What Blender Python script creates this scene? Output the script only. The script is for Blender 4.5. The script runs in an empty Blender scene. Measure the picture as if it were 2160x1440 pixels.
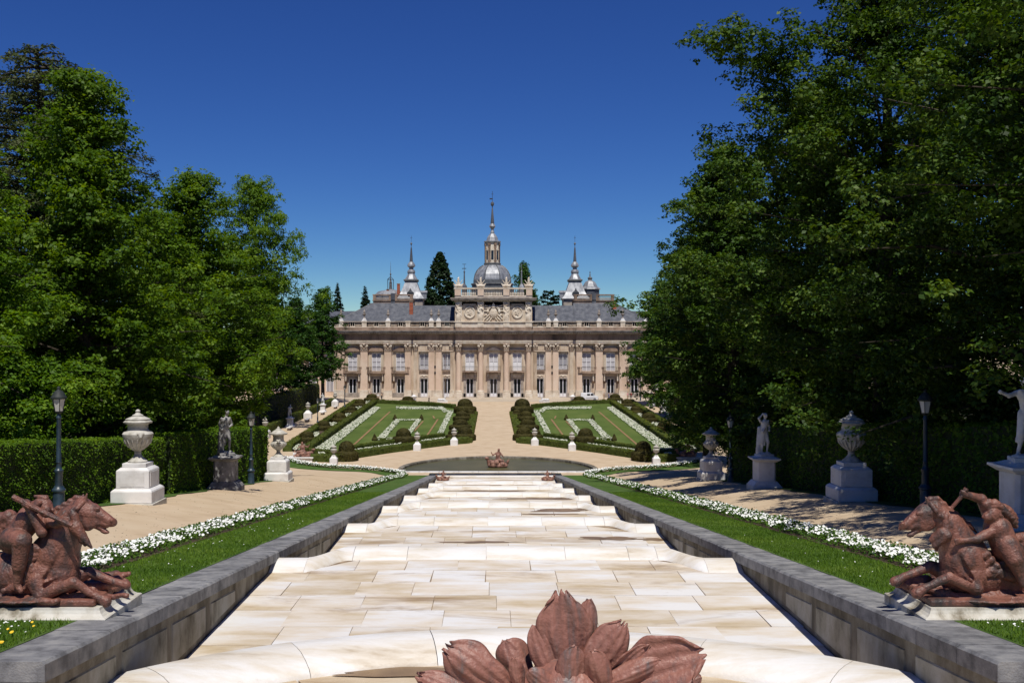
import bpy, bmesh, math, random
import numpy as np
from mathutils import Vector, Matrix
S = bpy.context.scene
COL = S.collection
PI = math.pi
# ------------------------------------------------------------------ camera, sky, sun, exposure
F, VPX, CX, CZ = 2220.0, 1037.0, -0.43, 15.75          # focal length in photo pixels, vanishing point, camera place
cam = bpy.data.cameras.new('camera'); cam.sensor_width = 36; cam.lens = F / 2160 * 36
cam.shift_x = (1080 - VPX) / 2160; cam.clip_start = .1; cam.clip_end = 9000
co = bpy.data.objects.new('camera', cam); co.location = (CX, 0, CZ); co.rotation_euler = (PI / 2, 0, 0)
COL.objects.link(co); S.camera = co
SUN_EL, SUN_AZ = math.radians(63), math.radians(6)      # sun stands behind the camera, a little to the right
w = bpy.data.worlds.new('World'); S.world = w; w.use_nodes = True
wt = w.node_tree; bg = wt.nodes['Background']
sky = wt.nodes.new('ShaderNodeTexSky'); sky.sky_type = 'NISHITA'; sky.sun_disc = False
sky.sun_elevation = SUN_EL; sky.sun_rotation = PI - SUN_AZ
sky.altitude = 2400; sky.air_density = 1.0; sky.dust_density = 0.15; sky.ozone_density = 3.5
# clear mountain sky as the camera's film renders it: the same sky with purer colour, everywhere
sp_ = wt.nodes.new('ShaderNodeSeparateColor'); cb_ = wt.nodes.new('ShaderNodeCombineColor'); wt.links.new(sky.outputs[0], sp_.inputs[0])
for i_, pw in ((0, 2.15), (1, 2.15)):
    dv_ = wt.nodes.new('ShaderNodeMath'); dv_.operation = 'DIVIDE'; wt.links.new(sp_.outputs[i_], dv_.inputs[0]); wt.links.new(sp_.outputs[2], dv_.inputs[1])
    po_ = wt.nodes.new('ShaderNodeMath'); po_.operation = 'POWER'; wt.links.new(dv_.outputs[0], po_.inputs[0]); po_.inputs[1].default_value = pw
    mu_ = wt.nodes.new('ShaderNodeMath'); mu_.operation = 'MULTIPLY'; wt.links.new(po_.outputs[0], mu_.inputs[0]); wt.links.new(sp_.outputs[2], mu_.inputs[1]); wt.links.new(mu_.outputs[0], cb_.inputs[i_])
wt.links.new(sp_.outputs[2], cb_.inputs[2]); wt.links.new(cb_.outputs[0], bg.inputs[0]); bg.inputs[1].default_value = 0.084
sl = bpy.data.lights.new('sun', 'SUN'); sl.energy = 5.0; sl.angle = math.radians(.5); sl.color = (1, .95, .86)
so = bpy.data.objects.new('sun', sl); COL.objects.link(so); so.location = (0, -50, 90)
sd = Vector((-math.sin(SUN_AZ) * math.cos(SUN_EL), math.cos(SUN_AZ) * math.cos(SUN_EL), -math.sin(SUN_EL)))
so.rotation_euler = sd.to_track_quat('-Z', 'Y').to_euler()
S.view_settings.view_transform = 'Standard'; S.view_settings.look = 'None'
S.view_settings.exposure = -0.14; S.view_settings.gamma = 1; S.view_settings.use_curve_mapping = False
S.render.engine = 'CYCLES'
S.cycles.max_bounces = 6; S.cycles.diffuse_bounces = 3; S.cycles.transmission_bounces = 3; S.cycles.transparent_max_bounces = 4

# ------------------------------------------------------------------ helpers
def fbm(p, seed=0, oct=3, f=1.0):
    """cheap smooth pseudo noise on (n,3) points, about -1..1"""
    r = np.random.RandomState(seed); out = np.zeros(len(p)); a = 1.0; t = 0
    for o in range(oct):
        for k in range(4):
            d = r.normal(size=3); d /= np.linalg.norm(d)
            out += a * np.sin((p @ d) * f * (1 + .35 * k) * 2.2 + r.uniform(0, 6.28)) / 4 * 1.6
        t += a; a *= .5; f *= 2.1
    return out / t

def mesh_np(name, V, Fc, smooth=False):
    """V (n,3); Fc (m,k) int array or a list of such arrays"""
    if not isinstance(Fc, list): Fc = [Fc]
    me = bpy.data.meshes.new(name)
    me.vertices.add(len(V)); me.vertices.foreach_set('co', np.asarray(V, np.float32).ravel())
    loops = np.concatenate([f.ravel() for f in Fc]).astype(np.int32)
    sizes = np.concatenate([np.full(len(f), f.shape[1]) for f in Fc]).astype(np.int32)
    starts = np.concatenate([[0], np.cumsum(sizes)[:-1]]).astype(np.int32)
    me.loops.add(len(loops)); me.loops.foreach_set('vertex_index', loops)
    me.polygons.add(len(sizes)); me.polygons.foreach_set('loop_start', starts); me.polygons.foreach_set('loop_total', sizes)
    if smooth: me.polygons.foreach_set('use_smooth', np.ones(len(sizes), bool))
    me.update(calc_edges=True)
    return me

def put(name, me, m=None, parent=None, loc=(0, 0, 0), rz=0.0, sc=None):
    o = bpy.data.objects.new(name, me); COL.objects.link(o)
    o.location = loc; o.rotation_euler = (0, 0, rz)
    if sc is not None: o.scale = sc if hasattr(sc, '__len__') else (sc, sc, sc)
    if m is not None and not me.materials: me.materials.append(m)
    elif m is not None and me.materials[0] is not m:
        o.material_slots[0].link = 'OBJECT'; o.material_slots[0].material = m
    if parent is not None: o.parent = parent
    return o

def tag(o, label, cat, group=None, kind=None):
    o['label'] = label; o['category'] = cat
    if group: o['group'] = group
    if kind: o['kind'] = kind
    return o

def structure(o): o['kind'] = 'structure'; return o
def stuff(o, label=None, cat=None):
    o['kind'] = 'stuff'
    if label: o['label'] = label; o['category'] = cat
    return o

def thing(name, label, cat, loc=(0, 0, 0), rz=0.0, group=None, sc=None):
    o = bpy.data.objects.new(name, None); COL.objects.link(o)
    o.location = loc; o.rotation_euler = (0, 0, rz); o.empty_display_size = .3
    if sc is not None: o.scale = sc if hasattr(sc, '__len__') else (sc, sc, sc)
    return tag(o, label, cat, group)

def copy_tree(o, parent=None):
    c = o.copy(); COL.objects.link(c)
    if parent is not None: c.parent = parent
    for ch in list(o.children): copy_tree(ch, c)
    return c

class MB:
    def __init__(s): s.v = []; s.f = []
    def add(s, V, Fs, M=None):
        b = len(s.v)
        for p in V: s.v.append(tuple(M @ Vector(p)) if M is not None else tuple(p))
        for f in Fs: s.f.append([i + b for i in f])
        return s
    def box(s, x0, x1, y0, y1, z0, z1, M=None):
        return s.add([(x0, y0, z0), (x1, y0, z0), (x1, y1, z0), (x0, y1, z0), (x0, y0, z1), (x1, y0, z1), (x1, y1, z1), (x0, y1, z1)],
              [(0, 3, 2, 1), (4, 5, 6, 7), (0, 1, 5, 4), (1, 2, 6, 5), (2, 3, 7, 6), (3, 0, 4, 7)], M)
    def frustum(s, cx, cy, z0, z1, w0, d0, w1, d1):
        a, b, c, d = w0 / 2, d0 / 2, w1 / 2, d1 / 2
        return s.add([(cx - a, cy - b, z0), (cx + a, cy - b, z0), (cx + a, cy + b, z0), (cx - a, cy + b, z0),
                      (cx - c, cy - d, z1), (cx + c, cy - d, z1), (cx + c, cy + d, z1), (cx - c, cy + d, z1)],
              [(0, 3, 2, 1), (4, 5, 6, 7), (0, 1, 5, 4), (1, 2, 6, 5), (2, 3, 7, 6), (3, 0, 4, 7)])
    def loft(s, rings, cap=True, closed=True, M=None):
        n = len(rings[0]); V = [p for r in rings for p in r]; Fs = []
        for i in range(len(rings) - 1):
            for k in range(n if closed else n - 1):
                k2 = (k + 1) % n
                Fs.append((i * n + k, i * n + k2, (i + 1) * n + k2, (i + 1) * n + k))
        if cap and closed:
            Fs.append(tuple(range(n))[::-1]); Fs.append(tuple(range((len(rings) - 1) * n, len(rings) * n)))
        return s.add(V, Fs, M)
    def lathe(s, prof, n=16, c=(0, 0, 0), a0=0.0, sy=1.0, M=None):
        rings = [[(c[0] + r * math.cos(a0 + 2 * PI * k / n), c[1] + sy * r * math.sin(a0 + 2 * PI * k / n), c[2] + z) for k in range(n)] for r, z in prof]
        return s.loft(rings, M=M)
    def tube(s, pts, rad, n=7):
        pts = [Vector(p) for p in pts]; rings = []
        for i, p in enumerate(pts):
            t = (pts[min(i + 1, len(pts) - 1)] - pts[max(i - 1, 0)])
            if t.length < 1e-6: t = Vector((0, 0, 1))
            t.normalize(); a = t.cross(Vector((0, 1, 0)) if abs(t.y) < .9 else Vector((1, 0, 0))).normalized(); b = t.cross(a)
            r = rad[i] if hasattr(rad, '__len__') else rad
            rings.append([tuple(p + (a * math.cos(2 * PI * k / n) + b * math.sin(2 * PI * k / n)) * r) for k in range(n)])
        return s.loft(rings)
    def prism(s, poly, z0, z1, M=None):
        """poly in xy, extruded in z"""
        n = len(poly)
        return s.add([(x, y, z0) for x, y in poly] + [(x, y, z1) for x, y in poly],
                     [tuple(range(n))[::-1], tuple(range(n, 2 * n))] + [(k, (k + 1) % n, (k + 1) % n + n, k + n) for k in range(n)], M)
    def mesh(s, name, smooth=False):
        me = bpy.data.meshes.new(name); me.from_pydata(s.v, [], s.f)
        bm = bmesh.new(); bm.from_mesh(me); bmesh.ops.recalc_face_normals(bm, faces=bm.faces); bm.to_mesh(me); bm.free()
        if smooth:
            me.polygons.foreach_set('use_smooth', np.ones(len(me.polygons), bool)); me.set_sharp_from_angle(angle=math.radians(38))
        me.update(); return me
    def build(s, name, m, parent=None, smooth=False, loc=(0, 0, 0), rz=0.0):
        return put(name, s.mesh(name, smooth), m, parent, loc, rz)

def bevel(o, wd=.02, seg=2):
    b = o.modifiers.new('bevel', 'BEVEL'); b.width = wd; b.segments = seg; b.limit_method = 'ANGLE'; b.angle_limit = math.radians(40)
    return o

# --- smooth unions of round cones and ellipsoids, meshed with surface nets (statues, horses, people)
def C(a, b, r0, r1=None): return ('c', np.array(a, float), np.array(b, float), r0, r0 if r1 is None else r1)
def E(c, r, rot=None): return ('e', np.array(c, float), np.array(r, float), None if rot is None else np.array(rot))
def rotm(ax, deg): return np.array(Matrix.Rotation(math.radians(deg), 3, ax))
def sdf_eval(P, prims, k):
    D = None
    for pr in prims:
        if pr[0] == 'c':
            a, b, r0, r1 = pr[1:]; ab = b - a; L = float(ab @ ab) + 1e-9
            t = np.clip(((P - a) @ ab) / L, 0, 1)
            d = np.linalg.norm(P - a - t[:, None] * ab, axis=1) - (r0 + (r1 - r0) * t)
        else:
            c, r, R = pr[1:]; q = P - c
            if R is not None: q = q @ R
            k0 = np.linalg.norm(q / r, axis=1); k1 = np.linalg.norm(q / (r * r), axis=1) + 1e-9
            d = k0 * (k0 - 1) / k1
        if D is None: D = d
        else:
            h = np.clip(.5 + .5 * (D - d) / k, 0, 1); D = D * (1 - h) + d * h - k * h * (1 - h)
    return D
def sculpt(prims, res, k=.05, noise=0.0, nf=6.0, seed=1, cut=None, carve=None, ck=.03):
    lo = np.full(3, 1e9); hi = np.full(3, -1e9)
    for pr in prims:
        if pr[0] == 'c':
            r = max(pr[3], pr[4]); pts = np.array([pr[1] - r, pr[2] - r, pr[1] + r, pr[2] + r])
        else:
            r = max(pr[2]); pts = np.array([pr[1] - r, pr[1] + r])
        lo = np.minimum(lo, pts.min(0)); hi = np.maximum(hi, pts.max(0))
    lo -= res * 2.5 + noise; hi += res * 2.5 + noise
    n = np.maximum(((hi - lo) / res).astype(int) + 1, 4)
    g = np.stack(np.meshgrid(*[lo[i] + res * np.arange(n[i]) for i in range(3)], indexing='ij'), -1)
    P = g.reshape(-1, 3); D = sdf_eval(P, prims, k)
    if carve:
        Dc = -sdf_eval(P, carve, .01); h = np.clip(.5 - .5 * (D - Dc) / ck, 0, 1); D = D * (1 - h) + Dc * h + ck * h * (1 - h)
    if noise: D = D + noise * fbm(P, seed, 3, nf)
    if cut is not None: D = np.maximum(D, cut - P[:, 2])
    D = D.reshape(n)
    ins = D < 0
    c = np.zeros(n - 1, int); sm = np.zeros(tuple(n - 1) + (3,)); cnt = np.zeros(n - 1)
    corners = [(i, j, kk) for i in (0, 1) for j in (0, 1) for kk in (0, 1)]
    sl_ = lambda o: tuple(slice(o[i], n[i] - 1 + o[i]) for i in range(3))
    for a in corners:
        for ax in range(3):
            if a[ax]: continue
            b = list(a); b[ax] = 1; b = tuple(b)
            d0, d1 = D[sl_(a)], D[sl_(b)]; x = (d0 < 0) != (d1 < 0)
            t = np.where(x, d0 / np.where(np.abs(d0 - d1) < 1e-9, 1e-9, d0 - d1), 0)
            p = np.zeros(tuple(n - 1) + (3,)); p[...] = np.array(a, float); p[..., ax] = t
            sm += p * x[..., None]; cnt += x
    act = cnt > 0; idx = np.full(n - 1, -1); idx[act] = np.arange(act.sum())
    base = np.stack(np.meshgrid(*[np.arange(m) for m in n - 1], indexing='ij'), -1)[act]
    V = lo + res * (base + sm[act] / cnt[act][:, None])
    Q = []
    for ax in range(3):
        u, v = [(1, 2), (2, 0), (0, 1)][ax]
        s0 = [slice(1, n[i] - 1) for i in range(3)]; s1 = list(s0); s0[ax] = slice(0, n[ax] - 1); s1[ax] = slice(1, n[ax])
        A, B = ins[tuple(s0)], ins[tuple(s1)]
        w_ = np.argwhere(A != B)
        if not len(w_): continue
        flip = A[tuple(w_.T)]
        off = np.ones(3, int); off[ax] = 0; w_ = w_ + off
        e = np.zeros(3, int); eu = e.copy(); eu[u] = 1; ev = e.copy(); ev[v] = 1
        q = np.stack([idx[tuple((w_ - eu - ev).T)], idx[tuple((w_ - ev).T)], idx[tuple(w_.T)], idx[tuple((w_ - eu).T)]], 1)
        q[~flip] = q[~flip][:, ::-1]
        Q.append(q)
    Q = np.concatenate(Q); Q = Q[(Q >= 0).all(1)]
    return V, Q
def sculpt_mesh(name, prims, res, k=.05, **kw):
    V, Q = sculpt(prims, res, k, **kw)
    return mesh_np(name, V, Q, True)

# ------------------------------------------------------------------ materials
def srgb(r, g, b): return tuple(((c / 255 + .055) / 1.055) ** 2.4 if c > 10 else c / 255 / 12.92 for c in (r, g, b)) + (1,)
MATS = {}
def mat(name, cols, scale=1.0, rough=.8, bump=0.0, bscale=None, stretch=(1, 1, 1), spec=.3, metal=0.0, detail=6, rnd=0.0, coord='pos', pos=(.35, .65), stain=None):
    """noise mix of 2-4 base colours; rnd = random brightness per object; trans = leaf translucency"""
    m = bpy.data.materials.new(name); m.use_nodes = True; t = m.node_tree; N, L = t.nodes, t.links
    b = N['Principled BSDF']; b.inputs['Roughness'].default_value = rough; b.inputs['Metallic'].default_value = metal
    b.inputs['Specular IOR Level'].default_value = spec
    if coord == 'pos': g = N.new('ShaderNodeNewGeometry'); src = g.outputs['Position']
    else: g = N.new('ShaderNodeTexCoord'); src = g.outputs['Object']
    mp = N.new('ShaderNodeMapping'); mp.inputs['Scale'].default_value = stretch; L.new(src, mp.inputs[0])
    nz = N.new('ShaderNodeTexNoise'); nz.inputs['Scale'].default_value = scale; nz.inputs['Detail'].default_value = detail; nz.inputs['Roughness'].default_value = .62
    L.new(mp.outputs[0], nz.inputs[0])
    if rnd:
        oi = N.new('ShaderNodeObjectInfo'); va = N.new('ShaderNodeVectorMath'); va.operation = 'ADD'
        vm = N.new('ShaderNodeVectorMath'); vm.operation = 'SCALE'; vm.inputs['Scale'].default_value = 40
        cb = N.new('ShaderNodeCombineXYZ'); L.new(oi.outputs['Random'], cb.inputs[0]); L.new(oi.outputs['Random'], cb.inputs[1])
        L.new(cb.outputs[0], vm.inputs[0]); L.new(mp.outputs[0], va.inputs[0]); L.new(vm.outputs[0], va.inputs[1]); L.new(va.outputs[0], nz.inputs[0])
    cr = N.new('ShaderNodeValToRGB'); el = cr.color_ramp.elements
    n = len(cols)
    for i, c in enumerate(cols):
        p = pos[0] + (pos[1] - pos[0]) * i / max(1, n - 1) if len(pos) == 2 else pos[i]
        e = el[i] if i < 2 else el.new(p)
        e.position = p; e.color = c if len(c) == 4 else tuple(c) + (1,)
    L.new(nz.outputs['Fac'], cr.inputs[0]); col = cr.outputs[0]
    if rnd:
        hs = N.new('ShaderNodeHueSaturation'); ma = N.new('ShaderNodeMapRange'); ma.inputs['To Min'].default_value = 1 - rnd; ma.inputs['To Max'].default_value = 1 + rnd
        L.new(oi.outputs['Random'], ma.inputs[0]); L.new(ma.outputs[0], hs.inputs['Value']); L.new(col, hs.inputs['Color']); col = hs.outputs[0]
    if stain:
        sc_, lo_, hi_, amt_, sco = stain
        m2 = N.new('ShaderNodeMapping'); m2.inputs['Scale'].default_value = (.32, 1.0, 1); L.new(src, m2.inputs[0])
        n3 = N.new('ShaderNodeTexNoise'); n3.inputs['Scale'].default_value = sc_; n3.inputs['Detail'].default_value = 9; n3.inputs['Roughness'].default_value = .68; n3.inputs['Distortion'].default_value = .6; L.new(m2.outputs[0], n3.inputs[0])
        mr = N.new('ShaderNodeMapRange'); mr.inputs['From Min'].default_value = lo_; mr.inputs['From Max'].default_value = hi_; mr.inputs['To Max'].default_value = amt_; L.new(n3.outputs['Fac'], mr.inputs[0])
        mxs = N.new('ShaderNodeMix'); mxs.data_type = 'RGBA'; L.new(mr.outputs[0], mxs.inputs[0]); L.new(col, mxs.inputs[6]); mxs.inputs[7].default_value = sco + (1,); col = mxs.outputs[2]
    L.new(col, b.inputs['Base Color'])
    if bump:
        n2 = N.new('ShaderNodeTexNoise'); n2.inputs['Scale'].default_value = bscale or scale * 4; n2.inputs['Detail'].default_value = 5; L.new(src, n2.inputs[0])
        bp = N.new('ShaderNodeBump'); bp.inputs['Strength'].default_value = bump; bp.inputs['Distance'].default_value = .05; L.new(n2.outputs['Fac'], bp.inputs['Height']); L.new(bp.outputs[0], b.inputs['Normal'])
    m['_col'] = ''
    MATS[name] = (m, t, b, col)
    return m
def leafmat(name, c0, c1, c2, trans=.35, rough=.55):
    """leaves: a colour of its own for every leaf, some light passing through"""
    m = bpy.data.materials.new(name); m.use_nodes = True; t = m.node_tree; N, L = t.nodes, t.links
    b = N['Principled BSDF']; b.inputs['Roughness'].default_value = rough; b.inputs['Specular IOR Level'].default_value = .22
    g = N.new('ShaderNodeNewGeometry'); oi = N.new('ShaderNodeObjectInfo')
    cr = N.new('ShaderNodeValToRGB'); el = cr.color_ramp.elements
    el[0].position = 0; el[0].color = c0; el[1].position = 1; el[1].color = c2; e = el.new(.55); e.color = c1
    nz = N.new('ShaderNodeTexNoise'); nz.inputs['Scale'].default_value = .35; nz.inputs['Detail'].default_value = 3; L.new(g.outputs['Position'], nz.inputs[0])
    ad = N.new('ShaderNodeMath'); ad.operation = 'MULTIPLY_ADD'; ad.inputs[1].default_value = .55; L.new(g.outputs['Random Per Island'], ad.inputs[0])
    s2 = N.new('ShaderNodeMath'); s2.operation = 'MULTIPLY_ADD'; s2.inputs[1].default_value = 1.3; s2.inputs[2].default_value = -.42; L.new(nz.outputs['Fac'], s2.inputs[0]); L.new(s2.outputs[0], ad.inputs[2])
    L.new(ad.outputs[0], cr.inputs[0])
    hs = N.new('ShaderNodeHueSaturation'); ma = N.new('ShaderNodeMapRange'); ma.inputs['To Min'].default_value = .82; ma.inputs['To Max'].default_value = 1.15
    L.new(oi.outputs['Random'], ma.inputs[0]); L.new(ma.outputs[0], hs.inputs['Value']); L.new(cr.outputs[0], hs.inputs['Color'])
    L.new(hs.outputs[0], b.inputs['Base Color'])
    tr = N.new('ShaderNodeBsdfTranslucent'); mx = N.new('ShaderNodeMixShader'); mx.inputs[0].default_value = trans
    h2 = N.new('ShaderNodeHueSaturation'); h2.inputs['Hue'].default_value = .485; h2.inputs['Saturation'].default_value = 1.15; h2.inputs['Value'].default_value = 1.5
    L.new(hs.outputs[0], h2.inputs['Color']); L.new(h2.outputs[0], tr.inputs[0])
    L.new(b.outputs[0], mx.inputs[1]); L.new(tr.outputs[0], mx.inputs[2]); L.new(mx.outputs[0], N['Material Output'].inputs[0])
    return m
def plain(name, c, rough=.5, spec=.4, metal=0.0): return mat(name, [c, c], 1, rough, spec=spec, metal=metal)

M = {}
M['marble'] = mat('marble', [(.42, .39, .34), (.62, .59, .54), (.72, .70, .67)], 1.4, .55, .15, 9, rnd=.05)
M['marble_lip'] = mat('marble_lip', [(.42, .33, .22), (.66, .60, .51), (.74, .72, .69), (.77, .76, .75)], .9, .5, .2, 12, (.5, 1.6, 1), pos=(.24, .40, .55, .7), rnd=.04, stain=(1.1, .62, .74, .5, (.22, .16, .10)))
M['tile'] = mat('tile', [(.34, .23, .12), (.54, .44, .30), (.66, .59, .50), (.72, .71, .70)], .5, .55, .2, 10, (.5, 1.3, 1), pos=(.27, .38, .50, .62), rnd=.05, stain=(.55, .545, .68, .8, (.27, .17, .08)))
M['joint'] = mat('joint', [(.13, .09, .055), (.36, .27, .18)], 3, .9)
M['basin'] = mat('basin', [(.36, .25, .14), (.56, .45, .31), (.63, .53, .40)], .7, .6, .15, 9, (.5, 1.2, 1), rnd=.05, stain=(.8, .58, .7, .5, (.28, .18, .09)))
M['granite'] = mat('granite', [(.11, .11, .116), (.205, .205, .212), (.29, .285, .28)], 2.2, .75, .3, 30, rnd=.16)
M['wall_stone'] = mat('wall_stone', [(.07, .06, .045), (.15, .13, .10), (.26, .24, .20)], 1.1, .85, .3, 14, (1, 1, .5), pos=(.32, .62), rnd=.15)
M['panel'] = mat('panel', [(.10, .085, .06), (.27, .25, .20), (.36, .34, .30)], 1.3, .8, .25, 14, (1, .7, .45), pos=(.34, .58), rnd=.14)
M['sand'] = mat('sand', [(.43, .325, .215), (.52, .405, .28), (.56, .45, .32)], .5, .95, .3, 45, (1, 1, 1), spec=.1, pos=(.25, .7), stain=(.35, .56, .72, .35, (.26, .18, .11)))
M['terrace'] = mat('terrace', [(.40, .33, .25), (.48, .41, .32)], .3, .9)
M['court'] = mat('court', [(.3, .25, .18), (.4, .33, .24)], .5, .9)
M['soil'] = mat('soil', [(.05, .035, .022), (.10, .07, .045)], 2, .95, .5)
M['bare'] = mat('bare', [(.22, .13, .065), (.33, .2, .1)], 1.2, .95)
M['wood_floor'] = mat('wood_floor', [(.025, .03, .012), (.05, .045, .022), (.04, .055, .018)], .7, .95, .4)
M['lawn'] = mat('lawn', [(.05, .098, .020), (.07, .125, .027), (.10, .15, .04)], .5, .9, .6, 60, spec=.1)
M['parterre_lawn'] = mat('parterre_lawn', [(.07, .105, .024), (.088, .13, .03), (.115, .15, .04)], .16, .9, .4, 6, (1.2, .5, 1), spec=.1)
M['blade'] = leafmat('blade', srgb(66, 96, 24), srgb(92, 124, 34), srgb(126, 148, 56), .3)
M['hedge'] = leafmat('hedge', srgb(44, 70, 10), srgb(80, 112, 16), srgb(122, 146, 34), .32)
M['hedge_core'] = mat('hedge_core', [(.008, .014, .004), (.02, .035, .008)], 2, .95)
M['box_hedge'] = mat('box_hedge', [(.03, .046, .009), (.06, .08, .016), (.085, .105, .026)], 2.2, .9, .9, 7, spec=.1, detail=8)
M['box_leaf'] = leafmat('box_leaf', srgb(54, 64, 14), srgb(82, 92, 22), srgb(112, 116, 38), .2)
M['yew'] = leafmat('yew', srgb(44, 42, 14), srgb(66, 62, 22), srgb(92, 84, 36), .12)
M['yew_core'] = mat('yew_core', [(.018, .017, .006), (.042, .038, .012), (.065, .056, .02)], 2.5, .95, .9, 8, spec=.08)
M['lime_leaf'] = leafmat('lime_leaf', srgb(42, 70, 12), srgb(84, 118, 25), srgb(132, 158, 54), .4)
M['plane_leaf'] = leafmat('plane_leaf', srgb(29, 52, 13), srgb(60, 88, 25), srgb(106, 126, 52), .28)
M['dark_leaf'] = leafmat('dark_leaf', srgb(26, 50, 18), srgb(50, 84, 26), srgb(90, 120, 46), .3)
M['cedar'] = leafmat('cedar', srgb(42, 54, 30), srgb(72, 84, 46), srgb(108, 114, 70), .15)
M['conifer'] = leafmat('conifer', srgb(16, 32, 14), srgb(26, 48, 18), srgb(40, 64, 24), .1)
M['bark'] = mat('bark', [(.03, .024, .018), (.07, .058, .042)], 3, .9, .6, 12, (1, 1, .3))
M['petal'] = mat('petal', [(.75, .76, .74), (.82, .83, .80)], 5, .6, spec=.2)
M['petal2'] = mat('petal2', [(.46, .48, .36), (.66, .67, .58)], 1.5, .7, spec=.2)
M['yellow'] = plain('yellow', (.75, .5, .02), .6)
M['flower_leaf'] = leafmat('flower_leaf', srgb(34, 62, 12), srgb(62, 92, 22), srgb(92, 118, 40), .25)
M['lead_red'] = mat('lead_red', [(.045, .034, .032), (.10, .052, .042), (.20, .080, .055), (.26, .118, .085)], 3.4, .48, .5, 22, (1, 1, .6), spec=.5, coord='obj', pos=(.34, .43, .54, .72))
M['lead_leaf'] = mat('lead_leaf', [(.15, .12, .115), (.20, .10, .08), (.28, .12, .088), (.34, .18, .14)], 3.2, .5, .4, 16, (2.2, 2.2, .3), spec=.5, coord='obj', pos=(.34, .42, .52, .75))
M['lead_old'] = mat('lead_old', [(.06, .04, .035), (.24, .12, .09), (.34, .19, .14)], 2.0, .5, .2, 10, coord='obj')
M['plinth'] = mat('plinth', [(.20, .17, .12), (.48, .45, .38), (.58, .56, .50)], 1.6, .6, .15, 12, (1, 1, .6), pos=(.34, .56))
M['white_marble'] = mat('white_marble', [(.56, .54, .52), (.72, .71, .70), (.78, .77, .76)], .9, .5, .08, 9, rnd=.03, stain=(1.6, .56, .74, .35, (.30, .28, .25)))
M['urn_stone'] = mat('urn_stone', [(.26, .24, .20), (.44, .42, .37), (.55, .53, .48)], 2.6, .7, .25, 16, coord='obj', pos=(.3, .62))
M['statue_stone'] = mat('statue_stone', [(.09, .088, .085), (.24, .235, .23), (.42, .41, .40)], 2.2, .65, .15, 12, coord='obj', pos=(.3, .64))
M['statue_white'] = mat('statue_white', [(.5, .5, .5), (.72, .72, .71)], 2.5, .6, coord='obj')
M['old_base'] = mat('old_base', [(.10, .10, .10), (.22, .215, .21), (.36, .35, .35)], 2.4, .75, .2, 14, pos=(.3, .65))
M['wall_pink'] = mat('wall_pink', [(.55, .41, .30), (.66, .50, .385), (.71, .57, .45)], .28, .85, .1, 5, (1, 1, .5), spec=.1, stain=(.5, .54, .74, .45, (.30, .22, .16)))
M['wall_buff'] = mat('wall_buff', [(.46, .35, .25), (.60, .48, .37), (.66, .55, .44)], .35, .85, .15, 5, (1, 1, .4), spec=.1)
M['stone_buff'] = mat('stone_buff', [(.36, .27, .19), (.52, .42, .32), (.62, .53, .42)], .6, .85, .2, 5, (1, 1, .35), spec=.1, pos=(.33, .62))
M['stone_pale'] = mat('stone_pale', [(.52, .43, .33), (.66, .57, .46), (.72, .66, .56)], .9, .8, .2, 5, spec=.1)
M['stone_dark'] = mat('stone_dark', [(.10, .075, .06), (.27, .19, .14), (.40, .29, .22)], .45, .9, .2, 4, (1, 1, .3), spec=.1, pos=(.3, .66))
M['stone_grey'] = mat('stone_grey', [(.22, .19, .16), (.36, .31, .27), (.45, .41, .36)], .7, .85, .2, 5, spec=.1)
M['slate'] = mat('slate', [(.055, .060, .075), (.085, .092, .11), (.125, .13, .145)], .5, .6, .35, 6, (2.0, 2.0, .25), spec=.4)
M['lead'] = mat('lead', [(.16, .17, .19), (.26, .27, .29), (.36, .37, .39)], .8, .5, .15, 5, (1.5, 1.5, .4), spec=.5, metal=.25)
M['lead_dark'] = mat('lead_dark', [(.07, .075, .08), (.14, .145, .15)], 1, .5, spec=.5)
M['shutter'] = mat('shutter', [(.56, .54, .57), (.64, .62, .65)], 2, .6)
M['white_paint'] = plain('white_paint', (.78, .78, .80, 1), .5)
M['glass_dark'] = plain('glass_dark', (.012, .014, .018, 1), .08, .6)
M['glass_grey'] = plain('glass_grey', (.34, .33, .36, 1), .25, .5)
M['iron'] = mat('iron', [(.018, .018, .02), (.04, .04, .042)], 6, .55)
M['lamp_iron'] = mat('lamp_iron', [(.018, .034, .05), (.03, .055, .08)], 6, .4, spec=.5)
M['lamp_cap'] = mat('lamp_cap', [(.018, .022, .022), (.035, .042, .04)], 6, .6)
M['lamp_glass'] = plain('lamp_glass', (.55, .53, .49, 1), .25, .5)
M['brick'] = mat('brick', [(.30, .085, .05), (.46, .15, .08)], 2.5, .9)
M['skin'] = plain('skin', (.5, .3, .22, 1), .6)
M['hair'] = plain('hair', (.03, .02, .015, 1), .6)
for nm, c in dict(cloth_white=(.75, .75, .74), cloth_dark=(.03, .03, .035), cloth_blue=(.08, .12, .3), cloth_red=(.5, .06, .07), cloth_tan=(.42, .3, .2), cloth_pink=(.6, .3, .32)).items():
    M[nm] = plain(nm, c + (1,), .85, .1)
M['van_white'] = plain('van_white', (.72, .73, .75, 1), .3, .5)
M['rubber'] = plain('rubber', (.02, .02, .02, 1), .8)
M['puddle'] = mat('puddle', [(.17, .11, .06), (.28, .185, .10)], .9, .45, spec=.5)
M['pond_water'] = mat('pond_water', [(.075, .075, .035), (.105, .10, .05)], .35, .3, .25, 2.5, spec=.12)
M['feather'] = plain('feather', (.05, .045, .05, 1), .7)
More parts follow.
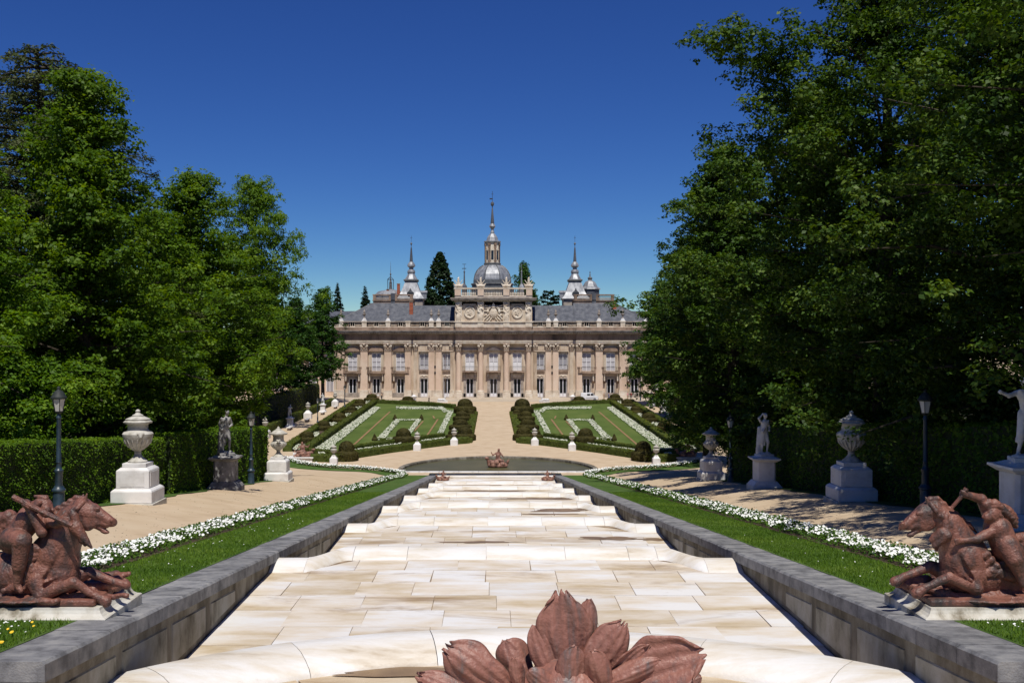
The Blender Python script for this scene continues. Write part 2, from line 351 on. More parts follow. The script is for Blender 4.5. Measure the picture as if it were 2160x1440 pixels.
# ------------------------------------------------------------------ the lie of the land (z = 0 at the plaza below the cascade)
def ss(a, b, x): t = min(1, max(0, (x - a) / (b - a))); return t * t * (3 - 2 * t)
def zc(d): return CZ - 3.118 - .1023 * d                      # along the cascade walls
def zr(d): return CZ - 2.6 - .1005 * d                        # along the rows of urns
def zl(d):
    if d <= 150: return 0.0
    if d <= 258: return .65 * (d - 150) / 108
    if d <= 275: return .65 + .48 * (d - 258) / 17
    return 1.13
def H(x, d):
    t = ss(11.6, 17, abs(x)); up = zc(d) + (zr(d) - zc(d)) * t
    s = ss(108, 138, d); return up * (1 - s) + zl(d) * s
def unpx(x, y):
    """the point of the ground that the photo shows at pixel (x, y)"""
    d = 120.0
    for _ in range(60):
        X = (x - VPX) / F * d + CX; d = .6 * d + .4 * max(12, (CZ - H(X, d)) * F / (y - 720))
    return ((x - VPX) / F * d + CX, d)
def at(x, y, d): return ((x - VPX) / F * d + CX, d, CZ - (y - 720) / F * d)

def lines(a, b, step): n = max(1, int(round((b - a) / step))); return [a + (b - a) * i / n for i in range(n + 1)]
def sheet(name, m, xs_of, ds, off, zf=None, nx=None):
    """a sheet lying on the ground; xs_of(d) gives its x stations"""
    V = []; Q = []
    for i, d in enumerate(ds):
        xs = xs_of(d)
        for x in xs: V.append((x, d, (zf or H)(x, d) + off))
    n = len(xs_of(ds[0]))
    for i in range(len(ds) - 1):
        for j in range(n - 1): a = i * n + j; Q.append((a, a + 1, a + n + 1, a + n))
    return put(name, mesh_np(name, np.array(V), np.array(Q)), m)

XR = [7.9, 9, 10.2, 11.6, 12.6, 13.6, 14.6, 15.6, 17, 19.6, 23, 28, 34, 42, 55, 80, 130, 260, 600, 2600]
D1 = lines(15.3, 108, 6) + lines(108, 127, 3)[1:]
D2 = lines(127, 150, 3) + lines(150, 258, 18)[1:] + [264, 270, 275, 285, 310, 400, 700, 1500, 4000, 7000]
V = []; Q = []
xs = [-x for x in XR[::-1]] + XR; n = len(xs); ds = D1 + D2[1:]
for d in ds:
    for x in xs: V.append((x, d, H(x, d)))
mid = len(XR) - 1
for i in range(len(ds) - 1):
    for j in range(n - 1):
        if j == mid and ds[i] < 126.9: continue
        a = i * n + j; Q.append((a, a + 1, a + n + 1, a + n))
structure(put('sand_path', mesh_np('sand_path', np.array(V), np.array(Q)), M['sand']))
COURT = CZ - 6.35
structure(MB().add([(-300, -80, COURT), (300, -80, COURT), (300, 15.4, COURT), (-300, 15.4, COURT)], [(0, 1, 2, 3)]).build('lower_court', M['court']))
structure(MB().add([(-300, 15.32, COURT - .1), (-7.95, 15.32, COURT - .1), (-7.95, 15.32, H(-8, 15.3)), (-12, 15.32, H(-12, 15.3)), (-17, 15.32, H(-17, 15.3)), (-300, 15.32, H(-18, 15.3))], [(0, 1, 2, 3, 4, 5)]).build('terrace_bank', M['wall_stone']))
structure(MB().add([(300, 15.32, COURT - .1), (7.95, 15.32, COURT - .1), (7.95, 15.32, H(-8, 15.3)), (12, 15.32, H(-12, 15.3)), (17, 15.32, H(-17, 15.3)), (300, 15.32, H(-18, 15.3))], [(0, 1, 2, 3, 4, 5)]).build('terrace_bank', M['wall_stone']))
def wx(d): return 20.4 if d < 84 else 20.4 + (d - 84) / 56 * 22.6 if d < 140 else 43.0
for sgn in (-1, 1):
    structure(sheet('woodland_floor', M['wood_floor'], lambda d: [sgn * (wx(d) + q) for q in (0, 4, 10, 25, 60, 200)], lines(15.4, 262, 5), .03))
    structure(sheet('lawn', M['lawn'], lambda d: [sgn * (7.9 + (q * (2.35 if d > 21.6 else 7 if d < 19 else 7 - 4.65 * (d - 19) / 2.6))) for q in (0, .5, 1)], lines(15.35, 24, .7) + lines(24, 124, 5)[1:], .035))
    structure(sheet('flower_bed', M['soil'], lambda d: [sgn * q for q in (10.26, 11, 11.7)], lines(22, 124, 4), .05))
    structure(sheet('verge', M['lawn'], lambda d: [sgn * q for q in (17.4 + .3 * math.sin(d), 18.3, 20.5)], lines(15.4, 84, 2), .03))
structure(sheet('palace_terrace', M['terrace'], lambda d: lines(-60, 60, 6), lines(262, 276, 2), .02))

# grass blades, daisies, dandelions and the two long beds of white flowers: nobody could count them
def blades(name, pts, h, wdt, m, seed, lean=.4):
    r = np.random.RandomState(seed); n = len(pts); a = r.uniform(0, 6.28, n); l = r.normal(0, lean, (n, 2)) * h
    hh = h * r.uniform(.5, 1.25, n)
    c, s = np.cos(a) * wdt, np.sin(a) * wdt
    V = np.zeros((n, 3, 3)); V[:, 0] = pts; V[:, 1] = pts; V[:, 2] = pts
    V[:, 0, 0] -= c; V[:, 0, 1] -= s; V[:, 1, 0] += c; V[:, 1, 1] += s; V[:, 2, 0] += l[:, 0]; V[:, 2, 1] += l[:, 1]; V[:, 2, 2] += hh
    return stuff(put(name, mesh_np(name, V.reshape(-1, 3), np.arange(3 * n).reshape(-1, 3)), m))
def cards(P, Nn, size, r, asp=.62, fold=.25):
    """leaf-shaped cards: four corners round a midrib, folded a little"""
    n = len(P); Nn = Nn / (np.linalg.norm(Nn, axis=1, keepdims=True) + 1e-9)
    t = r.normal(size=(n, 3)); t -= (t * Nn).sum(1, keepdims=True) * Nn; t /= np.linalg.norm(t, axis=1, keepdims=True) + 1e-9
    b = np.cross(Nn, t); s = (size * r.uniform(.6, 1.25, n))[:, None]
    V = np.stack([P - t * s * .5, P + b * s * asp * .5 + Nn * s * fold * .4 - t * s * .06, P + t * s * .5 - Nn * s * .12, P - b * s * asp * .5 + Nn * s * fold * .4 - t * s * .06], 1)
    return V.reshape(-1, 3), np.arange(4 * n).reshape(-1, 4)
def blooms(P, Nn, size, r, k=5):
    """small open flowers: k-cornered cups round a centre"""
    n = len(P); Nn = Nn / np.linalg.norm(Nn, axis=1, keepdims=True)
    t = r.normal(size=(n, 3)); t -= (t * Nn).sum(1, keepdims=True) * Nn; t /= np.linalg.norm(t, axis=1, keepdims=True)
    b = np.cross(Nn, t); s = (size * r.uniform(.7, 1.2, n))[:, None]; vs = [P - Nn * s * .25]
    for i in range(k): a = 2 * PI * i / k; vs.append(P + (t * math.cos(a) + b * math.sin(a)) * s * .5)
    V = np.stack(vs, 1).reshape(-1, 3); b0 = (np.arange(n) * (k + 1))[:, None]
    Fc = np.concatenate([np.concatenate([b0, b0 + 1 + i, b0 + 1 + (i + 1) % k], 1) for i in range(k)])
    return V, Fc
HV = np.vectorize(H)
R = np.random.RandomState(7)
for sgn in (-1, 1):
    n = 62000; d = 15.4 + 60 * R.uniform(0, 1, n) ** 2.0; x = 7.95 + R.uniform(0, 1, n) * np.where(d < 19, 5, 2.3)
    k = ~((d > 18.9) & (d < 21.4)); d, x = d[k], x[k] * sgn
    blades('grass', np.stack([x, d, HV(x, d) + .03], 1), .075, .011, M['blade'], 3 + sgn)
    # daisies in drifts on the near lawn
    n = 190; cxs = R.normal(9.6, .7, n); dd = R.uniform(15.6, 18.6, n); k = (cxs > 8.1)
    P = np.stack([sgn * cxs[k], dd[k], HV(cxs[k], dd[k]) + .1], 1)
    n2 = 46 if sgn < 0 else 14; x2 = R.uniform(8.1, 10.1, n2); d2 = 22 + 26 * R.uniform(0, 1, n2) ** 1.5
    P = np.concatenate([P, np.stack([sgn * x2, d2, HV(x2, d2) + .085], 1)])
    stuff(put('daisies', mesh_np('daisies', *blooms(P, np.array([0, -.35, 1.0]) + R.normal(0, .2, P.shape), .034, R, 6)), M['petal']), 'tiny white daisies scattered over the %s lawn by the horse' % ('left' if sgn < 0 else 'right'), 'daisies')
n = 26; x = R.normal(-7.95, .35, n).clip(-9.2, -7.95); d = R.uniform(15.6, 16.6, n); x[:4] = [-8.4, -8.2, -8.1, -8.3]; d[:4] = [17.6, 17.3, 17.9, 18.3]
P = np.stack([x - .12, d, HV(x, d) + .12], 1)
stuff(put('dandelions', mesh_np('dandelions', *blooms(P, np.array([0, -.4, 1.0]) + R.normal(0, .2, P.shape), .065, R, 7)), M['yellow']), 'yellow dandelions at the left end of the coping', 'dandelions')
for sgn in (-1, 1):
    side = 'left' if sgn < 0 else 'right'
    n = 22000; d = 22.3 + 102 * R.uniform(0, 1, n) ** 1.45; x = 10.95 + (R.beta(2, 2, n) - .5) * 1.5
    hgt = .34 * np.clip(1 - np.abs(x - 10.95) / .85, .15, 1) ** .5 * (1 + .3 * np.sin(d * 1.9 + x * 3) * np.cos(d * .83))
    P = np.stack([sgn * x, d, HV(x, d) + .06 + hgt * R.uniform(.2, 1.12, n)], 1)
    Nn = np.array([0, -.3, .8]) + R.normal(0, .45, P.shape)
    V, Q = cards(P, Nn, np.clip(.055 + d * .0016, 0, .2), R)
    stuff(put('bed_foliage', mesh_np('bed_foliage', V, Q), M['flower_leaf']))
    n = 8000; d = 22.3 + 101.5 * R.uniform(0, 1, n) ** 1.4; x = 10.95 + (R.beta(1.6, 1.6, n) - .5) * 1.28
    clump = np.sin(d * 2.7 + 4 * x) + np.sin(d * 6.1 - 7 * x) * .8 + R.normal(0, .8, n); k = clump > -.35; d, x = d[k], x[k]
    hgt = .31 * np.clip(1 - np.abs(x - 10.95) / .9, .1, 1) ** .5 * (1 + .25 * np.sin(d * 1.9 + x * 3) * np.cos(d * .83))
    P = np.stack([sgn * x, d, HV(x, d) + .1 + hgt * R.uniform(.55, 1.15, len(x))], 1)
    V, Q = blooms(P, np.array([0, -.55, .8]) + R.normal(0, .35, P.shape), np.clip(.088 + .0002 * d, 0, .13), R, 6)
    stuff(put('white_flowers', mesh_np('white_flowers', V, Q), M['petal']), 'long bed of white petunias between lawn and sand on the %s' % side, 'flowers')
# fallen specks on the sand
n = 900; x = R.uniform(12, 17, n) * R.choice([-1, 1], n); d = R.uniform(22, 90, n)
blades('fallen_twigs', np.stack([x, d, HV(x, d) + .006], 1), .015, .03, M['bark'], 5, 3)

# ------------------------------------------------------------------ the marble cascade
cas = thing('cascade', 'wide dry cascade of pale marble pools stepping down to the pond', 'cascade', (0, 32, 0))
O0 = Vector((0, 32, 0))
def loc(mb, o): mb.v = [(x - o[0], y - o[1], z - o[2]) for x, y, z in mb.v]; return mb
def lip_d(k, x):
    ax = abs(x); return 32.2 + 15.5 * k + 1.8 * (1 - ss(4.9, 6.05, ax))
def lip_z(k): return CZ - 6.6 - 1.63 * k
LX = [-7.06, -6.5, -6.02, -5.7, -5.4, -5.1, -4.8, -3.1, -.6, 1.9, 3.9, 4.8, 5.1, 5.4, 5.7, 6.02, 6.5, 7.06]
JO = [(0, 2), (2, 6), (6, 7), (7, 8), (8, 9), (9, 10), (10, 11), (11, 15), (15, 17)]
PROF = [(.10, -1.62), (.13, -.16), (.06, -.03), (-.02, 0), (-.22, -.01), (-.42, -.045), (-.62, -.11), (-.80, -.19), (-.95, -.245), (-1.0, -.3)]
def stations(i, j):
    out = []
    for a in range(i, j):
        n = 4 if abs(LX[a + 1] - LX[a]) < .6 else 1
        out += [LX[a] + (LX[a + 1] - LX[a]) * q / n for q in range(n)]
    return out + [LX[j]]
for k in range(6):
    lip = thing('lip', '', '', O0); del lip['label']; del lip['category']; lip.parent = cas; lip.location = (0, 0, 0)
    zz = lip_z(k)
    for bi, (i, j) in enumerate(JO):
        mb = MB(); xs = stations(i, j); xs[0] += .005; xs[-1] -= .005; dz = R.uniform(-.012, .012)
        mb.loft([[(x, lip_d(k, x) + s, zz + z + dz) for s, z in PROF] for x in xs], closed=False)
        n = len(PROF); mb.f.append(list(range(n))); mb.f.append(list(range((len(xs) - 1) * n, len(xs) * n))[::-1])
        loc(mb, O0); mb.build('lip_block', M['marble_lip'], lip, smooth=True)
    # pool floor above this lip
    fz = zz - .25
    d_up = 20.6 if k == 0 else 32.2 + 15.5 * (k - 1) + .1
    fl = MB()
    N_ = 24; ring = [(-7.06, d_up), (7.06, d_up)] + [(x, lip_d(k, x) - .3) for x in [7.06 - 14.12 * q / N_ for q in range(N_ + 1)]]
    fl.prism(ring, fz - .5, fz - .014); loc(fl, O0)
    f_ob = fl.build('pool_floor', M['joint'], cas)
    if k < 4:
        rows = lines(d_up + .02, 32.2 + 15.5 * k + .9, 1.55)
        for ri in range(len(rows) - 1):
            a, b = rows[ri] + .007, rows[ri + 1] - .007
            if k > 0 and b < d_up + 5: continue
            x = -7.05; n_x = 0
            while x < 7.0:
                wd = R.uniform(1.5, 2.25); wd = wd if n_x else wd * R.uniform(.4, 1)
                x2 = min(7.05, x + wd)
                if 7.05 - x2 < .6: x2 = 7.05
                x0_, x1_ = x + .007, x2 - .007; top = fz + R.uniform(-.008, .006)
                sk = R.uniform(-.03, .03)
                pts = [(x0_, a), (x1_ + sk, a), (x1_, b), (x0_, b)]
                pts = [(px_, min(py_, lip_d(k, px_) - .93)) for px_, py_ in pts]
                if pts[2][1] - a > .12 or pts[3][1] - a > .12:
                    mb = MB().prism(pts, fz - .06, top + .004); o = Vector(((x0_ + x1_) / 2, (a + b) / 2, fz))
                    loc(mb, o); mb.build('tile', M['tile'], f_ob, loc=o - O0)
                x = x2; n_x += 1
    else:
        mb = MB().prism([(p, min(q, lip_d(k, p) - .9)) for p, q in ring], fz - .04, fz); loc(mb, O0)
        mb.build('paving', M['tile'], f_ob)
    # gravelly dark gutter at the foot of the walls is the floor's own joint
fz = CZ - 16.15 - .02
loc(MB().box(-7.06, 7.06, 109.5, 126.9, fz - .4, fz), O0)
last = MB().box(-7.06, 7.06, 109.8, 126.4, fz - .4, fz); loc(last, O0); last.build('pool_floor', M['tile'], cas)
last = MB().box(-7.06, 7.06, 124.6, 125.2, fz, fz + .28); loc(last, O0); bevel(last.build('lip', M['marble_lip'], cas), .08, 3)

def blob(name, cx, d, z, rx, ry, seed, m):
    r = np.random.RandomState(seed); n = 96; ph = r.uniform(0, 6.28, 11); am = r.uniform(.05, .32, 11) / (1 + .16 * np.arange(11))
    pts = []
    for i in range(n):
        a = 2 * PI * i / n; q = 1 + sum(am[j] * math.sin((j + 1) * a + ph[j]) for j in range(11)) * .62
        pts.append((rx * q * math.cos(a), ry * q * math.sin(a)))
    o = MB().add([(x, y, 0) for x, y in pts], [tuple(range(n))]).build(name, m, loc=(cx, d, z))
    return structure(o)
for px_, py_, k, rx, ry in ((1020, 1143, 1, 1.5, .22), (1275, 1135, 1, 1.1, .42), (1385, 1137, 1, .9, .3), (1165, 1084, 2, 2.1, .2), (1180, 1073, 2, 1.6, .6), (1130, 1051, 3, 2.8, .5), (1245, 1052, 3, 1.6, .4),
                          (1030, 1020, 5, 5.0, .8), (1040, 1032, 4, 3.2, .5)):
    fz = lip_z(k) - .25; d = (CZ - fz) * F / (py_ - 720); lim = lip_d(k, 0) - 1.15 - ry * 1.3
    d = min(d, lim)
    blob('puddle', (px_ - VPX) / F * d + CX, d, fz + .012, rx, ry, px_, M['puddle'])

# retaining walls with granite coping
for sgn in (-1, 1):
    side = 'left' if sgn < 0 else 'right'
    wl = thing('retaining_wall', 'sloping grey granite retaining wall along the %s side of the cascade' % side, 'wall', (sgn * 7.2, 15.3, 0))
    o0 = Vector((sgn * 7.2, 15.3, 0))
    mb = MB(); dd = lines(15.45, 126.4, 3)
    mb.loft([[(sgn * 7.07, d, min(zc(d) - 1.9, CZ - 6.9 - .1 * max(0, d - 32)) - 1.2), (sgn * 7.07, d, zc(d) - .26), (sgn * 7.88, d, zc(d) - .26), (sgn * 7.88, d, zc(d) - 3.5)] for d in dd])
    loc(mb, o0); mb.build('wall_core', M['wall_stone'], wl)
    edges = [15.3]
    while edges[-1] < 123.5: edges.append(edges[-1] + (1.5 if edges[-1] < 45 else 2.2) * R.uniform(.85, 1.15))
    edges[-1] = 124.4
    for a, b in zip(edges[:-1], edges[1:]):
        a_, b_ = a + .008, b - .008; t = R.uniform(-.008, .008)
        mb = MB(); i0, i1 = 6.93, 7.92
        def sec(d):
            z = zc(d) + .03 + t
            return [(sgn * i0, d, z - .30), (sgn * i0, d, z - .045), (sgn * (i0 + .045), d, z), (sgn * (i1 - .03), d, z), (sgn * i1, d, z - .03), (sgn * i1, d, z - .3)]
        mb.loft([sec(a_), sec(b_)]); o = Vector((sgn * 7.4, (a + b) / 2, zc((a + b) / 2)))
        loc(mb, o); mb.build('coping_block', M['granite'], wl, loc=o - o0)
    # pale panels between darker piers
    d = 16.3
    while d < 62:
        L_ = R.uniform(2.0, 2.6)
        def zf(q):
            k = 0
            while q > 33.2 + 15.5 * k: k += 1
            return lip_z(k) - .25
        lo = max(zf(d), zf(d + L_)) + .12; A, B = zc(d) - .5, zc(d + L_) - .5
        if min(A, B) - lo > .25:
            mb = MB(); x0_, x1_ = sgn * 7.075, sgn * 7.045
            mb.add([(x0_, d, lo), (x0_, d + L_, lo), (x0_, d + L_, B), (x0_, d, A), (x1_, d + .03, lo + .03), (x1_, d + L_ - .03, lo + .03), (x1_, d + L_ - .03, B - .03), (x1_, d + .03, A - .03)],
                   [(0, 1, 2, 3), (4, 5, 6, 7), (0, 1, 5, 4), (1, 2, 6, 5), (2, 3, 7, 6), (3, 0, 4, 7)])
            o = Vector((sgn * 7.06, d + L_ / 2, lo)); loc(mb, o); mb.build('wall_panel', M['panel'], wl, loc=o - o0)
        d += L_ + R.uniform(.28, .5)
    # end pier and short return facing the camera
    mb = MB().box(min(sgn * 7.0, sgn * 13), max(sgn * 7.0, sgn * 13), 15.3, 15.55, COURT, zc(15.3) - .28); loc(mb, o0); mb.build('end_wall', M['wall_stone'], wl)
    mb = MB().box(min(sgn * 7.93, sgn * 13), max(sgn * 7.93, sgn * 13), 15.2, 15.75, zc(15.3) - .27, zc(15.3) + .05); loc(mb, o0); bevel(mb.build('coping_block', M['granite'], wl), .03)

# round basin in front
bas = thing('fountain_basin', 'round pale marble fountain basin with a broad rolled rim', 'basin', (0, 11.8, CZ - 6.2))
ob = Vector((0, 11.8, CZ - 6.2)); RO = 10.0
PR = [(10.0, -.7), (10.0, .2), (9.97, .27), (9.90, .3), (9.5, .31), (9.2, .29), (8.9, .22), (8.65, .12), (8.55, .02), (8.53, -.1)]
na = 22
for i in range(na):
    a0 = 2 * PI * i / na + .03; a1 = 2 * PI * (i + 1) / na + .03 - .0016
    if abs(math.cos((a0 + a1) / 2)) * RO > 8 and math.sin(a0) > -.2 and math.sin(a0) < .3: pass
    mb = MB(); dz = R.uniform(-.008, .008)
    mb.loft([[(r * math.cos(a), r * math.sin(a), z + dz) for r, z in PR] for a in [a0 + (a1 - a0) * q / 8 for q in range(9)]], closed=False)
    n = len(PR); mb.f.append(list(range(n))[::-1]); mb.f.append(list(range(8 * n, 9 * n)))
    mid = (a0 + a1) / 2
    if abs(9.3 * math.cos(mid)) > 7.6 and math.sin(mid) * 9.3 + 11.8 > 14.2: continue
    mb.v = [v if abs(v[0]) < 7.05 or v[1] + 11.8 < 15.2 else (math.copysign(7.05, v[0]), v[1], v[2]) for v in mb.v]
    mb.build('rim_block', M['marble_lip'], bas, smooth=True)
for (r0, r1, nn) in ((6.6, 8.6, 18), (4.2, 6.57, 14), (0.3, 4.17, 8)):
    for i in range(nn):
        a0 = 2 * PI * i / nn + r0; a1 = 2 * PI * (i + 1) / nn + r0 - .006; top = -.02 - (8.6 - r1) * .02 + R.uniform(-.006, .006); bot = -.02 - (8.6 - r0) * .02
        q = [a0 + (a1 - a0) * t / 4 for t in range(5)]
        mb = MB(); A = [(r1 * math.cos(a), r1 * math.sin(a)) for a in q]; Bq = [(r0 * math.cos(a), r0 * math.sin(a)) for a in q[::-1]]
        mb.prism(A + Bq, -.3, top); mb.build('floor_slab', M['basin'], bas)
blob('puddle', -2.1, 19.75, CZ - 6.2 + .005, 1.7, .25, 12, M['puddle'])

# ------------------------------------------------------------------ pond with dark stone rim
PC = (0.35, 128.0); PA, PB = 11.6, 13.2
pond = thing('pond_rim', 'half round dark stone pond rim at the foot of the cascade', 'pond', (PC[0], PC[1], 0))
nb = 26
for i in range(nb):
    a0 = PI * i / nb; a1 = PI * (i + 1) / nb - .003
    q = [a0 + (a1 - a0) * t / 3 for t in range(4)]
    mb = MB(); mb.loft([[((PA + r) * math.cos(a), (PB + r) * math.sin(a), z) for r, z in ((0, -.6), (0, .30), (.06, .36), (.55, .36), (.6, .3), (.6, -.3))] for a in q], closed=False)
    n = 6; mb.f.append(list(range(n))); mb.f.append(list(range(3 * n, 4 * n))[::-1]); mb.build('rim_block', M['wall_stone'], pond)
for i in range(10):
    x0_ = -PA - .3 + (2 * PA + .6) * i / 10
    bevel(MB().box(x0_ + .008, x0_ + (2 * PA + .6) / 10 - .008, -.75, -.05, -.9, .02).build('front_slab', M['white_marble'], pond), .03)
structure(MB().add([(PC[0] + (PA + .05) * math.cos(PI * i / 40), PC[1] + (PB + .05) * math.sin(PI * i / 40), .13 if False else .05) for i in range(41)] + [(PC[0] - PA, PC[1] - .06, .05), (PC[0] + PA, PC[1] - .06, .05)], [tuple(list(range(41)) + [41, 42])]).build('pond_water', M['pond_water']))
# grass and flower border sweeping round the plaza on both sides
def ribbon(name, pts, off0, off1, up, m):
    V = []; Q = []
    for i, p in enumerate(pts):
        a = Vector(pts[max(0, i - 1)]); b = Vector(pts[min(len(pts) - 1, i + 1)]); t = (b - a).normalized(); nn = Vector((-t.y, t.x))
        for o in (off0, (off0 + off1) / 2, off1): V.append((p[0] + nn.x * o, p[1] + nn.y * o, H(p[0] + nn.x * o, p[1] + nn.y * o) + up))
    for i in range(len(pts) - 1):
        for j in range(2): a = i * 3 + j; Q.append((a, a + 1, a + 4, a + 3))
    return structure(put(name, mesh_np(name, np.array(V), np.array(Q)), m))
def smooth_path(pts, n=6):
    P = [Vector(p) for p in pts]; out = []
    for i in range(len(P) - 1):
        p0, p1, p2, p3 = P[max(0, i - 1)], P[i], P[i + 1], P[min(len(P) - 1, i + 2)]
        for q in range(n):
            t = q / n; out.append(tuple(.5 * ((2 * p1) + (p2 - p0) * t + (2 * p0 - 5 * p1 + 4 * p2 - p3) * t * t + (3 * p1 - p0 - 3 * p2 + p3) * t ** 3)))
    return out + [tuple(P[-1])]
BORD = smooth_path([(-10.9, 124.5), (-13.2, 127.2), (-17, 128.8), (-21, 131), (-24.8, 134.5), (-28, 140)])
for sgn in (-1, 1):
    pts = [(-sgn * x, d) for x, d in BORD]
    ribbon('border_lawn', pts, 2.6 * -sgn, -.4 * -sgn, .05, M['lawn'])
    r = R; n = 2600; ii = r.uniform(0, len(pts) - 1.01, n); i0 = ii.astype(int); f = ii - i0; A = np.array(pts); p = A[i0] * (1 - f)[:, None] + A[i0 + 1] * f[:, None]
    p = p + np.stack([r.normal(0, .18, n), r.uniform(-.2, 1.0, n)], 1); k = r.uniform(0, 1, n) < .8
    Pp = np.stack([p[:, 0], p[:, 1], HV(p[:, 0], p[:, 1]) + r.uniform(.12, .4, n)], 1)
    V, Q = cards(Pp, np.array([0, -.3, .8]) + r.normal(0, .4, Pp.shape), .22, r); stuff(put('bed_foliage', mesh_np('bed_foliage', V, Q), M['flower_leaf']))
    Pp = Pp[:1000] + np.array([0, 0, .14]); V, Q = blooms(Pp, np.array([0, -.6, .8]) + r.normal(0, .3, Pp.shape), .12, r)
    stuff(put('white_flowers', mesh_np('white_flowers', V, Q), M['petal']), 'curved border of white flowers round the %s side of the plaza' % ('left' if sgn < 0 else 'right'), 'flowers')
# ------------------------------------------------------------------ parterre
ORD = ['front', 'second', 'third', 'fourth', 'fifth', 'sixth', 'seventh', 'eighth', 'ninth', 'tenth']
def gp(pts, sgn=-1): return [((x if sgn < 0 else -x), d) for x, d in (unpx(*p) for p in pts)]
def poly_sheet(name, pts, up, m):
    """flat bed filled as a fan of strips, following the ground"""
    V = [(x, d, H(x, d) + up) for x, d in pts]
    return structure(MB().add(V, [tuple(range(len(V)))]).build(name, m))
def strip(name, A, B, n, up, m):
    """a strip between two ground lines given by end points"""
    V = []; Q = []
    for i in range(n + 1):
        t = i / n
        for P in (A, B): x = P[0][0] + (P[1][0] - P[0][0]) * t; d = P[0][1] + (P[1][1] - P[0][1]) * t; V.append((x, d, H(x, d) + up))
    for i in range(n): Q.append((2 * i, 2 * i + 1, 2 * i + 3, 2 * i + 2))
    return structure(put(name, mesh_np(name, np.array(V), np.array(Q)), m))
def hedge_along(name, pts, wd, hgt, label, sgn, leaves=True, m=None, seed=0, lsize=.24, dens=26):
    """low clipped hedge following a line: core, and a skin of leaves"""
    o = Vector((pts[0][0], pts[0][1], H(*pts[0])))
    th = thing(name, label, 'hedge', o, group='clipped low hedges of the parterre')
    P = [Vector(p) for p in pts]; rings = []
    q = []
    for a, b in zip(P[:-1], P[1:]):
        n = max(1, int((b - a).length / 1.2)); q += [a + (b - a) * i / n for i in range(n)]
    q.append(P[-1])
    cs = [(-.5, -.05), (-.5, .82), (-.42, .97), (0, 1.0), (.42, .97), (.5, .82), (.5, -.05)]
    r = np.random.RandomState(seed + 1); lp = []; ln = []
    for i, p in enumerate(q):
        t = (q[min(i + 1, len(q) - 1)] - q[max(i - 1, 0)]).normalized(); nn = Vector((-t.y, t.x)); z = H(p.x, p.y)
        rings.append([(p.x + nn.x * u * wd * r.uniform(.94, 1.04) - o.x, p.y + nn.y * u * wd - o.y, z + v * hgt * r.uniform(.96, 1.03) - o.z) for u, v in cs])
        if i < len(q) - 1:
            L_ = (q[i + 1] - p).length; k = int(L_ * dens * (hgt + wd * .6))
            s = r.uniform(0, 1, k); f = r.uniform(0, 1, k); per = 2 * hgt + wd; e = f * per
            u = np.where(e < hgt, -.5, np.where(e < hgt + wd, (e - hgt) / wd - .5, .5)); v = np.where(e < hgt, e / hgt, np.where(e < hgt + wd, 1.0, 1 - (e - hgt - wd) / hgt))
            x = p.x + t.x * s * L_ + nn.x * u * wd; y = p.y + t.y * s * L_ + nn.y * u * wd
            lp.append(np.stack([x - o.x, y - o.y, z + v * hgt - o.z], 1) + r.normal(0, .03, (k, 3)))
            side = (np.abs(u) > .49)[:, None]
            ln.append(np.where(side, np.sign(u)[:, None] * np.array([nn.x, nn.y, .25]), np.array([0, 0, 1.0])) + r.normal(0, .4, (k, 3)))
    mb = MB().loft(rings); mb.build('hedge_body', m or M['box_hedge'], th)
    if leaves:
        V, Qd = cards(np.concatenate(lp), np.concatenate(ln), lsize, r); lo_ = put('leaves', mesh_np('leaves', V, Qd), M['box_leaf'], th); lo_['kind'] = 'stuff'
    return th
def topiary_mesh(seed):
    """dome on a broader drum, clipped from yew: body and skin of leaves (unit: width 1 at the drum, height .82)"""
    r = np.random.RandomState(seed)
    prof = [(.47, 0), (.5, .06), (.5, .26), (.485, .33), (.44, .375), (.36, .40), (.335, .43), (.33, .52), (.30, .64), (.23, .74), (.12, .80), (0.01, .82)]
    rings = []
    for rr, z in prof:
        rings.append([(rr * math.cos(2 * PI * k / 22), rr * math.sin(2 * PI * k / 22), z) for k in range(22)])
    mb = MB().loft(rings); V = np.array(mb.v); V += (fbm(V * 6, seed, 3)[:, None] * .012) * np.array([1, 1, .4]); mb.v = [tuple(p) for p in V]
    body = mb.mesh('clipped_body', True)
    n = 2600; i = r.choice(len(prof) - 1, n, p=np.array([.03, .26, .09, .06, .06, .02, .09, .13, .12, .09, .05])); f = r.uniform(0, 1, n)
    pr = np.array(prof); a = r.uniform(0, 6.28, n); rr = pr[i, 0] * (1 - f) + pr[i + 1, 0] * f; z = pr[i, 1] * (1 - f) + pr[i + 1, 1] * f
    sl_ = pr[i, 0] - pr[i + 1, 0]; nz = np.where(np.abs(sl_) > .02, 1.0, .2)
    P = np.stack([rr * np.cos(a), rr * np.sin(a), z], 1); Nn = np.stack([np.cos(a), np.sin(a), nz], 1) + r.normal(0, .4, (n, 3))
    V, Q = cards(P, Nn, .055, r)
    return body, mesh_np('leaves', V, Q)
TOP = [topiary_mesh(s) for s in (3, 4)]
for b, l in TOP: b.materials.append(M['yew_core']); l.materials.append(M['yew'])
def topiary(x, d, wd, hgt, label, i):
    t = thing('topiary_dome', label, 'topiary', (x, d, H(x, d) - .05), i * 1.7, 'clipped yew domes of the parterre', (wd, wd, hgt / .82))
    b, l = TOP[i % 2]; put('clipped_body', b, M['yew_core'], t); lf = put('leaves', l, M['yew'], t); lf['kind'] = 'stuff'
    return t
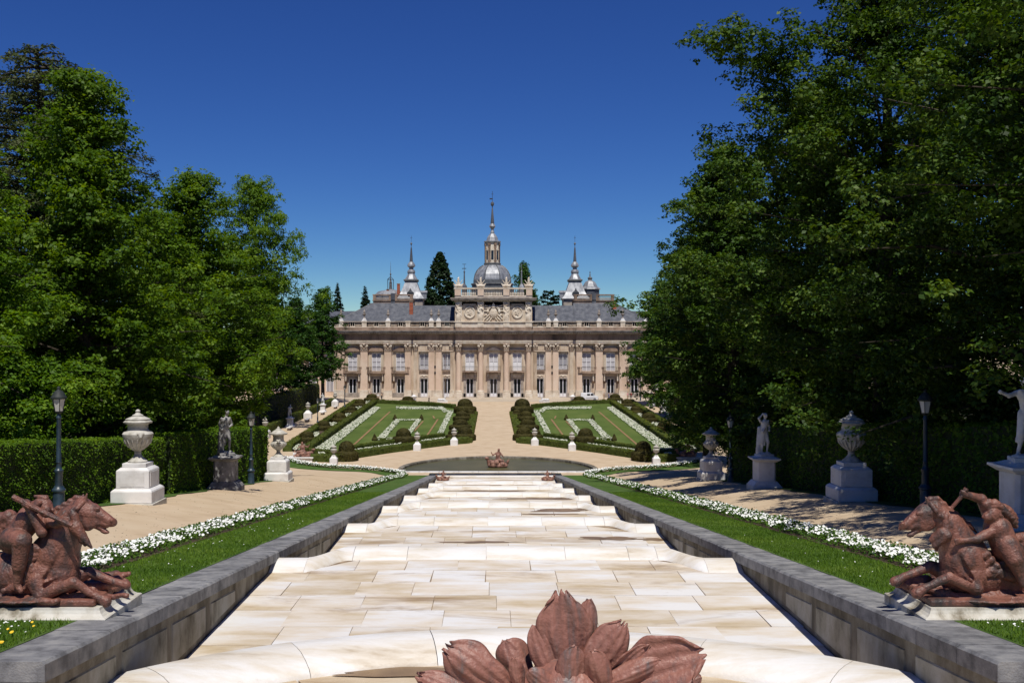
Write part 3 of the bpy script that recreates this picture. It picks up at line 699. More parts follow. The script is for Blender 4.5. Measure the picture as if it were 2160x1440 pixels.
# pixel layout of the left half; the right half mirrors it
ti = 0
for sgn in (-1, 1):
    side = 'left' if sgn < 0 else 'right'; G = lambda pts: gp(pts, sgn)
    front = [(758, 962), (820, 953), (880, 945), (949, 936), (986, 933)]
    lawn_b = [(645, 953)] + front[0:] + [(1003, 862), (958, 858), (847, 851), (795, 848)]
    poly_sheet('parterre_lawn', G(lawn_b), .03, M['parterre_lawn'])
    poly_sheet('parterre_bed', G([(604, 946), (640, 962), (800, 851), (752, 845)]), .03, M['soil'])
    # bare earth lines
    for a, b, wd in (((821, 869), (741, 942), .34), ((891, 889), (872, 910), .3), ((922, 885), (898, 921), .32), ((912, 878), (915, 884), .3)):
        (x0, d0), (x1, d1) = G([a, b]); strip('bare_line', [(x0, d0), (x1, d1)], [(x0 + wd, d0), (x1 + wd, d1)], 6, .13, M['bare'])
    # flower strips
    def flowers(label, A0, A1, B0, B1, n, hgt=.3, size=.2, green=.48, double=False, shape=None):
        (a0, a1, b0, b1) = G([A0, A1, B0, B1]); r = R
        s, t = r.uniform(0, 1, n), r.uniform(0, 1, n)
        p = (np.array(a0) * (1 - s)[:, None] + np.array(a1) * s[:, None]) * (1 - t)[:, None] + (np.array(b0) * (1 - s)[:, None] + np.array(b1) * s[:, None]) * t[:, None]
        P = np.stack([p[:, 0], p[:, 1], HV(p[:, 0], p[:, 1]) + r.uniform(.5, 1, n) * hgt], 1)
        k = int(n * (1 - green))
        V, Q = blooms(P[:k] + np.array([0, 0, .06]), np.array([0, -.5, .8]) + r.normal(0, .35, (k, 3)), size, r)
        stuff(put('flower_strip', mesh_np('flower_strip', V, Q), M['petal2']), label, 'flowers')
        V, Q = cards(P[k // 3:], np.array([0, -.3, .9]) + r.normal(0, .4, (n - k // 3, 3)), size * 1.5, r); stuff(put('bed_foliage', mesh_np('bed_foliage', V, Q), M['flower_leaf']))
    flowers('broad strip of white flowers along the outer edge of the %s parterre lawn' % side, (790, 859), (802, 862), (663, 951), (694, 950), 6500)
    flowers('outer arm of the flower rectangle in the middle of the %s parterre' % side, (833, 888), (845, 888), (795, 928), (811, 928), 1500)
    flowers('inner arm of the flower rectangle in the middle of the %s parterre' % side, (878, 888), (888, 888), (850, 926), (862, 926), 1300)
    flowers('thin far side of the flower rectangle in the %s parterre' % side, (834, 886.6), (888, 886.6), (834, 888.6), (888, 888.6), 300)
    flowers('thin near side of the flower rectangle in the %s parterre' % side, (793, 927), (858, 926), (792, 930), (858, 929), 420)
    flowers('flower strip of the %s parterre nearest the central walk' % side, (946, 868), (957, 868), (922, 918), (934, 918), 1700)
    flowers('flower band along the palace end of the %s parterre' % side, (834, 859.5), (928, 860), (836, 864), (933, 865), 1500)
    flowers('short slanting flower band at the palace end of the %s parterre near the walk' % side, (926, 860), (934, 860), (936, 871), (946, 870), 500)
    flowers('row of white flowers between the two front hedges of the %s parterre' % side, (746, 953), (846, 939), (748, 955), (848, 941.5), 900, .4)
    flowers('short row of white flowers in the front inner corner of the %s parterre' % side, (890, 933), (938, 927), (888, 936), (938, 930), 600, .4)
    flowers('little patch of white flowers by the front outer corner of the %s parterre' % side, (672, 961), (684, 961), (671, 964), (685, 964), 160, .5)
    for i, (x, y, wd) in enumerate(((632, 946, 14), (664, 919, 9), (702, 899, 9), (737, 879, 8), (757, 865, 7), (778, 852, 6))):
        flowers('white flowers between clipped domes along the outer edge of the %s parterre, %s patch' % (side, ORD[i]), (x - wd, y - 5), (x + wd * 1.1, y - 5), (x - wd * 1.2, y + 5), (x + wd * .8, y + 5), 320, .35)
    # hedges
    hedge_along('low_hedge', G([(790, 852), (650, 952)]), 1.3, 1.0, 'low hedge beside the broad flower strip of the %s parterre' % side, sgn, seed=1)
    hedge_along('low_hedge', G([(752, 849), (614, 944), (606, 952)]), 1.3, .9, 'outermost low hedge of the %s parterre next to the side walk' % side, sgn, seed=2)
    hedge_along('low_hedge', G([(793, 851), (847, 853), (905, 856), (958, 861)]), 1.2, .95, 'low hedge closing the palace end of the %s parterre' % side, sgn, seed=3)
    hedge_along('low_hedge', G([(660, 972), (704, 974), (756, 964), (820, 954), (880, 946), (949, 937), (986, 934)]), 1.3, 1.0, 'curved front hedge of the %s parterre facing the pond' % side, sgn, seed=4)
    hedge_along('low_hedge', G([(742, 950), (850, 933), (905, 926), (935, 922)]), .9, .75, 'inner of the two front hedges of the %s parterre' % side, sgn, seed=5)
    hedge_along('low_hedge', G([(648, 954), (700, 961), (735, 962)]), .9, .7, 'short hedge in the front outer corner of the %s parterre' % side, sgn, seed=8)
    hedge_along('low_hedge', G([(987, 934), (1001, 872)]), 1.4, .5, 'hedge of the %s parterre along the central walk' % side, sgn, seed=6)
    hedge_along('low_hedge', G([(792, 929.5), (822, 929)]), .5, .45, 'tiny edging hedge at the near side of the %s flower rectangle' % side, sgn, seed=7, lsize=.15)
    # domes: (centre x, base y, width px, height px)
    S1 = [(647, 936, 46, 24), (683, 910, 40, 20), (716, 894, 42, 21), (742, 876, 33, 17), (759, 862, 33, 18), (784, 849, 33, 16)]
    for i, (x, y, wd, hg) in enumerate(S1):
        (X, d), = G([(x, y - 3)]); topiary(X, d, wd * d / F, hg * d / F * 1.02, '%s clipped yew dome in the outer row of the %s parterre, counted from the pond' % (ORD[i].replace('front', 'first'), side), ti); ti += 1
    for x, y, wd, hg, lab in ((731, 974, 50, 42, 'big clipped yew dome at the front outer corner of the %s parterre'), (851, 938, 47, 33, 'big clipped yew dome at the front of the %s flower rectangle'), (860, 852, 34, 14, 'clipped yew dome at the palace end of the %s parterre'),
                              (981, 874, 48, 31, 'first clipped yew dome by the central walk on the %s, nearest the palace'), (974, 890, 38, 21, 'second clipped yew dome from the palace along the %s of the central walk'),
                              (971, 909, 48, 23, 'third clipped yew dome from the palace along the %s of the central walk'), (981, 931, 46, 29, 'clipped yew dome at the pond end of the central walk on the %s'), (955, 928, 30, 20, 'smaller clipped yew dome next to the last one by the central walk on the %s'),
                              (993, 880, 24, 14, 'narrow clipped yew dome standing out into the central walk on the %s'), (808, 850, 14, 6, 'very small clipped yew dome at the far outer corner of the %s parterre')):
        (X, d), = G([(x, y - 3)]); topiary(X, d, wd * d / F, hg * d / F, lab % side, ti); ti += 1
    for x, y in ((833, 886), (889, 886), (790, 930)):
        (X, d), = G([(x, y)])
        mb = MB().lathe([(.42, 0), (.45, .3), (.3, .6), (.12, 1.05), (.01, 1.2)], 10)
        V = np.array(mb.v); mb.v = [tuple(p) for p in V + fbm(V * 3, 3)[:, None] * .05]
        tag(mb.build('corner_bush', M['yew_core'], loc=(X, d, H(X, d))), 'tiny clipped bush at the %s corner of the %s flower rectangle' % ({833: 'far outer', 889: 'far inner', 790: 'near outer'}[x], side), 'bush')

# ------------------------------------------------------------------ tall clipped hedges beside the upper paths
def tall_hedge(name, x0, x1, y0, y1, h0, h1, label, dens, lsize, seed, faces='fti'):
    o = Vector(((x0 + x1) / 2, y0, zr(y0))); th = thing(name, label, 'hedge', o); r = np.random.RandomState(seed)
    mb = MB(); ds = lines(y0, y1, 2)
    def top(d): return zr(d) + h0 + (h1 - h0) * (d - y0) / (y1 - y0)
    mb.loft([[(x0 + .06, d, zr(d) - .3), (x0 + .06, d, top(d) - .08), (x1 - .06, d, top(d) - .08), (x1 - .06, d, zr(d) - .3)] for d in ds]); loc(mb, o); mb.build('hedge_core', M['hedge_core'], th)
    P = []; Nn = []
    xi = x0 if abs(x0) < abs(x1) else x1; s_ = -1 if xi == x0 else 1
    k = int((y1 - y0) * (h0 + h1) / 2 * dens); d = y0 + (y1 - y0) * r.uniform(0, 1, k); v = r.uniform(0, 1, k); tp = np.vectorize(top)(d); z0 = np.vectorize(zr)(d)
    P.append(np.stack([np.full(k, xi), d, z0 + v * (tp - z0)], 1)); Nn.append(np.tile([s_ * .8, -.45, .8], (k, 1)))
    k = int((y1 - y0) * abs(x1 - x0) * dens); d = y0 + (y1 - y0) * r.uniform(0, 1, k); P.append(np.stack([r.uniform(x0, x1, k), d, np.vectorize(top)(d)], 1)); Nn.append(np.tile([0, -.15, 1.0], (k, 1)))
    for yy, ny in ((y0, -1), (y1, 1)):
        k = int(abs(x1 - x0) * h0 * dens); P.append(np.stack([r.uniform(x0, x1, k), np.full(k, yy), zr(yy) + r.uniform(0, 1, k) * (top(yy) - zr(yy))], 1)); Nn.append(np.tile([0, ny, .4], (k, 1)))
    P = np.concatenate(P); Nn = np.concatenate(Nn)
    bmp = fbm(P * np.array([1, 1, 1.4]), seed, 3, 1.3)[:, None] * .11
    P = P + Nn / np.linalg.norm(Nn, axis=1, keepdims=True) * bmp + r.normal(0, .035, P.shape) - o
    V, Q = cards(P, Nn + r.normal(0, .45, P.shape), lsize, r); lf = put('leaves', mesh_np('leaves', V, Q), M['hedge'], th); lf['kind'] = 'stuff'
    return th
tall_hedge('tall_hedge', -20.1, -18.35, 28, 57.6, 2.55, 3.1, 'sunlit clipped hedge behind the blue lamp post on the left', 190, .115, 21)
tall_hedge('tall_hedge', -20.3, -18.15, 58.2, 83.5, 3.3, 4.2, 'taller dark clipped hedge behind the weathered statue on the left', 110, .15, 22)
tall_hedge('tall_hedge', -25.6, -23.2, 63, 81, 6.3, 6.8, 'very high clipped hedge block under the left trees', 45, .22, 23)
tall_hedge('tall_hedge', 18.35, 20.3, 24, 84, 3.2, 4.2, 'shaded clipped hedge behind the urns on the right', 60, .2, 24)

# ------------------------------------------------------------------ urns, statues, pedestals
def pedestal_big(parent_loc, label, m, rz=0, sc=1.0):
    """white pedestal: low plinth, broad lower block, waisted upper block, stepped cap (1.95 m high, 1.7 m wide)"""
    t = thing('pedestal', label, 'pedestal', parent_loc, rz, 'pedestals along the upper paths', sc)
    bevel(MB().box(-.98, .98, -.98, .98, -.2, .10).build('ground_slab', M['urn_stone'], t), .02)
    bevel(MB().box(-.90, .90, -.90, .90, .103, .62).frustum(0, 0, .62, .72, 1.8, 1.8, 1.55, 1.55).build('lower_block', m, t), .035)
    b = MB().box(-.72, .72, -.72, .72, .723, 1.5).frustum(0, 0, 1.5, 1.62, 1.44, 1.44, 1.15, 1.15)
    bevel(b.build('upper_block', m, t), .03)
    pn = MB()
    for k in range(4): pn.box(-.52, .52, -.735, -.715, .82, 1.42, Matrix.Rotation(k * PI / 2, 4, 'Z'))
    pn.build('inset_panel', m, t)
    bevel(MB().box(-.52, .52, -.52, .52, 1.622, 1.80).build('cap', m, t), .02)
    return t
URN = [(.40, 0), (.42, .06), (.34, .12), (.26, .2), (.17, .30), (.14, .40), (.16, .44), (.14, .48), (.22, .56), (.40, .72), (.55, .92), (.64, 1.12), (.66, 1.26), (.60, 1.34), (.50, 1.38), (.44, 1.45), (.43, 1.62), (.47, 1.70), (.60, 1.73), (.62, 1.79), (.55, 1.84), (.5, 1.87), (.53, 1.91), (.38, 1.98), (.22, 2.04), (.24, 2.08), (.12, 2.14), (.08, 2.2), (.11, 2.26), (.06, 2.32), (.01, 2.34)]
URN2 = [(.40, 0), (.40, .05), (.3, .14), (.16, .3), (.13, .42), (.17, .46), (.15, .5), (.34, .62), (.52, .82), (.56, 1.0), (.5, 1.12), (.40, 1.2), (.39, 1.5), (.42, 1.62), (.66, 1.68), (.68, 1.76), (.58, 1.80), (.5, 1.84), (.36, 1.95), (.2, 2.02), (.22, 2.06), (.1, 2.12), (.09, 2.2), (.03, 2.26)]
def urn_parts(t, prof, m):
    ped = MB(); lid0 = next(i for i, p in enumerate(prof) if p[1] > 1.8)
    MB().lathe(prof[:9], 24).build('foot', m, t, True)
    MB().lathe([(prof[8][0] - .002, prof[8][1] + .001)] + prof[9:lid0], 28).build('bowl', m, t, True)
    MB().lathe([(prof[lid0 - 1][0] - .03, prof[lid0 - 1][1] + .002)] + prof[lid0:], 24).build('lid', m, t, True)
    # gadroons round the bowl, handles as masks
    g = MB()
    for k in range(16):
        a = 2 * PI * k / 16; pts = [(math.cos(a) * (r + .012), math.sin(a) * (r + .012), z) for r, z in ((.2, .55), (.39, .72), (.53, .90), (.59, 1.02))]
        g.tube(pts, [.02, .045, .055, .02], 5)
    g.build('gadroons', m, t, True)
    hd = sculpt_mesh('mask', [E((0, -.62, 1.2), (.10, .09, .13)), E((-.09, -.62, 1.29), (.08, .06, .07)), E((.09, -.62, 1.29), (.08, .06, .07)), C((0, -.68, 1.2), (0, -.71, 1.15), .025, .03), C((0, -.64, 1.1), (0, -.6, 1.0), .06, .02)], .022, .03)
    for k in range(2): put('mask', hd, m, t, rz=k * PI + .2)
def urn(loc_, label, prof, m, rz=0, sc=1.0, group='lidded stone urns'):
    t = thing('urn', label, 'urn', loc_, rz, group, sc); urn_parts(t, prof, m); return t
def figure(seed, arm='down', drape=True, hh=1.0):
    """standing draped figure in contrapposto, about 2 m, as round cones"""
    s = -1 if seed % 2 else 1; P = []
    hip = (0.05 * s, 0, 1.04); chest = (-.03 * s, .0, 1.46); nk = (-.02 * s, -.02, 1.68); hd = (-.05 * s, -.05, 1.86)
    P += [E(hip, (.18, .14, .15)), C((0.03 * s, .01, 1.1), (-.02 * s, 0, 1.5), .155, .17), E((-.03 * s, -.03, 1.5), (.20, .14, .16)), C(nk, (-.04 * s, -.03, 1.78), .065, .06), E(hd, (.092, .11, .125)), E((hd[0], hd[1] + .03, hd[2] + .03), (.105, .115, .11)), E((hd[0] + .015, hd[1] - .115, hd[2] - .01), (.018, .03, .03))]
    P += [C((.10 * s, 0, 1.0), (.12 * s, -.01, .55), .115, .08), C((.12 * s, -.01, .55), (.12 * s, .03, .1), .075, .045), C((.12 * s, .02, .06), (.14 * s, -.14, .04), .05, .035)]
    P += [C((-.09 * s, 0, 1.0), (-.13 * s, -.14, .56), .11, .078), C((-.13 * s, -.14, .56), (-.18 * s, .04, .1), .07, .042), C((-.18 * s, .03, .06), (-.23 * s, -.1, .04), .045, .03)]
    sh = [(-.2, -.01, 1.58), (.19, -.01, 1.56)]
    def arm_(a, e, h): return [C(a, e, .07, .055), C(e, h, .053, .038), E(h, (.05, .045, .055))]
    if arm == 'down': P += arm_(sh[0], (-.3, .04, 1.3), (-.24, -.12, 1.08)) + arm_(sh[1], (.3, .03, 1.28), (.13, -.17, 1.2))
    elif arm == 'out': P += arm_(sh[0], (-.42, -.1, 1.5), (-.66, -.22, 1.6)) + arm_(sh[1], (.3, .03, 1.3), (.26, -.05, 1.03))
    elif arm == 'up': P += arm_(sh[0], (-.34, -.08, 1.74), (-.14, -.12, 1.96)) + arm_(sh[1], (.3, .03, 1.3), (.2, -.14, 1.14))
    elif arm == 'hold': P += arm_(sh[0], (-.3, -.02, 1.34), (-.1, -.2, 1.4)) + arm_(sh[1], (.31, 0, 1.32), (.2, -.22, 1.45)) + [E((.1, -.22, 1.52), (.11, .08, .09))]
    if drape:
        r = random.Random(seed)
        for k in range(9):
            a = -1.2 + 2.4 * k / 8; x = .18 * math.sin(a); y = -.13 * math.cos(a) + .05
            P.append(C((x * .9, y, 1.1 - .05 * (k % 3)), (x * 1.35 + r.uniform(-.05, .05), y * 1.1, .35 + r.uniform(0, .3)), .05, .035))
        P.append(C((-.17 * s, -.1, 1.62), (.16 * s, -.12, 1.1), .05, .07)); P.append(C((.2 * s, .1, 1.25), (.24 * s, .14, .1), .1, .13))
    P += [C((.2 * s, .14, .7), (.2 * s, .16, 0), .1, .15), E((0, 0, 0), (.34, .3, .06))]
    return P
FIG = {}
def fig_mesh(seed, arm, res=.036):
    k = (seed, arm, res)
    if k not in FIG: FIG[k] = sculpt_mesh('figure', figure(seed, arm), res, .035, noise=.006, nf=14, seed=seed, cut=-.02)
    return FIG[k]
def statue(loc_, label, seed, arm, m, sc=1.0, rz=0.0, res=.036, group='standing marble statues'):
    t = thing('statue', label, 'statue', loc_, rz, group, sc); put('figure', fig_mesh(seed, arm, res), m, t)
    bevel(MB().box(-.36, .36, -.33, .33, -.16, -.012).build('base', m, t), .02); return t
def pedestal_statue(loc_, label, m, sc=1.0, rz=0.0):
    t = thing('pedestal', label, 'pedestal', loc_, rz, 'pedestals along the upper paths', sc)
    bevel(MB().box(-.92, .92, -.92, .92, -.25, .2).frustum(0, 0, .2, .5, 1.78, 1.78, 1.35, 1.35).build('foot', m, t), .03)
    mb = MB().prism([(-.62, -.5), (-.5, -.62), (.5, -.62), (.62, -.5), (.62, .5), (.5, .62), (-.5, .62), (-.62, .5)], .503, 1.72); bevel(mb.build('shaft', m, t), .02)
    bevel(MB().frustum(0, 0, 1.723, 1.86, 1.28, 1.28, 1.66, 1.66).box(-.85, .85, -.85, .85, 1.863, 1.95).frustum(0, 0, 1.953, 2.06, 1.4, 1.4, .9, .9).build('cornice', m, t), .015)
    return t
def row(d, x=17.0, sgn=-1): return (sgn * x, d, H(sgn * x, d))
def up(p, z): return (p[0], p[1], p[2] + z)
# left row
p = row(49.3); pedestal_big(p, 'white marble pedestal under the nearest left urn', M['white_marble'], 0, 1.06); urn(up(p, 1.905), 'grey white lidded urn nearest on the left path', URN, M['urn_stone'], .3, 1.06, 'lidded stone urns along the upper paths')
p = row(65.6); pedestal_statue(p, 'weathered grey pedestal of the left statue, chamfered shaft', M['old_base'], 1.04); statue(up(p, 2.3), 'weathered grey statue of a standing woman before the left hedge', 1, 'down', M['statue_stone'], 1.32, .5, .03)
p = row(81.8); pedestal_big(p, 'white marble pedestal under the second left urn, at the end of the hedge', M['white_marble'], 0, 1.04); urn(up(p, 1.87), 'pale lidded urn with a mask at the end of the left hedge', URN2, M['urn_stone'], 0, 1.04, 'lidded stone urns along the upper paths')
# right row, in the shade of the trees
p = row(34.3, sgn=1); pedestal_statue(p, 'shaded pedestal at the right edge behind the horse', M['white_marble'], 1.04); statue(up(p, 2.3), 'shaded statue with outstretched arm at the right edge', 2, 'out', M['statue_white'], 1.32, -.2, .03)
p = row(51, sgn=1); pedestal_big(p, 'shaded white pedestal under the nearest right urn', M['white_marble'], 0, 1.06); urn(up(p, 1.905), 'shaded lidded urn nearest on the right path', URN, M['urn_stone'], 0, 1.06, 'lidded stone urns along the upper paths')
p = row(67.3, sgn=1); pedestal_statue(p, 'shaded pedestal of the right statue with raised arm', M['white_marble'], 1.0); statue(up(p, 2.2), 'shaded statue with one arm raised to the head on the right', 3, 'up', M['statue_white'], 1.3, .3, .03)
p = row(83.6, sgn=1); pedestal_big(p, 'shaded white pedestal under the far right urn', M['white_marble'], 0, 1.04); urn(up(p, 1.87), 'shaded lidded urn at the far end of the right path', URN2, M['urn_stone'], 0, 1.04, 'lidded stone urns along the upper paths')

# smaller urns at the parterre front, and the row of marbles along the outer walks
def small_ped(loc_, label, w_=1.15, h_=.85):
    t = thing('pedestal', label, 'pedestal', loc_, 0, 'small white pedestals')
    bevel(MB().box(-w_ / 2, w_ / 2, -w_ / 2, w_ / 2, -.1, h_ * .86).build('block', M['white_marble'], t), .03)
    bevel(MB().frustum(0, 0, h_ * .863, h_ * 1.25, w_ * .92, w_ * .92, w_ * .35, w_ * .35).build('cap', M['white_marble'], t), .02); return t
URN3 = [(p_[0], p_[1]) for p_ in URN2]
pu = None
for sgn in (-1, 1):
    side = 'left' if sgn < 0 else 'right'
    for i, (x, y, top) in enumerate(((704, 980, 937), (880, 950, 910), (958, 939, 902))):
        (X, d), = gp([(x, y)], sgn); z = H(X, d); hgt = (y - top) * d / F; w_ = 15.5 * d / F
        nm = ('outermost', 'middle', 'innermost')[i]
        small_ped((X, d, z), '%s white pedestal before the front hedge of the %s parterre' % (nm, side), w_, hgt * .38)
        if pu is None:
            pu = urn((X, d, z + hgt * .44), '', URN, M['urn_stone'], 0, hgt * .57 / 2.3, 'pale urns before the parterre hedges'); q = pu
        else: q = copy_tree(pu); q.location = (X, d, z + hgt * .44); q.scale = [hgt * .57 / 2.3] * 3
        q['label'] = '%s pale urn before the front hedge of the %s parterre' % (nm, side)
    xw = 37.0
    kinds = [(170, 'urn'), (191, 'st'), (209.5, 'urn'), (228, 'st'), (246, 'urn')]
    for i, (d, kd) in enumerate(kinds):
        X = sgn * xw; z = H(X, d); nm = ORD[i].replace('front', 'nearest')
        if kd == 'urn':
            small_ped((X, d, z), 'white pedestal of the %s marble along the outer %s walk' % (nm, side), 1.5, 1.35)
            q = copy_tree(pu); q.location = (X, d, z + 1.62); q.scale = [.76] * 3; q['label'] = 'lidded urn, %s of the marbles along the outer %s walk' % (nm, side); q['group'] = 'marbles along the outer walks'
        else:
            pedestal_statue((X, d, z), 'white pedestal of the %s marble along the outer %s walk' % (nm, side), M['white_marble'], .84)
            statue((X, d, z + 1.86), 'white statue, %s of the marbles along the outer %s walk' % (nm, side), 4 + i % 3, 'hold' if i == 1 else 'out', M['statue_white'], 1.12, -.4 * sgn, .036, 'marbles along the outer walks')
    # stone benches between them
    for i, d in enumerate((183, 200.5, 219, 237)):
        X = sgn * 35.9; t = thing('stone_bench', 'low white stone bench after the %s marble along the outer %s walk' % (ORD[i].replace('front', 'nearest'), side), 'bench', (X, d + 2, H(X, d + 2)), 0, 'stone benches along the outer walks')
        bevel(MB().box(-.35, .35, -1.5, 1.5, .42, .58).build('seat', M['white_marble'], t), .03)
        for s_ in (-1, 1): MB().frustum(0, s_ * 1.1, -.05, .42, .5, .35, .4, .3).build('leg', M['stone_grey'], t)
    hedge_along('low_hedge', [(sgn * 38.6, 164), (sgn * 38.6, 255)], 1.2, 1.5, 'long low hedge behind the marbles of the outer %s walk' % side, sgn, seed=31, lsize=.3, dens=16)
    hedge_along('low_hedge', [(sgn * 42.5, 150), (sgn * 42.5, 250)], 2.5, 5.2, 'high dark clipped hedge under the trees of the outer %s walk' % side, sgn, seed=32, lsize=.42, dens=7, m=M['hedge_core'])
# white marble on the terrace: two round pots and two sphinxes
for sgn in (-1, 1):
    side = 'left' if sgn < 0 else 'right'
    x, d = sgn * 19.9, 264; urn_b = thing('stone_pot', 'wide white stone pot on the terrace behind the %s parterre' % side, 'pot', (x, d, H(x, d)), group='white pots on the palace terrace')
    MB().box(-.5, .5, -.5, .5, 0, .55).build('foot', M['white_marble'], urn_b); MB().lathe([(.3, .55), (.75, .8), (.95, 1.15), (.6, 1.2), (.4, 1.45), (.1, 1.6)], 16).build('bowl', M['white_marble'], urn_b, True)
    x, d = sgn * 12.6, 260.5; sp = thing('sphinx', 'white reclining sphinx at the palace end of the %s parterre' % side, 'sculpture', (x, d, H(x, d)), 0 if sgn < 0 else PI, 'white sphinxes')
    MB().box(-1.3, 1.3, -.45, .45, 0, .3).build('plinth', M['white_marble'], sp)
    put('body', sculpt_mesh('body', [C((-.8, 0, .62), (.5, 0, .66), .32, .28), E((-.85, .05, .6), (.4, .36, .36)), C((.5, 0, .7), (.65, 0, 1.05), .24, .16), E((.7, 0, 1.28), (.18, .17, .22)), E((.62, 0, 1.25), (.2, .22, .26)), C((.4, -.22, .45), (1.2, -.2, .38), .13, .1), C((.4, .22, .45), (1.2, .2, .38), .13, .1), C((-1.1, .1, .5), (-1.2, -.3, .4), .06, .05)], .055, .08), M['statue_white'], sp)

# ------------------------------------------------------------------ lamp posts
def lamp(loc_, hgt, label, sc=1.0):
    t = thing('street_lamp', label, 'street lamp', loc_, 0, 'old iron street lamps')
    s = hgt / 5.05
    MB().lathe([(.25, -.1), (.25, .12), (.22, .16), (.22, .85), (.27, .9), (.27, .96), (.2, 1.02), (.17, 1.1)], 12).build('base', M['lamp_iron'], t, True)
    MB().lathe([(.15, 1.1), (.145, 1.6), (.17, 1.64), (.17, 1.72), (.12, 1.78), (.10, 1.85), (.10, 2.02), (.115, 2.04), (.10, 2.08), (.085, 3.75), (.11, 3.8), (.09, 3.86), (.06, 3.95)], 12).build('pole', M['lamp_iron'], t, True)
    ln = MB().lathe([(.06, 3.95), (.16, 4.02), (.17, 4.06), (.1, 4.06)], 6).build('lantern', M['lamp_cap'], t)
    # six glass panes in a tapering frame
    for k in range(6):
        a0, a1 = 2 * PI * k / 6, 2 * PI * (k + 1) / 6; q = []
        for a, r, z in ((a0 + .06, .155, 4.07), (a1 - .06, .155, 4.07), (a1 - .06, .255, 4.55), (a0 + .06, .255, 4.55)): q.append((r * math.cos(a), r * math.sin(a), z))
        mb = MB().add(q, [(0, 1, 2, 3)]); mb.build('pane', M['lamp_glass'], ln)
    fr = MB()
    for k in range(6):
        a = 2 * PI * k / 6; fr.tube([(.165 * math.cos(a), .165 * math.sin(a), 4.05), (.27 * math.cos(a), .27 * math.sin(a), 4.57)], .013, 4)
    fr.build('bars', M['lamp_cap'], ln)
    MB().lathe([(.27, 4.555), (.31, 4.57), (.31, 4.63), (.27, 4.66), (.24, 4.74), (.15, 4.86), (.08, 4.9), (.06, 4.95), (.08, 4.99), (.02, 5.05)], 12).build('hood', M['lamp_cap'], ln, True)
    t.scale = (s * sc, s * sc, s); return t
L0 = lamp(row(41.5, 17.5), 5.0, 'dark blue iron lamp post behind the horse on the left')
def more_lamp(p, hgt, label, thin=1.0):
    c = copy_tree(L0); c.location = p; s = hgt / 5.05; c.scale = (s * thin, s * thin, s); c['label'] = label
more_lamp(row(74.7, 17.5), 5.15, 'blue iron lamp post between left statue and second urn')
more_lamp(row(43.5, 17.5, 1), 5.0, 'shaded lamp post behind the horse on the right')
more_lamp(row(79, 17.5, 1), 5.1, 'shaded lamp post between statue and far urn on the right')
for x, y, top, lab in ((670, 901, 838, 'dark slender lamp post on the outer left walk beside the clipped domes'), (727, 867, 811, 'dark slender lamp post at the palace end of the outer left walk'), (1409, 895, 832, 'slender lamp post in the shade of the outer right walk'), (1351, 845, 803, 'dark slender lamp post before the right end of the palace')):
    X, d = unpx(x, y); more_lamp((X, d, H(X, d)), (y - top) * d / F, lab, .8)
X, d = unpx(612, 905); more_lamp((-41, 180, H(-41, 180)), 5.0, 'small lamp half hidden by the hedge of the outer left walk')
# ------------------------------------------------------------------ the palace (local: x along the facade, y away from us, z up)
PX = 1 / 8.07
PO = Vector((.07, 275, 1.13))
pal = thing('palace', 'long pink and buff baroque palace with slate roofs, lead domes and spires', 'palace', PO)
def v(y): return (838 - y) * PX
def part(mb, name, m, parent=None, smooth=False, bev=0):
    o = mb.build(name, m, parent or pal, smooth)
    if bev: bevel(o, bev)
    return o
WINGS = [(-335, -173), (-80, 80), (173, 335)]; MIDS = [(-173, -80), (80, 173)]
WIN_P = [-50, 0, 50]; WIN_M = [-146.5, -97.5, 97.5, 146.5]; WIN_W = [-297, -247, -196, 196, 247, 297]
hw = 335 * PX
# walls: pieces between the openings, so that windows and doors stand in real recesses
zt = v(719)
ops = []
for c in WIN_P + WIN_W: ops += [(c, 7.6, v(829.5) if c not in WIN_P else .15, v(798)), (c, 9.6, v(782), v(743.5))]
for c in WIN_M: ops += [(c, 7.6, .15, v(798)), (c, 9.2, v(780), v(745))]
xs_ = sorted({c for c, *_ in ops})
mb = MB(); edge = -335
for c in xs_:
    oo = sorted([(z0, z1, w_) for cc, w_, z0, z1 in ops if cc == c]); wmax = max(o[2] for o in oo)
    mb.box(edge * PX, (c - wmax) * PX, 0, .8, -.5, zt); edge = c + wmax
    zb = -.5
    for z0, z1, w_ in oo:
        mb.box((c - wmax) * PX, (c + wmax) * PX, 0, .8, zb, z0)
        if w_ < wmax:
            mb.box((c - wmax) * PX, (c - w_) * PX, 0, .8, z0, z1); mb.box((c + w_) * PX, (c + wmax) * PX, 0, .8, z0, z1)
        zb = z1
    mb.box((c - wmax) * PX, (c + wmax) * PX, 0, .8, zb, zt)
mb.box(edge * PX, hw, 0, .8, -.5, zt)
part(mb, 'front_wall', M['wall_buff'])
part(MB().box(-hw, -hw + .8, .8, 17, -.5, zt).box(hw - .8, hw, .8, 17, -.5, zt).box(-hw + .8, hw - .8, 16.2, 17, -.5, zt).box(-hw + .8, hw - .8, 1.6, 16.2, zt - .4, zt), 'side_walls', M['stone_buff'])
part(MB().box(-hw + .85, hw - .85, 1.3, 1.5, 0, zt - .45), 'dark_interior', M['glass_dark'])
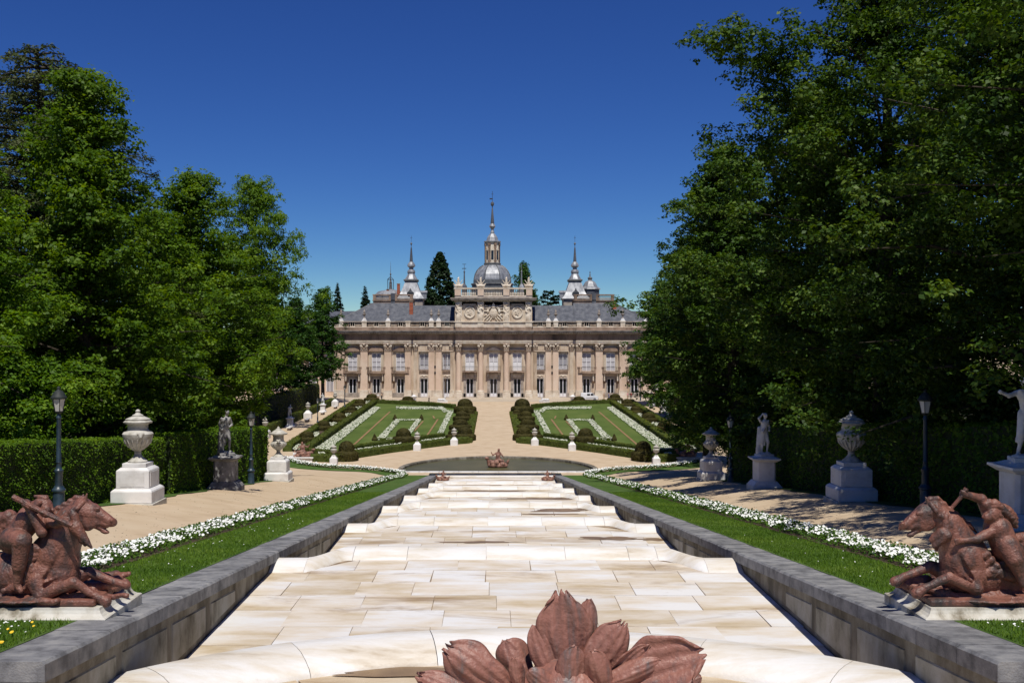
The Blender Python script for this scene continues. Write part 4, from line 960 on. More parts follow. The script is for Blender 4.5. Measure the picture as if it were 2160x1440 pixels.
# plinth course, broken at the doors
mb = MB(); edge = -336
for c in sorted(WIN_P + WIN_M): mb.box(edge * PX, (c - 9) * PX, -.12, 0, -.5, 1.05); mb.box((edge + .5) * PX, (c - 9.5) * PX, -.07, 0, 1.05, 1.22); edge = c + 9
mb.box(edge * PX, 336 * PX, -.12, 0, -.5, 1.05).box(edge * PX, 335.5 * PX, -.07, 0, 1.05, 1.22)
part(mb, 'plinth_course', M['stone_grey'])
for c in WIN_P + WIN_M: part(MB().box((c - 8.9) * PX, (c + 8.9) * PX, -.5, .3, -.5, .14).box((c - 8.9) * PX, (c + 8.9) * PX, -.85, -.5, -.5, -.02), 'door_step', M['stone_grey'])
# giant order
def capital_mesh(w_, dp):
    mb = MB()
    for i in range(3):
        t = i / 2; e = .06 + .10 * t
        mb.box(-w_ / 2 - e, w_ / 2 + e, -dp - e, 0, .55 * i + .10, .55 * i + .42)
    mb.box(-w_ / 2, w_ / 2, -dp, 0, 0, 1.75).box(-w_ / 2 - .3, w_ / 2 + .3, -dp - .3, 0, 1.72, 1.96).box(-w_ / 2 - .05, w_ / 2 + .05, -dp - .05, 0, -.12, .06)
    return mb
def leaves_mesh(w_, dp):
    """two tiers of acanthus and the corner volutes"""
    mb = MB()
    for tier, (z, n, h_) in enumerate(((.08, 3, .62), (.62, 2, .6))):
        for k in range(n):
            x = (k - (n - 1) / 2) * w_ / n * 1.02; a = w_ / n * .38
            mb.loft([[(x - a, -dp - .05, z), (x + a, -dp - .05, z), (x + a, -dp, z), (x - a, -dp, z)], [(x - a * .9, -dp - .16, z + h_ * .7), (x + a * .9, -dp - .16, z + h_ * .7), (x + a * .8, -dp, z + h_ * .7), (x - a * .8, -dp, z + h_ * .7)],
                     [(x - a * .4, -dp - .34, z + h_ * .92), (x + a * .4, -dp - .34, z + h_ * .92), (x + a * .4, -dp - .12, z + h_), (x - a * .4, -dp - .12, z + h_)]])
    for s_ in (-1, 1):
        mb.lathe([(.30, -.1), (.34, 0), (.3, .1)], 10, M=Matrix.Translation((s_ * w_ * .42, -dp - .16, 1.42)) @ Matrix.Rotation(PI / 2, 4, 'X'))
        mb.lathe([(.13, -.16), (.13, .16)], 8, M=Matrix.Translation((s_ * w_ * .42, -dp - .16, 1.42)) @ Matrix.Rotation(PI / 2, 4, 'X'))
    mb.lathe([(.2, -.1), (.22, .05), (.1, .14)], 8, M=Matrix.Translation((0, -dp - .32, 1.74)) @ Matrix.Rotation(PI / 2, 4, 'X'))
    return mb
DW, DM = 1.1, .4
cap_cache = {}
def pilaster(c, w_, dp, m, capital=True):
    o = MB().box(c * PX - w_ / 2, c * PX + w_ / 2, -dp, 0, 1.95, v(740.5))
    p = part(o, 'pilaster', m)
    b = MB()
    for z0, z1, e in ((-.5, 1.12, .22), (1.12, 1.4, .16), (1.4, 1.62, .2), (1.62, 1.8, .1), (1.8, 1.95, .14)): b.box(c * PX - w_ / 2 - e, c * PX + w_ / 2 + e, -dp - e, 0, z0, z1)
    b.build('base', M['stone_pale'], p)
    k = (round(w_, 2), round(dp, 2))
    if k not in cap_cache: cap_cache[k] = (capital_mesh(w_, dp).mesh('capital'), leaves_mesh(w_, dp).mesh('acanthus', True))
    cp = put('capital', cap_cache[k][0], M['stone_dark'], p, (c * PX, 0, v(740.5))); put('acanthus', cap_cache[k][1], M['stone_pale'], p, (c * PX, 0, v(740.5)))
    return p
for c in (-321, -272, -222, -180, 180, 222, 272, 321): pilaster(c, 1.85 if abs(c) != 180 else 1.5, DW, M['wall_pink'])
for c in (-333.2, 333.2): pilaster(c, .45, DW * .5, M['stone_buff'])
for c in (-131, -115.5, 115.5, 131): pilaster(c, 1.45, DM, M['wall_pink'])
for c in (-164.5, -87.5, 87.5, 164.5): pilaster(c, .9, DM, M['stone_buff'])
def column(c):
    r = .70; y = -DW + .12
    p = part(MB().lathe([(r, 1.95), (r * 1.0, 5), (r * .94, 10), (r * .86, v(740.5))], 24, (c * PX, y, 0)), 'column', M['wall_pink'], smooth=True)
    MB().box(c * PX - 1, c * PX + 1, y - 1, 0, -.5, 1.12).lathe([(.98, 1.12), (1.0, 1.3), (.9, 1.4), (.8, 1.5), (.88, 1.6), (.88, 1.72), (.72, 1.95)], 24, (c * PX, y, 0)).build('base', M['stone_pale'], p, True)
    k = (1.3, .7)
    if k not in cap_cache: cap_cache[k] = (capital_mesh(1.2, DW + .5).mesh('capital'), leaves_mesh(1.2, DW + .5).mesh('acanthus', True))
    put('capital', cap_cache[k][0], M['stone_dark'], p, (c * PX, 0, v(740.5))); put('acanthus', cap_cache[k][1], M['stone_pale'], p, (c * PX, 0, v(740.5)))
for c in (-73.5, -27, 27, 73.5): column(c)
# entablature: architrave, frieze, cornice, following the breaks of the front
zA, zF, zC = v(724.5), v(718), v(705)
mbA, mbF, mbC, mbT = MB(), MB(), MB(), MB()
for a, b, dp in [(p, q, DW) for p, q in WINGS] + [(p, q, DM) for p, q in MIDS]:
    a, b = a * PX, b * PX; dp2 = dp + (.4 if dp == DW and a < 0 < b else 0)
    mbA.box(a, b, -dp2, 0, zA, zA + .28).box(a - .001, b + .001, -dp2 - .06, 0, zA + .28, zA + .56).box(a - .003, b + .003, -dp2 - .14, 0, zA + .56, zF)
    mbF.box(a, b, -dp2 - .02, 0, zF, zC)
    for e, z0, z1 in ((.25, zC, zC + .18), (.42, zC + .18, zC + .32), (1.05, zC + .42, zC + .72), (1.15, zC + .72, zC + .86), (1.25, zC + .86, zC + 1.0)):
        mbC.box(a - e * .5, b + e * .5, -dp2 - e, 0, z0, z1)
    mbC.box(a, b, -dp2 - .35, 0, zC + .32, zC + .42)
    x = a + .35
    while x < b - .3: mbT.box(x - .15, x + .15, -dp2 - .95, -dp2 - .42, zC + .18, zC + .42); x += .62
    mbF.box(a, b, -dp2 - .35, 0.2, zC + 1.0, v(690.5))
part(mbA, 'architrave', M['stone_pale']); part(mbF, 'frieze', M['stone_dark']); part(mbC, 'cornice', M['stone_grey'])
tt = part(mbT, 'modillions', M['stone_dark']); tt['kind'] = 'stuff'
# roof balustrade: piers, rail, balusters, small attic windows, vases
z0, z1 = v(690.5), v(679.5)
part(MB().box(-hw - .1, -82 * PX, -.75, -.05, z1, z1 + .28).box(82 * PX, hw + .1, -.75, -.05, z1, z1 + .28), 'balustrade_rail', M['stone_grey'])
part(MB().box(-hw - .05, -82 * PX, -.7, -.1, z0, z0 + .18).box(82 * PX, hw + .05, -.7, -.1, z0, z0 + .18), 'balustrade_foot', M['stone_pale'])
bal = MB().lathe([(.07, 0), (.07, .1), (.13, .3), (.11, .45), (.06, .7), (.1, .92), (.07, 1.0), (.07, z1 - z0 - .18)], 6)
balm = bal.mesh('baluster', True)
mbB = MB(); pier_px = [-321, -272, -222, -180, -131, -115.5, 115.5, 131, 180, 222, 272, 321]
VASE = [(.3, 0), (.3, .12), (.12, .3), (.1, .55), (.16, .6), (.3, .75), (.46, .95), (.5, 1.12), (.3, 1.2), (.24, 1.34), (.3, 1.4), (.34, 1.46), (.2, 1.6), (.22, 1.72), (.28, 1.86), (.2, 2.0), (.1, 2.1), (.13, 2.2), (.08, 2.34), (.01, 2.42)]
vm = MB().lathe(VASE, 12).mesh('vase', True); vh = MB().tube([(-.42, 0, 1.3), (-.6, 0, 1.25), (-.58, 0, 1.0)], .06, 5).tube([(.42, 0, 1.3), (.6, 0, 1.25), (.58, 0, 1.0)], .06, 5).mesh('handles', True)
vp = MB().frustum(0, 0, 0, .75, 1.3, .8, .5, .5).mesh('vase_foot')
for c in pier_px:
    p = part(MB().box(c * PX - .62, c * PX + .62, -.85, 0, z0 + .001, z1 + .001).box(c * PX - .72, c * PX + .72, -.95, .05, z1 + .002, z1 + .32), 'balustrade_pier', M['stone_pale'])
    if abs(c) != 180:
        va = put('vase', vm, M['stone_grey'], p, (c * PX, -.45, z1 + 1.02)); put('vase_foot', vp, M['white_marble'], p, (c * PX, -.45, z1 + .321))
part(MB().box(-hw + .2, -82 * PX, .05, .6, v(692), v(679.6)).box(82 * PX, hw - .2, .05, .6, v(692), v(679.6)), 'roof_gutter', M['slate'])
AW = [-297, -247, -196, -150, -98, 98, 150, 196, 247, 297]
x = -334
while x < 335:
    if abs(x) > 83 and not any(abs(x - c) < 6.4 for c in pier_px) and not any(abs(x - c) < 6 for c in AW):
        mbB.loft([[(x * PX + r * math.cos(2 * PI * k / 5), -.4 + r * math.sin(2 * PI * k / 5), z0 + .18 + z) for k in range(5)] for r, z in ((.07, 0), (.14, .35), (.06, .75), (.09, z1 - z0 - .18))], cap=False)
    x += 2.6
bb = part(mbB, 'balusters', M['stone_buff']); bb['kind'] = 'stuff'
for c in AW:
    fr = part(MB().box(c * PX - .62, c * PX + .62, -.55, -.12, z0 + .181, z0 + .32).box(c * PX - .62, c * PX - .5, -.55, -.12, z0 + .32, z1).box(c * PX + .5, c * PX + .62, -.55, -.12, z0 + .32, z1).box(c * PX - .05, c * PX + .05, -.5, -.2, z0 + .32, z1), 'attic_window', M['stone_pale'])
    for s_ in (-1, 1): MB().box(c * PX + s_ * .275 - .22, c * PX + s_ * .275 + .22, -.35, -.3, z0 + .33, z1 - .002).build('pane', M['glass_dark'], fr)
# --- windows
def shutter_window(c, z0, z1, w_, kind):
    x = c * PX; n = 2
    fr = MB().box(x - w_, x - w_ + .14, .25, .42, z0, z1).box(x + w_ - .14, x + w_, .25, .42, z0, z1).box(x - w_ + .14, x + w_ - .14, .25, .42, z1 - .14, z1).box(x - .08, x + .08, .22, .42, z0, z1 - .14)
    o = part(fr, 'window', M['white_paint'])
    rows = [(0, .24), (.255, .5), (.515, .76), (.775, 1)] if kind != 'glass' else [(0, .3), (.32, .66), (.68, 1)]
    H_ = z1 - .14 - z0
    for s_ in (-1, 1):
        for a, b in rows:
            xa, xb = sorted((x + s_ * .085, x + s_ * (w_ - .145))); p = MB()
            za, zb = z0 + H_ * a + .02, z0 + H_ * b - .02
            if kind == 'glass' and a > 0:
                p.box(xa + .04, xb - .04, .36, .39, za, zb); p.build('pane', M['glass_grey'], o)
            elif kind == 'blind' and a < .5: p.box(xa + .02, xb - .02, .28, .36, za, zb); p.build('shutter', M['white_paint'], o)
            else:
                p.box(xa, xa + .1, .27, .38, za, zb).box(xb - .1, xb, .27, .38, za, zb).box(xa + .1, xb - .1, .27, .38, zb - .09, zb).box(xa + .1, xb - .1, .27, .38, za, za + .09)
                q = za + .1
                while q < zb - .12:
                    p.add([(xa + .1, .30, q), (xb - .1, .30, q), (xb - .1, .36, q + .13), (xa + .1, .36, q + .13), (xa + .1, .31, q - .01), (xb - .1, .31, q - .01)], [(0, 1, 2, 3), (4, 5, 1, 0)]); q += .13
                p.build('shutter', M['shutter'], o)
    return o
def door(c, z0, z1, w_, white):
    x = c * PX; o = part(MB().box(x - w_, x - w_ + .13, .3, .45, z0, z1).box(x + w_ - .13, x + w_, .3, .45, z0, z1).box(x - w_ + .13, x + w_ - .13, .3, .45, z1 - .14, z1).box(x - .11, x + .11, .27, .45, z0, z1 - .14).box(x - w_ + .13, x + w_ - .13, .3, .44, z0, z0 + (.95 if white else .18)), 'glazed_door', M['shutter'] if white else M['white_paint'])
    k = 4; zz = z0 + (.95 if white else .18)
    for s_ in (-1, 1):
        xa, xb = sorted((x + s_ * .115, x + s_ * (w_ - .135)))
        for i in range(k):
            a, b = zz + (z1 - .14 - zz) * i / k + .015, zz + (z1 - .14 - zz) * (i + 1) / k - .015
            MB().box(xa + .01, xb - .01, .38, .40, a, b).build('pane', M['glass_dark'], o)
        if white: MB().box(xa + .1, xb - .1, .285, .3, z0 + .15, z0 + .8).build('door_panel', M['white_paint'], o)
def surround(c, z0, z1, w_, t, pr, m, sill=True):
    x = c * PX; mb = MB().box(x - w_ - t, x - w_ - .001, -pr, .25, z0, z1).box(x + w_ + .001, x + w_ + t, -pr, .25, z0, z1).box(x - w_ - t, x + w_ + t, -pr, .25, z1 + .001, z1 + t)
    return part(mb, 'surround', m)
def railing(x, w_, y0, z, hgt, parent):
    mb = MB().tube([(x - w_, 0, z + hgt), (x - w_, y0, z + hgt), (x + w_, y0, z + hgt), (x + w_, 0, z + hgt)], .045, 4).tube([(x - w_, y0, z + .12), (x + w_, y0, z + .12)], .03, 4)
    n = int(w_ * 2 / .24)
    for i in range(n + 1): q = x - w_ + 2 * w_ * i / n; mb.box(q - .018, q + .018, y0 - .018, y0 + .018, z, z + hgt)
    r = mb.build('railing', M['iron'], parent); r['kind'] = 'stuff'
for i, c in enumerate(WIN_P):
    x = c * PX
    surround(c, v(782), v(743.5), 9.6 * PX, .5, .10, M['stone_buff']); shutter_window(c, v(782), v(743.5), 9.6 * PX - .005, 'blind')
    surround(c, .15, v(798), 7.6 * PX, .7, .12, M['stone_grey']); door(c, .15, v(798), 7.6 * PX - .005, True)
    b = part(MB().box(x - 1.95, x + 1.95, -1.25, 0, v(785), v(782.6)).box(x - 1.8, x + 1.8, -1.05, 0, v(786.5), v(785)), 'balcony', M['stone_dark']); railing(x, 1.9, -1.2, v(782.6), 1.25, b)
    for s_ in (-1, 1): MB().loft([[(x + s_ * q, -1.0, v(786.5)), (x + s_ * q, 0, v(786.5)), (x + s_ * q, 0, v(800)), (x + s_ * q, -.35, v(797)), (x + s_ * q, -.5, v(790))] for q in (1.2, 1.65)]).build('bracket', M['stone_grey'], b)
    MB().box(x - 1.1, x + 1.1, -.35, 0, v(796), v(788)).build('carved_panel', M['stone_buff'], b)
    h_ = part(MB().add([(x - 2.1, 0, v(739)), (x + 2.1, 0, v(739)), (x, 0, v(731.5)), (x - 2.1, -.55, v(739)), (x + 2.1, -.55, v(739)), (x, -.55, v(731.5))], [(0, 1, 2), (3, 4, 5), (0, 1, 4, 3), (1, 2, 5, 4), (2, 0, 3, 5)]) if c == 0 else MB().box(x - 2.0, x + 2.0, -.5, 0, v(739.5), v(736.5)), 'window_hood', M['stone_buff'])
for c in WIN_W:
    x = c * PX
    surround(c, v(782), v(743.5), 9.6 * PX, .75, .10, M['stone_buff']); shutter_window(c, v(782), v(743.5), 9.6 * PX - .005, 'louvre')
    surround(c, v(829.5), v(798), 7.6 * PX, .35, .10, M['stone_grey']); door(c, v(829.5), v(798), 7.6 * PX - .005, False)
    b = part(MB().box(x - 2.35, x + 2.35, -1.3, 0, v(787.3), v(784.2)).box(x - 2.15, x + 2.15, -1.1, 0, v(788.6), v(787.3)), 'balcony', M['stone_dark']); railing(x, 1.5, -1.2, v(784.2), 1.25, b)
    for s_ in (-1, 1):
        MB().box(x + s_ * 2.05 - .25, x + s_ * 2.05 + .25, -1.25, -.8, v(784.2), v(775)).box(x + s_ * 2.1 - .38, x + s_ * 2.1 + .38, -1.3, -.75, v(775), v(773.3)).build('balcony_pier', M['stone_dark'], b)
        MB().lathe([(.2, v(803)), (.22, v(800)), (.2, v(790)), (.28, v(788.6))], 10, (x + s_ * 1.72, -.75, 0)).build('colonnette', M['stone_pale'], b, True)
        MB().loft([[(x + s_ * q, -1.0, v(803)), (x + s_ * q, 0, v(803)), (x + s_ * q, 0, v(809)), (x + s_ * q, -.3, v(808)), (x + s_ * q, -.6, v(805.5))] for q in (1.45, 2.0)]).build('bracket', M['stone_dark'], b)
    ped = c in (-247, 247, -297, 297, -196, 196) and abs(c) != 247
    mb = MB().box(x - 2.0, x + 2.0, -.55, 0, v(740.8), v(738.6))
    if ped: mb.add([(x - 2.0, 0, v(738.5)), (x + 2.0, 0, v(738.5)), (x, 0, v(731)), (x - 2.0, -.5, v(738.5)), (x + 2.0, -.5, v(738.5)), (x, -.5, v(731))], [(0, 1, 2), (3, 4, 5), (0, 1, 4, 3), (1, 2, 5, 4), (2, 0, 3, 5)])
    else: mb.loft([[(x + 1.9 * math.cos(PI * k / 8), y, v(738.5) + .75 * math.sin(PI * k / 8)) for k in range(9)] for y in (-.5, 0)])
    part(mb, 'window_hood', M['stone_dark'])
for c in WIN_M:
    x = c * PX
    surround(c, v(780), v(745), 9.2 * PX, .32, .10, M['stone_grey']); shutter_window(c, v(780), v(745), 9.2 * PX - .005, 'glass')
    surround(c, .15, v(798), 7.6 * PX, .25, .10, M['stone_grey']); door(c, .15, v(798), 7.6 * PX - .005, True)
    b = part(MB().box(x - 1.3, x + 1.3, -.3, 0, v(784), v(780.5)).box(x - 1.25, x + 1.25, -.22, 0, v(786), v(784)), 'balcony', M['stone_dark']); railing(x, 1.2, -.26, v(780.5), 1.2, b)
    part(MB().box(x - 1.4, x + 1.4, -.5, 0, v(741.5), v(739)).box(x - 1.1, x + 1.1, -.08, 0, v(738), v(727)), 'window_hood', M['stone_buff'])
    put('cartouche', sculpt_mesh('cartouche', [E((0, 0, 0), (.38, .12, .24)), E((-.45, 0, .15), (.2, .1, .16)), E((.45, 0, .15), (.2, .1, .16)), C((-.85, 0, .1), (.85, 0, .1), .09, .09), E((-.8, 0, -.05), (.15, .1, .2)), E((.8, 0, -.05), (.15, .1, .2))], .05, .05), M['stone_pale'], pal, (x, -.06, v(792.5)))
# dark drain pipes and iron tie plates of the set back bays
for c in (-123.2, 123.2):
    part(MB().tube([(c * PX, -.06, 1.3), (c * PX, -.06, v(742))], .05, 6), 'drain_pipe', M['stone_dark'])
    for yy in (773, 786): part(MB().box(c * PX - .22, c * PX + .22, -.16, -.01, v(yy + 2), v(yy - 2)), 'tie_plate', M['iron'])
for c in (-105, -311, -260, 311, 260, 209, -209): part(MB().tube([((c + (0 if abs(c) != 105 else 3)) * PX, -.07, 1.3), ((c + (0 if abs(c) != 105 else 3)) * PX, -.07, v(728))], .045, 6), 'drain_pipe', M['stone_dark'])

# --- attic over the portico
AX = 81.5 * PX; zb = v(690.5); za0, za1 = v(678), v(636.5)
part(MB().box(-AX, AX, -1.35, 2.5, zb, za0 - .25).box(-AX - .25, AX + .25, -1.6, 2.5, za0 - .25, za0), 'attic_base', M['stone_pale'])
part(MB().box(-AX, AX, -.55, 5, za0, za1), 'attic_wall', M['stone_buff'])
for c in (-73.5, -27, 27, 73.5): part(MB().box(c * PX - .8, c * PX + .8, -1.5, -1.34, zb + .1, za0 - .3).box(c * PX - .85, c * PX + .85, -.95, -.54, za0, za1), 'attic_pier', M['stone_pale'])
for c in (-50, 50):
    part(MB().box(c * PX - 1.7, c * PX + 1.7, -.66, -.54, v(645.5), v(640.5)), 'attic_tablet', M['stone_grey'])
    ring = MB(); n = 24
    ring.loft([[(c * PX + r * math.cos(2 * PI * k / n), y, v(659) + r * 1.05 * math.sin(2 * PI * k / n)) for k in range(n)] for r, y in ((1.45, -.54), (1.45, -.8), (1.2, -.82), (1.12, -.66), (0.05, -.62))])
    md = part(ring, 'medallion', M['stone_pale'], smooth=True)
    put('relief', sculpt_mesh('relief', [E((0, 0, 0), (.5, .16, .62)), E((.1, 0, .6), (.35, .18, .3)), E((-.35, 0, .2), (.25, .16, .3)), C((0, 0, -.5), (.3, 0, -.8), .2, .1), E((-.45, 0, -.45), (.25, .12, .2))], .07, .08, noise=.02), M['stone_pale'], md, (c * PX, -.68, v(659)))
def caryatid(seed):
    P = [q for q in figure(seed, 'hold' if seed % 2 else 'down', True)]
    P += [E((0, -.12, .4), (.3, .22, .5)), C((-.3, -.05, 1.2), (.25, -.15, .75), .12, .1), E((.0, 0, 2.02), (.26, .2, .14)), C((-.2, -.1, 1.7), (-.35, -.1, 2.05), .08, .06)]
    return P
for i, c in enumerate((-73.5, -27, 27, 73.5)):
    put('atlas_figure', sculpt_mesh('atlas_figure', caryatid(i), .055, .05, noise=.015, nf=10, seed=i, cut=0), M['stone_pale'], pal, (c * PX, -1.0, za0)).scale = (2.1, 1.4, 2.22)
coat = [E((0, 0, 1.9), (.95, .25, 1.2)), E((0, -.12, 1.8), (.6, .22, .8)), E((0, 0, 3.3), (.62, .3, .35)), E((0, 0, 3.75), (.4, .25, .3)), E((0, 0, 4.1), (.2, .2, .22)), C((-.5, -.05, 3.4), (.5, -.05, 3.4), .14, .14)]
for s_ in (-1, 1):
    coat += [C((s_ * .9, 0, 3.2), (s_ * 2.2, 0, 3.75), .22, .1), C((s_ * 1.1, 0, 2.9), (s_ * 2.4, 0, 3.1), .18, .08), C((s_ * 1.2, 0, 1.5), (s_ * 2.3, 0, .5), .2, .12), C((s_ * 1.0, 0, .9), (s_ * 1.9, 0, .15), .18, .12), C((s_ * .5, 0, .7), (s_ * 1.2, 0, 0), .16, .12), E((s_ * 1.5, -.05, 2.3), (.35, .25, .5)), E((s_ * 1.9, 0, 1.5), (.3, .2, .3)), C((s_ * 1.6, -.1, 1.2), (s_ * 2.6, -.1, 1.7), .12, .06), C((s_ * 1.3, 0, 2.5), (s_ * 2.4, 0, 2.4), .1, .16)]
put('coat_of_arms', sculpt_mesh('coat_of_arms', coat, .075, .08, noise=.04, nf=5, seed=8), M['stone_pale'], pal, (0, -.75, za0 + .05)).scale = (1, 1, 1.12)
z = za1
mb = MB()
for e, a, b in ((.15, 0, .22), (.3, .22, .4), (.95, .4, .75), (1.1, .75, 1.0)): mb.box(-AX - e, AX + e, -.9 - e, 5, z + a, z + b)
part(mb.box(-AX, AX, -.75, 5, z + 1.0, v(625.5)), 'attic_cornice', M['stone_grey'])
part(MB().box(-AX, AX, -.55, 5, za1 - .9, za1), 'attic_frieze', M['stone_dark'])
z0, z1 = v(625.5), v(610)
part(MB().box(-AX, AX, -.75, -.15, z0, z0 + .3).box(-AX - .2, AX + .2, -.95, .05, z1, z1 + .35).box(-AX, -AX + .6, -.15, 5, z0, z1 + .3).box(AX - .6, AX, -.15, 5, z0, z1 + .3), 'attic_balustrade', M['stone_pale'])
for c in (-75, -27, 27, 75): part(MB().box(c * PX - .8, c * PX + .8, -.9, 0, z0 + .301, z1 - .001), 'attic_pier', M['wall_pink'])
mbB = MB(); x = -66
for g0, g1 in ((-66, -36), (-18, 18), (36, 66)):
    x = g0
    while x <= g1:
        mbB.loft([[(x * PX + r * math.cos(2 * PI * k / 5), -.45 + r * math.sin(2 * PI * k / 5), z0 + .3 + zz) for k in range(5)] for r, zz in ((.1, 0), (.19, .45), (.08, 1.0), (.12, z1 - z0 - .3))], cap=False); x += 3.4
bb = part(mbB, 'balusters', M['stone_pale']); bb['kind'] = 'stuff'
tro = [E((0, 0, .5), (.7, .5, .5)), C((0, 0, .6), (0, 0, 1.9), .35, .3), E((0, 0, 2.3), (.3, .3, .36)), C((-.2, 0, .8), (-1.0, 0, 2.0), .14, .09), C((.2, 0, .8), (1.0, 0, 2.0), .14, .09), C((-.6, .1, .4), (-1.3, 0, 1.1), .2, .12), C((.6, 0, .4), (1.3, 0, 1.1), .2, .12), E((-.7, -.1, .5), (.4, .25, .45)), E((.7, -.1, .5), (.4, .25, .45)), C((0, 0, 2.5), (.15, 0, 2.85), .14, .08)]
trom = sculpt_mesh('trophy', tro, .085, .1, noise=.04, nf=5, seed=4)
for c in (-74, -27, 27, 74): put('trophy', trom, M['stone_pale'], pal, (c * PX, -.45, z1 + .34))

# --- roofs
def roof(name, pts, faces, m): return part(MB().add(pts, faces), name, m)
zr0, zr1 = v(680), v(642.5)
for s_ in (-1, 1):
    xa, xb = s_ * 81 * PX, s_ * 172 * PX
    roof('slate_roof', [(xa, .3, zr0), (xb, .3, zr0), (xb, 6.5, zr1), (xa, 6.5, zr1), (xa, 14, zr0), (xb, 14, zr0)], [(0, 1, 2, 3), (3, 2, 5, 4), (0, 3, 4), (1, 5, 2)], M['slate'])
    xa, xb = s_ * 171.5 * PX, s_ * 336 * PX; xt, xo = s_ * 172.2 * PX, s_ * 262 * PX; zt2 = v(637)
    roof('slate_roof', [(xa, .3, zr0), (xb, .3, zr0), (xb, 16.5, zr0), (xa, 16.5, zr0), (xt, 7, zt2), (xo, 7, zt2), (xo, 10, zt2), (xt, 10, zt2)], [(0, 1, 5, 4), (1, 2, 6, 5), (2, 3, 7, 6), (3, 0, 4, 7), (4, 5, 6, 7)], M['slate'])
    roof('slate_roof', [(s_ * 300 * PX, 2, v(680)), (s_ * 420 * PX, 6, v(680)), (s_ * 420 * PX, 12, v(655)), (s_ * 296 * PX, 12, v(653)), (s_ * 420 * PX, 20, v(680)), (s_ * 300 * PX, 20, v(680))], [(0, 1, 2, 3), (3, 2, 4, 5)], M['slate'])
    # lead ridge and dormer line
    part(MB().tube([(s_ * 262 * PX, 7, zt2), (s_ * 335 * PX, .5, zr0 + .1)], .13, 5), 'ridge_roll', M['lead_dark'])
    # viewing terrace with balustrade on the roof
    c = s_ * 217.5 * PX; hwid = 43 * PX; zz0, zz1 = v(636.5), v(618)
    tw = MB().box(c - hwid, c + hwid, 7.2, 12, zz0 - .6, zz0 + .5).box(c - hwid - .2, c + hwid + .2, 7.0, 12.2, zz0 + .5, zz0 + .75).box(c - hwid - .15, c + hwid + .15, 7.05, 7.7, zz1 - .3, zz1)
    for k in (-1, -.14, .14, 1): tw.box(c + k * (hwid - .35) - .4, c + k * (hwid - .35) + .4, 7.1, 7.65, zz0 + .75, zz1 - .3)
    te = part(tw, 'roof_terrace', M['stone_dark'])
    mbB = MB()
    for k in range(34):
        xx = c - hwid + .8 + (2 * hwid - 1.6) * k / 33
        if abs(xx - c) < 1.2: continue
        mbB.loft([[(xx + r * math.cos(2 * PI * j / 5), 7.4 + r * math.sin(2 * PI * j / 5), zz0 + .75 + q) for j in range(5)] for r, q in ((.07, 0), (.13, .35), (.06, .8), (.08, zz1 - .3 - zz0 - .75))], cap=False)
    bb = mbB.build('balusters', M['stone_grey'], te); bb['kind'] = 'stuff'
    part(MB().box(c - .55, c + .55, 7.0, 12, v(642), v(616)), 'slate_buttress', M['slate'])
    # side building in its own yard
    mb = MB().box(*sorted((s_ * (hw + .02), s_ * (hw + 26))), 9, 24, -.5, v(700)); part(mb, 'side_wing', M['wall_pink'])
    part(MB().box(*sorted((s_ * (hw + .01), s_ * (hw + 26.5))), 8.3, 24, v(700), v(696)).box(*sorted((s_ * (hw + .015), s_ * (hw + 26.4))), 8.7, 9, v(763), v(757)), 'side_cornice', M['stone_dark'])
    for k in range(5):
        xx = s_ * (hw + 2.6 + k * 4.6)
        for za_, zb_ in ((v(829), v(798)), (v(781), v(745))):
            o = part(MB().box(xx - 1, xx - .85, 8.9, 9.05, za_, zb_).box(xx + .85, xx + 1, 8.9, 9.05, za_, zb_).box(xx - .85, xx + .85, 8.9, 9.05, zb_ - .15, zb_).box(xx - .07, xx + .07, 8.88, 9.05, za_, zb_ - .15), 'window', M['white_paint'])
            for q in (-1, 1): MB().box(xx + q * .46 - .37, xx + q * .46 + .37, 8.95, 8.98, za_, zb_ - .16).build('pane', M['glass_grey'], o)
# --- dome, drum, lantern and spire
def facet(prof, n=8, c=(0, 0, 0)): return MB().lathe(prof, n, c, a0=PI / n)
def k8(px_): return px_ * PX / math.cos(PI / 8)
DC = (-.3, 9, 0)
part(facet([(k8(46), v(640)), (k8(46), v(607)), (k8(47.5), v(606)), (k8(47.5), v(604)), (k8(44), v(603)), (k8(44), v(598)), (k8(46), v(597)), (k8(46), v(595)), (k8(41), v(594)), (k8(41), v(587.5))], 8, DC), 'dome_drum', M['lead_dark'])
part(facet([(k8(39.5), v(587.5)), (k8(39.3), v(584)), (k8(37), v(575)), (k8(33), v(567)), (k8(27), v(560)), (k8(20), v(555.5)), (k8(17), v(554))], 8, DC), 'dome', M['lead'])
rb = MB()
for k in range(8):
    a = PI / 8 + 2 * PI * k / 8; rb.tube([(DC[0] + k8(q) * math.cos(a), DC[1] + k8(q) * math.sin(a), v(y)) for q, y in ((39.8, 587), (37.3, 575), (33.3, 567), (27.3, 560), (20, 555))], .14, 5)
part(rb, 'dome_ribs', M['lead_dark'])
part(facet([(k8(17), v(554)), (k8(18.5), v(553)), (k8(18.5), v(550.5)), (k8(16), v(549.5))], 8, DC), 'lantern_gallery', M['lead_dark'])
ln = part(facet([(k8(15.5), v(549.5)), (k8(15), v(505.5))], 8, DC), 'lantern', M['stone_pale'])
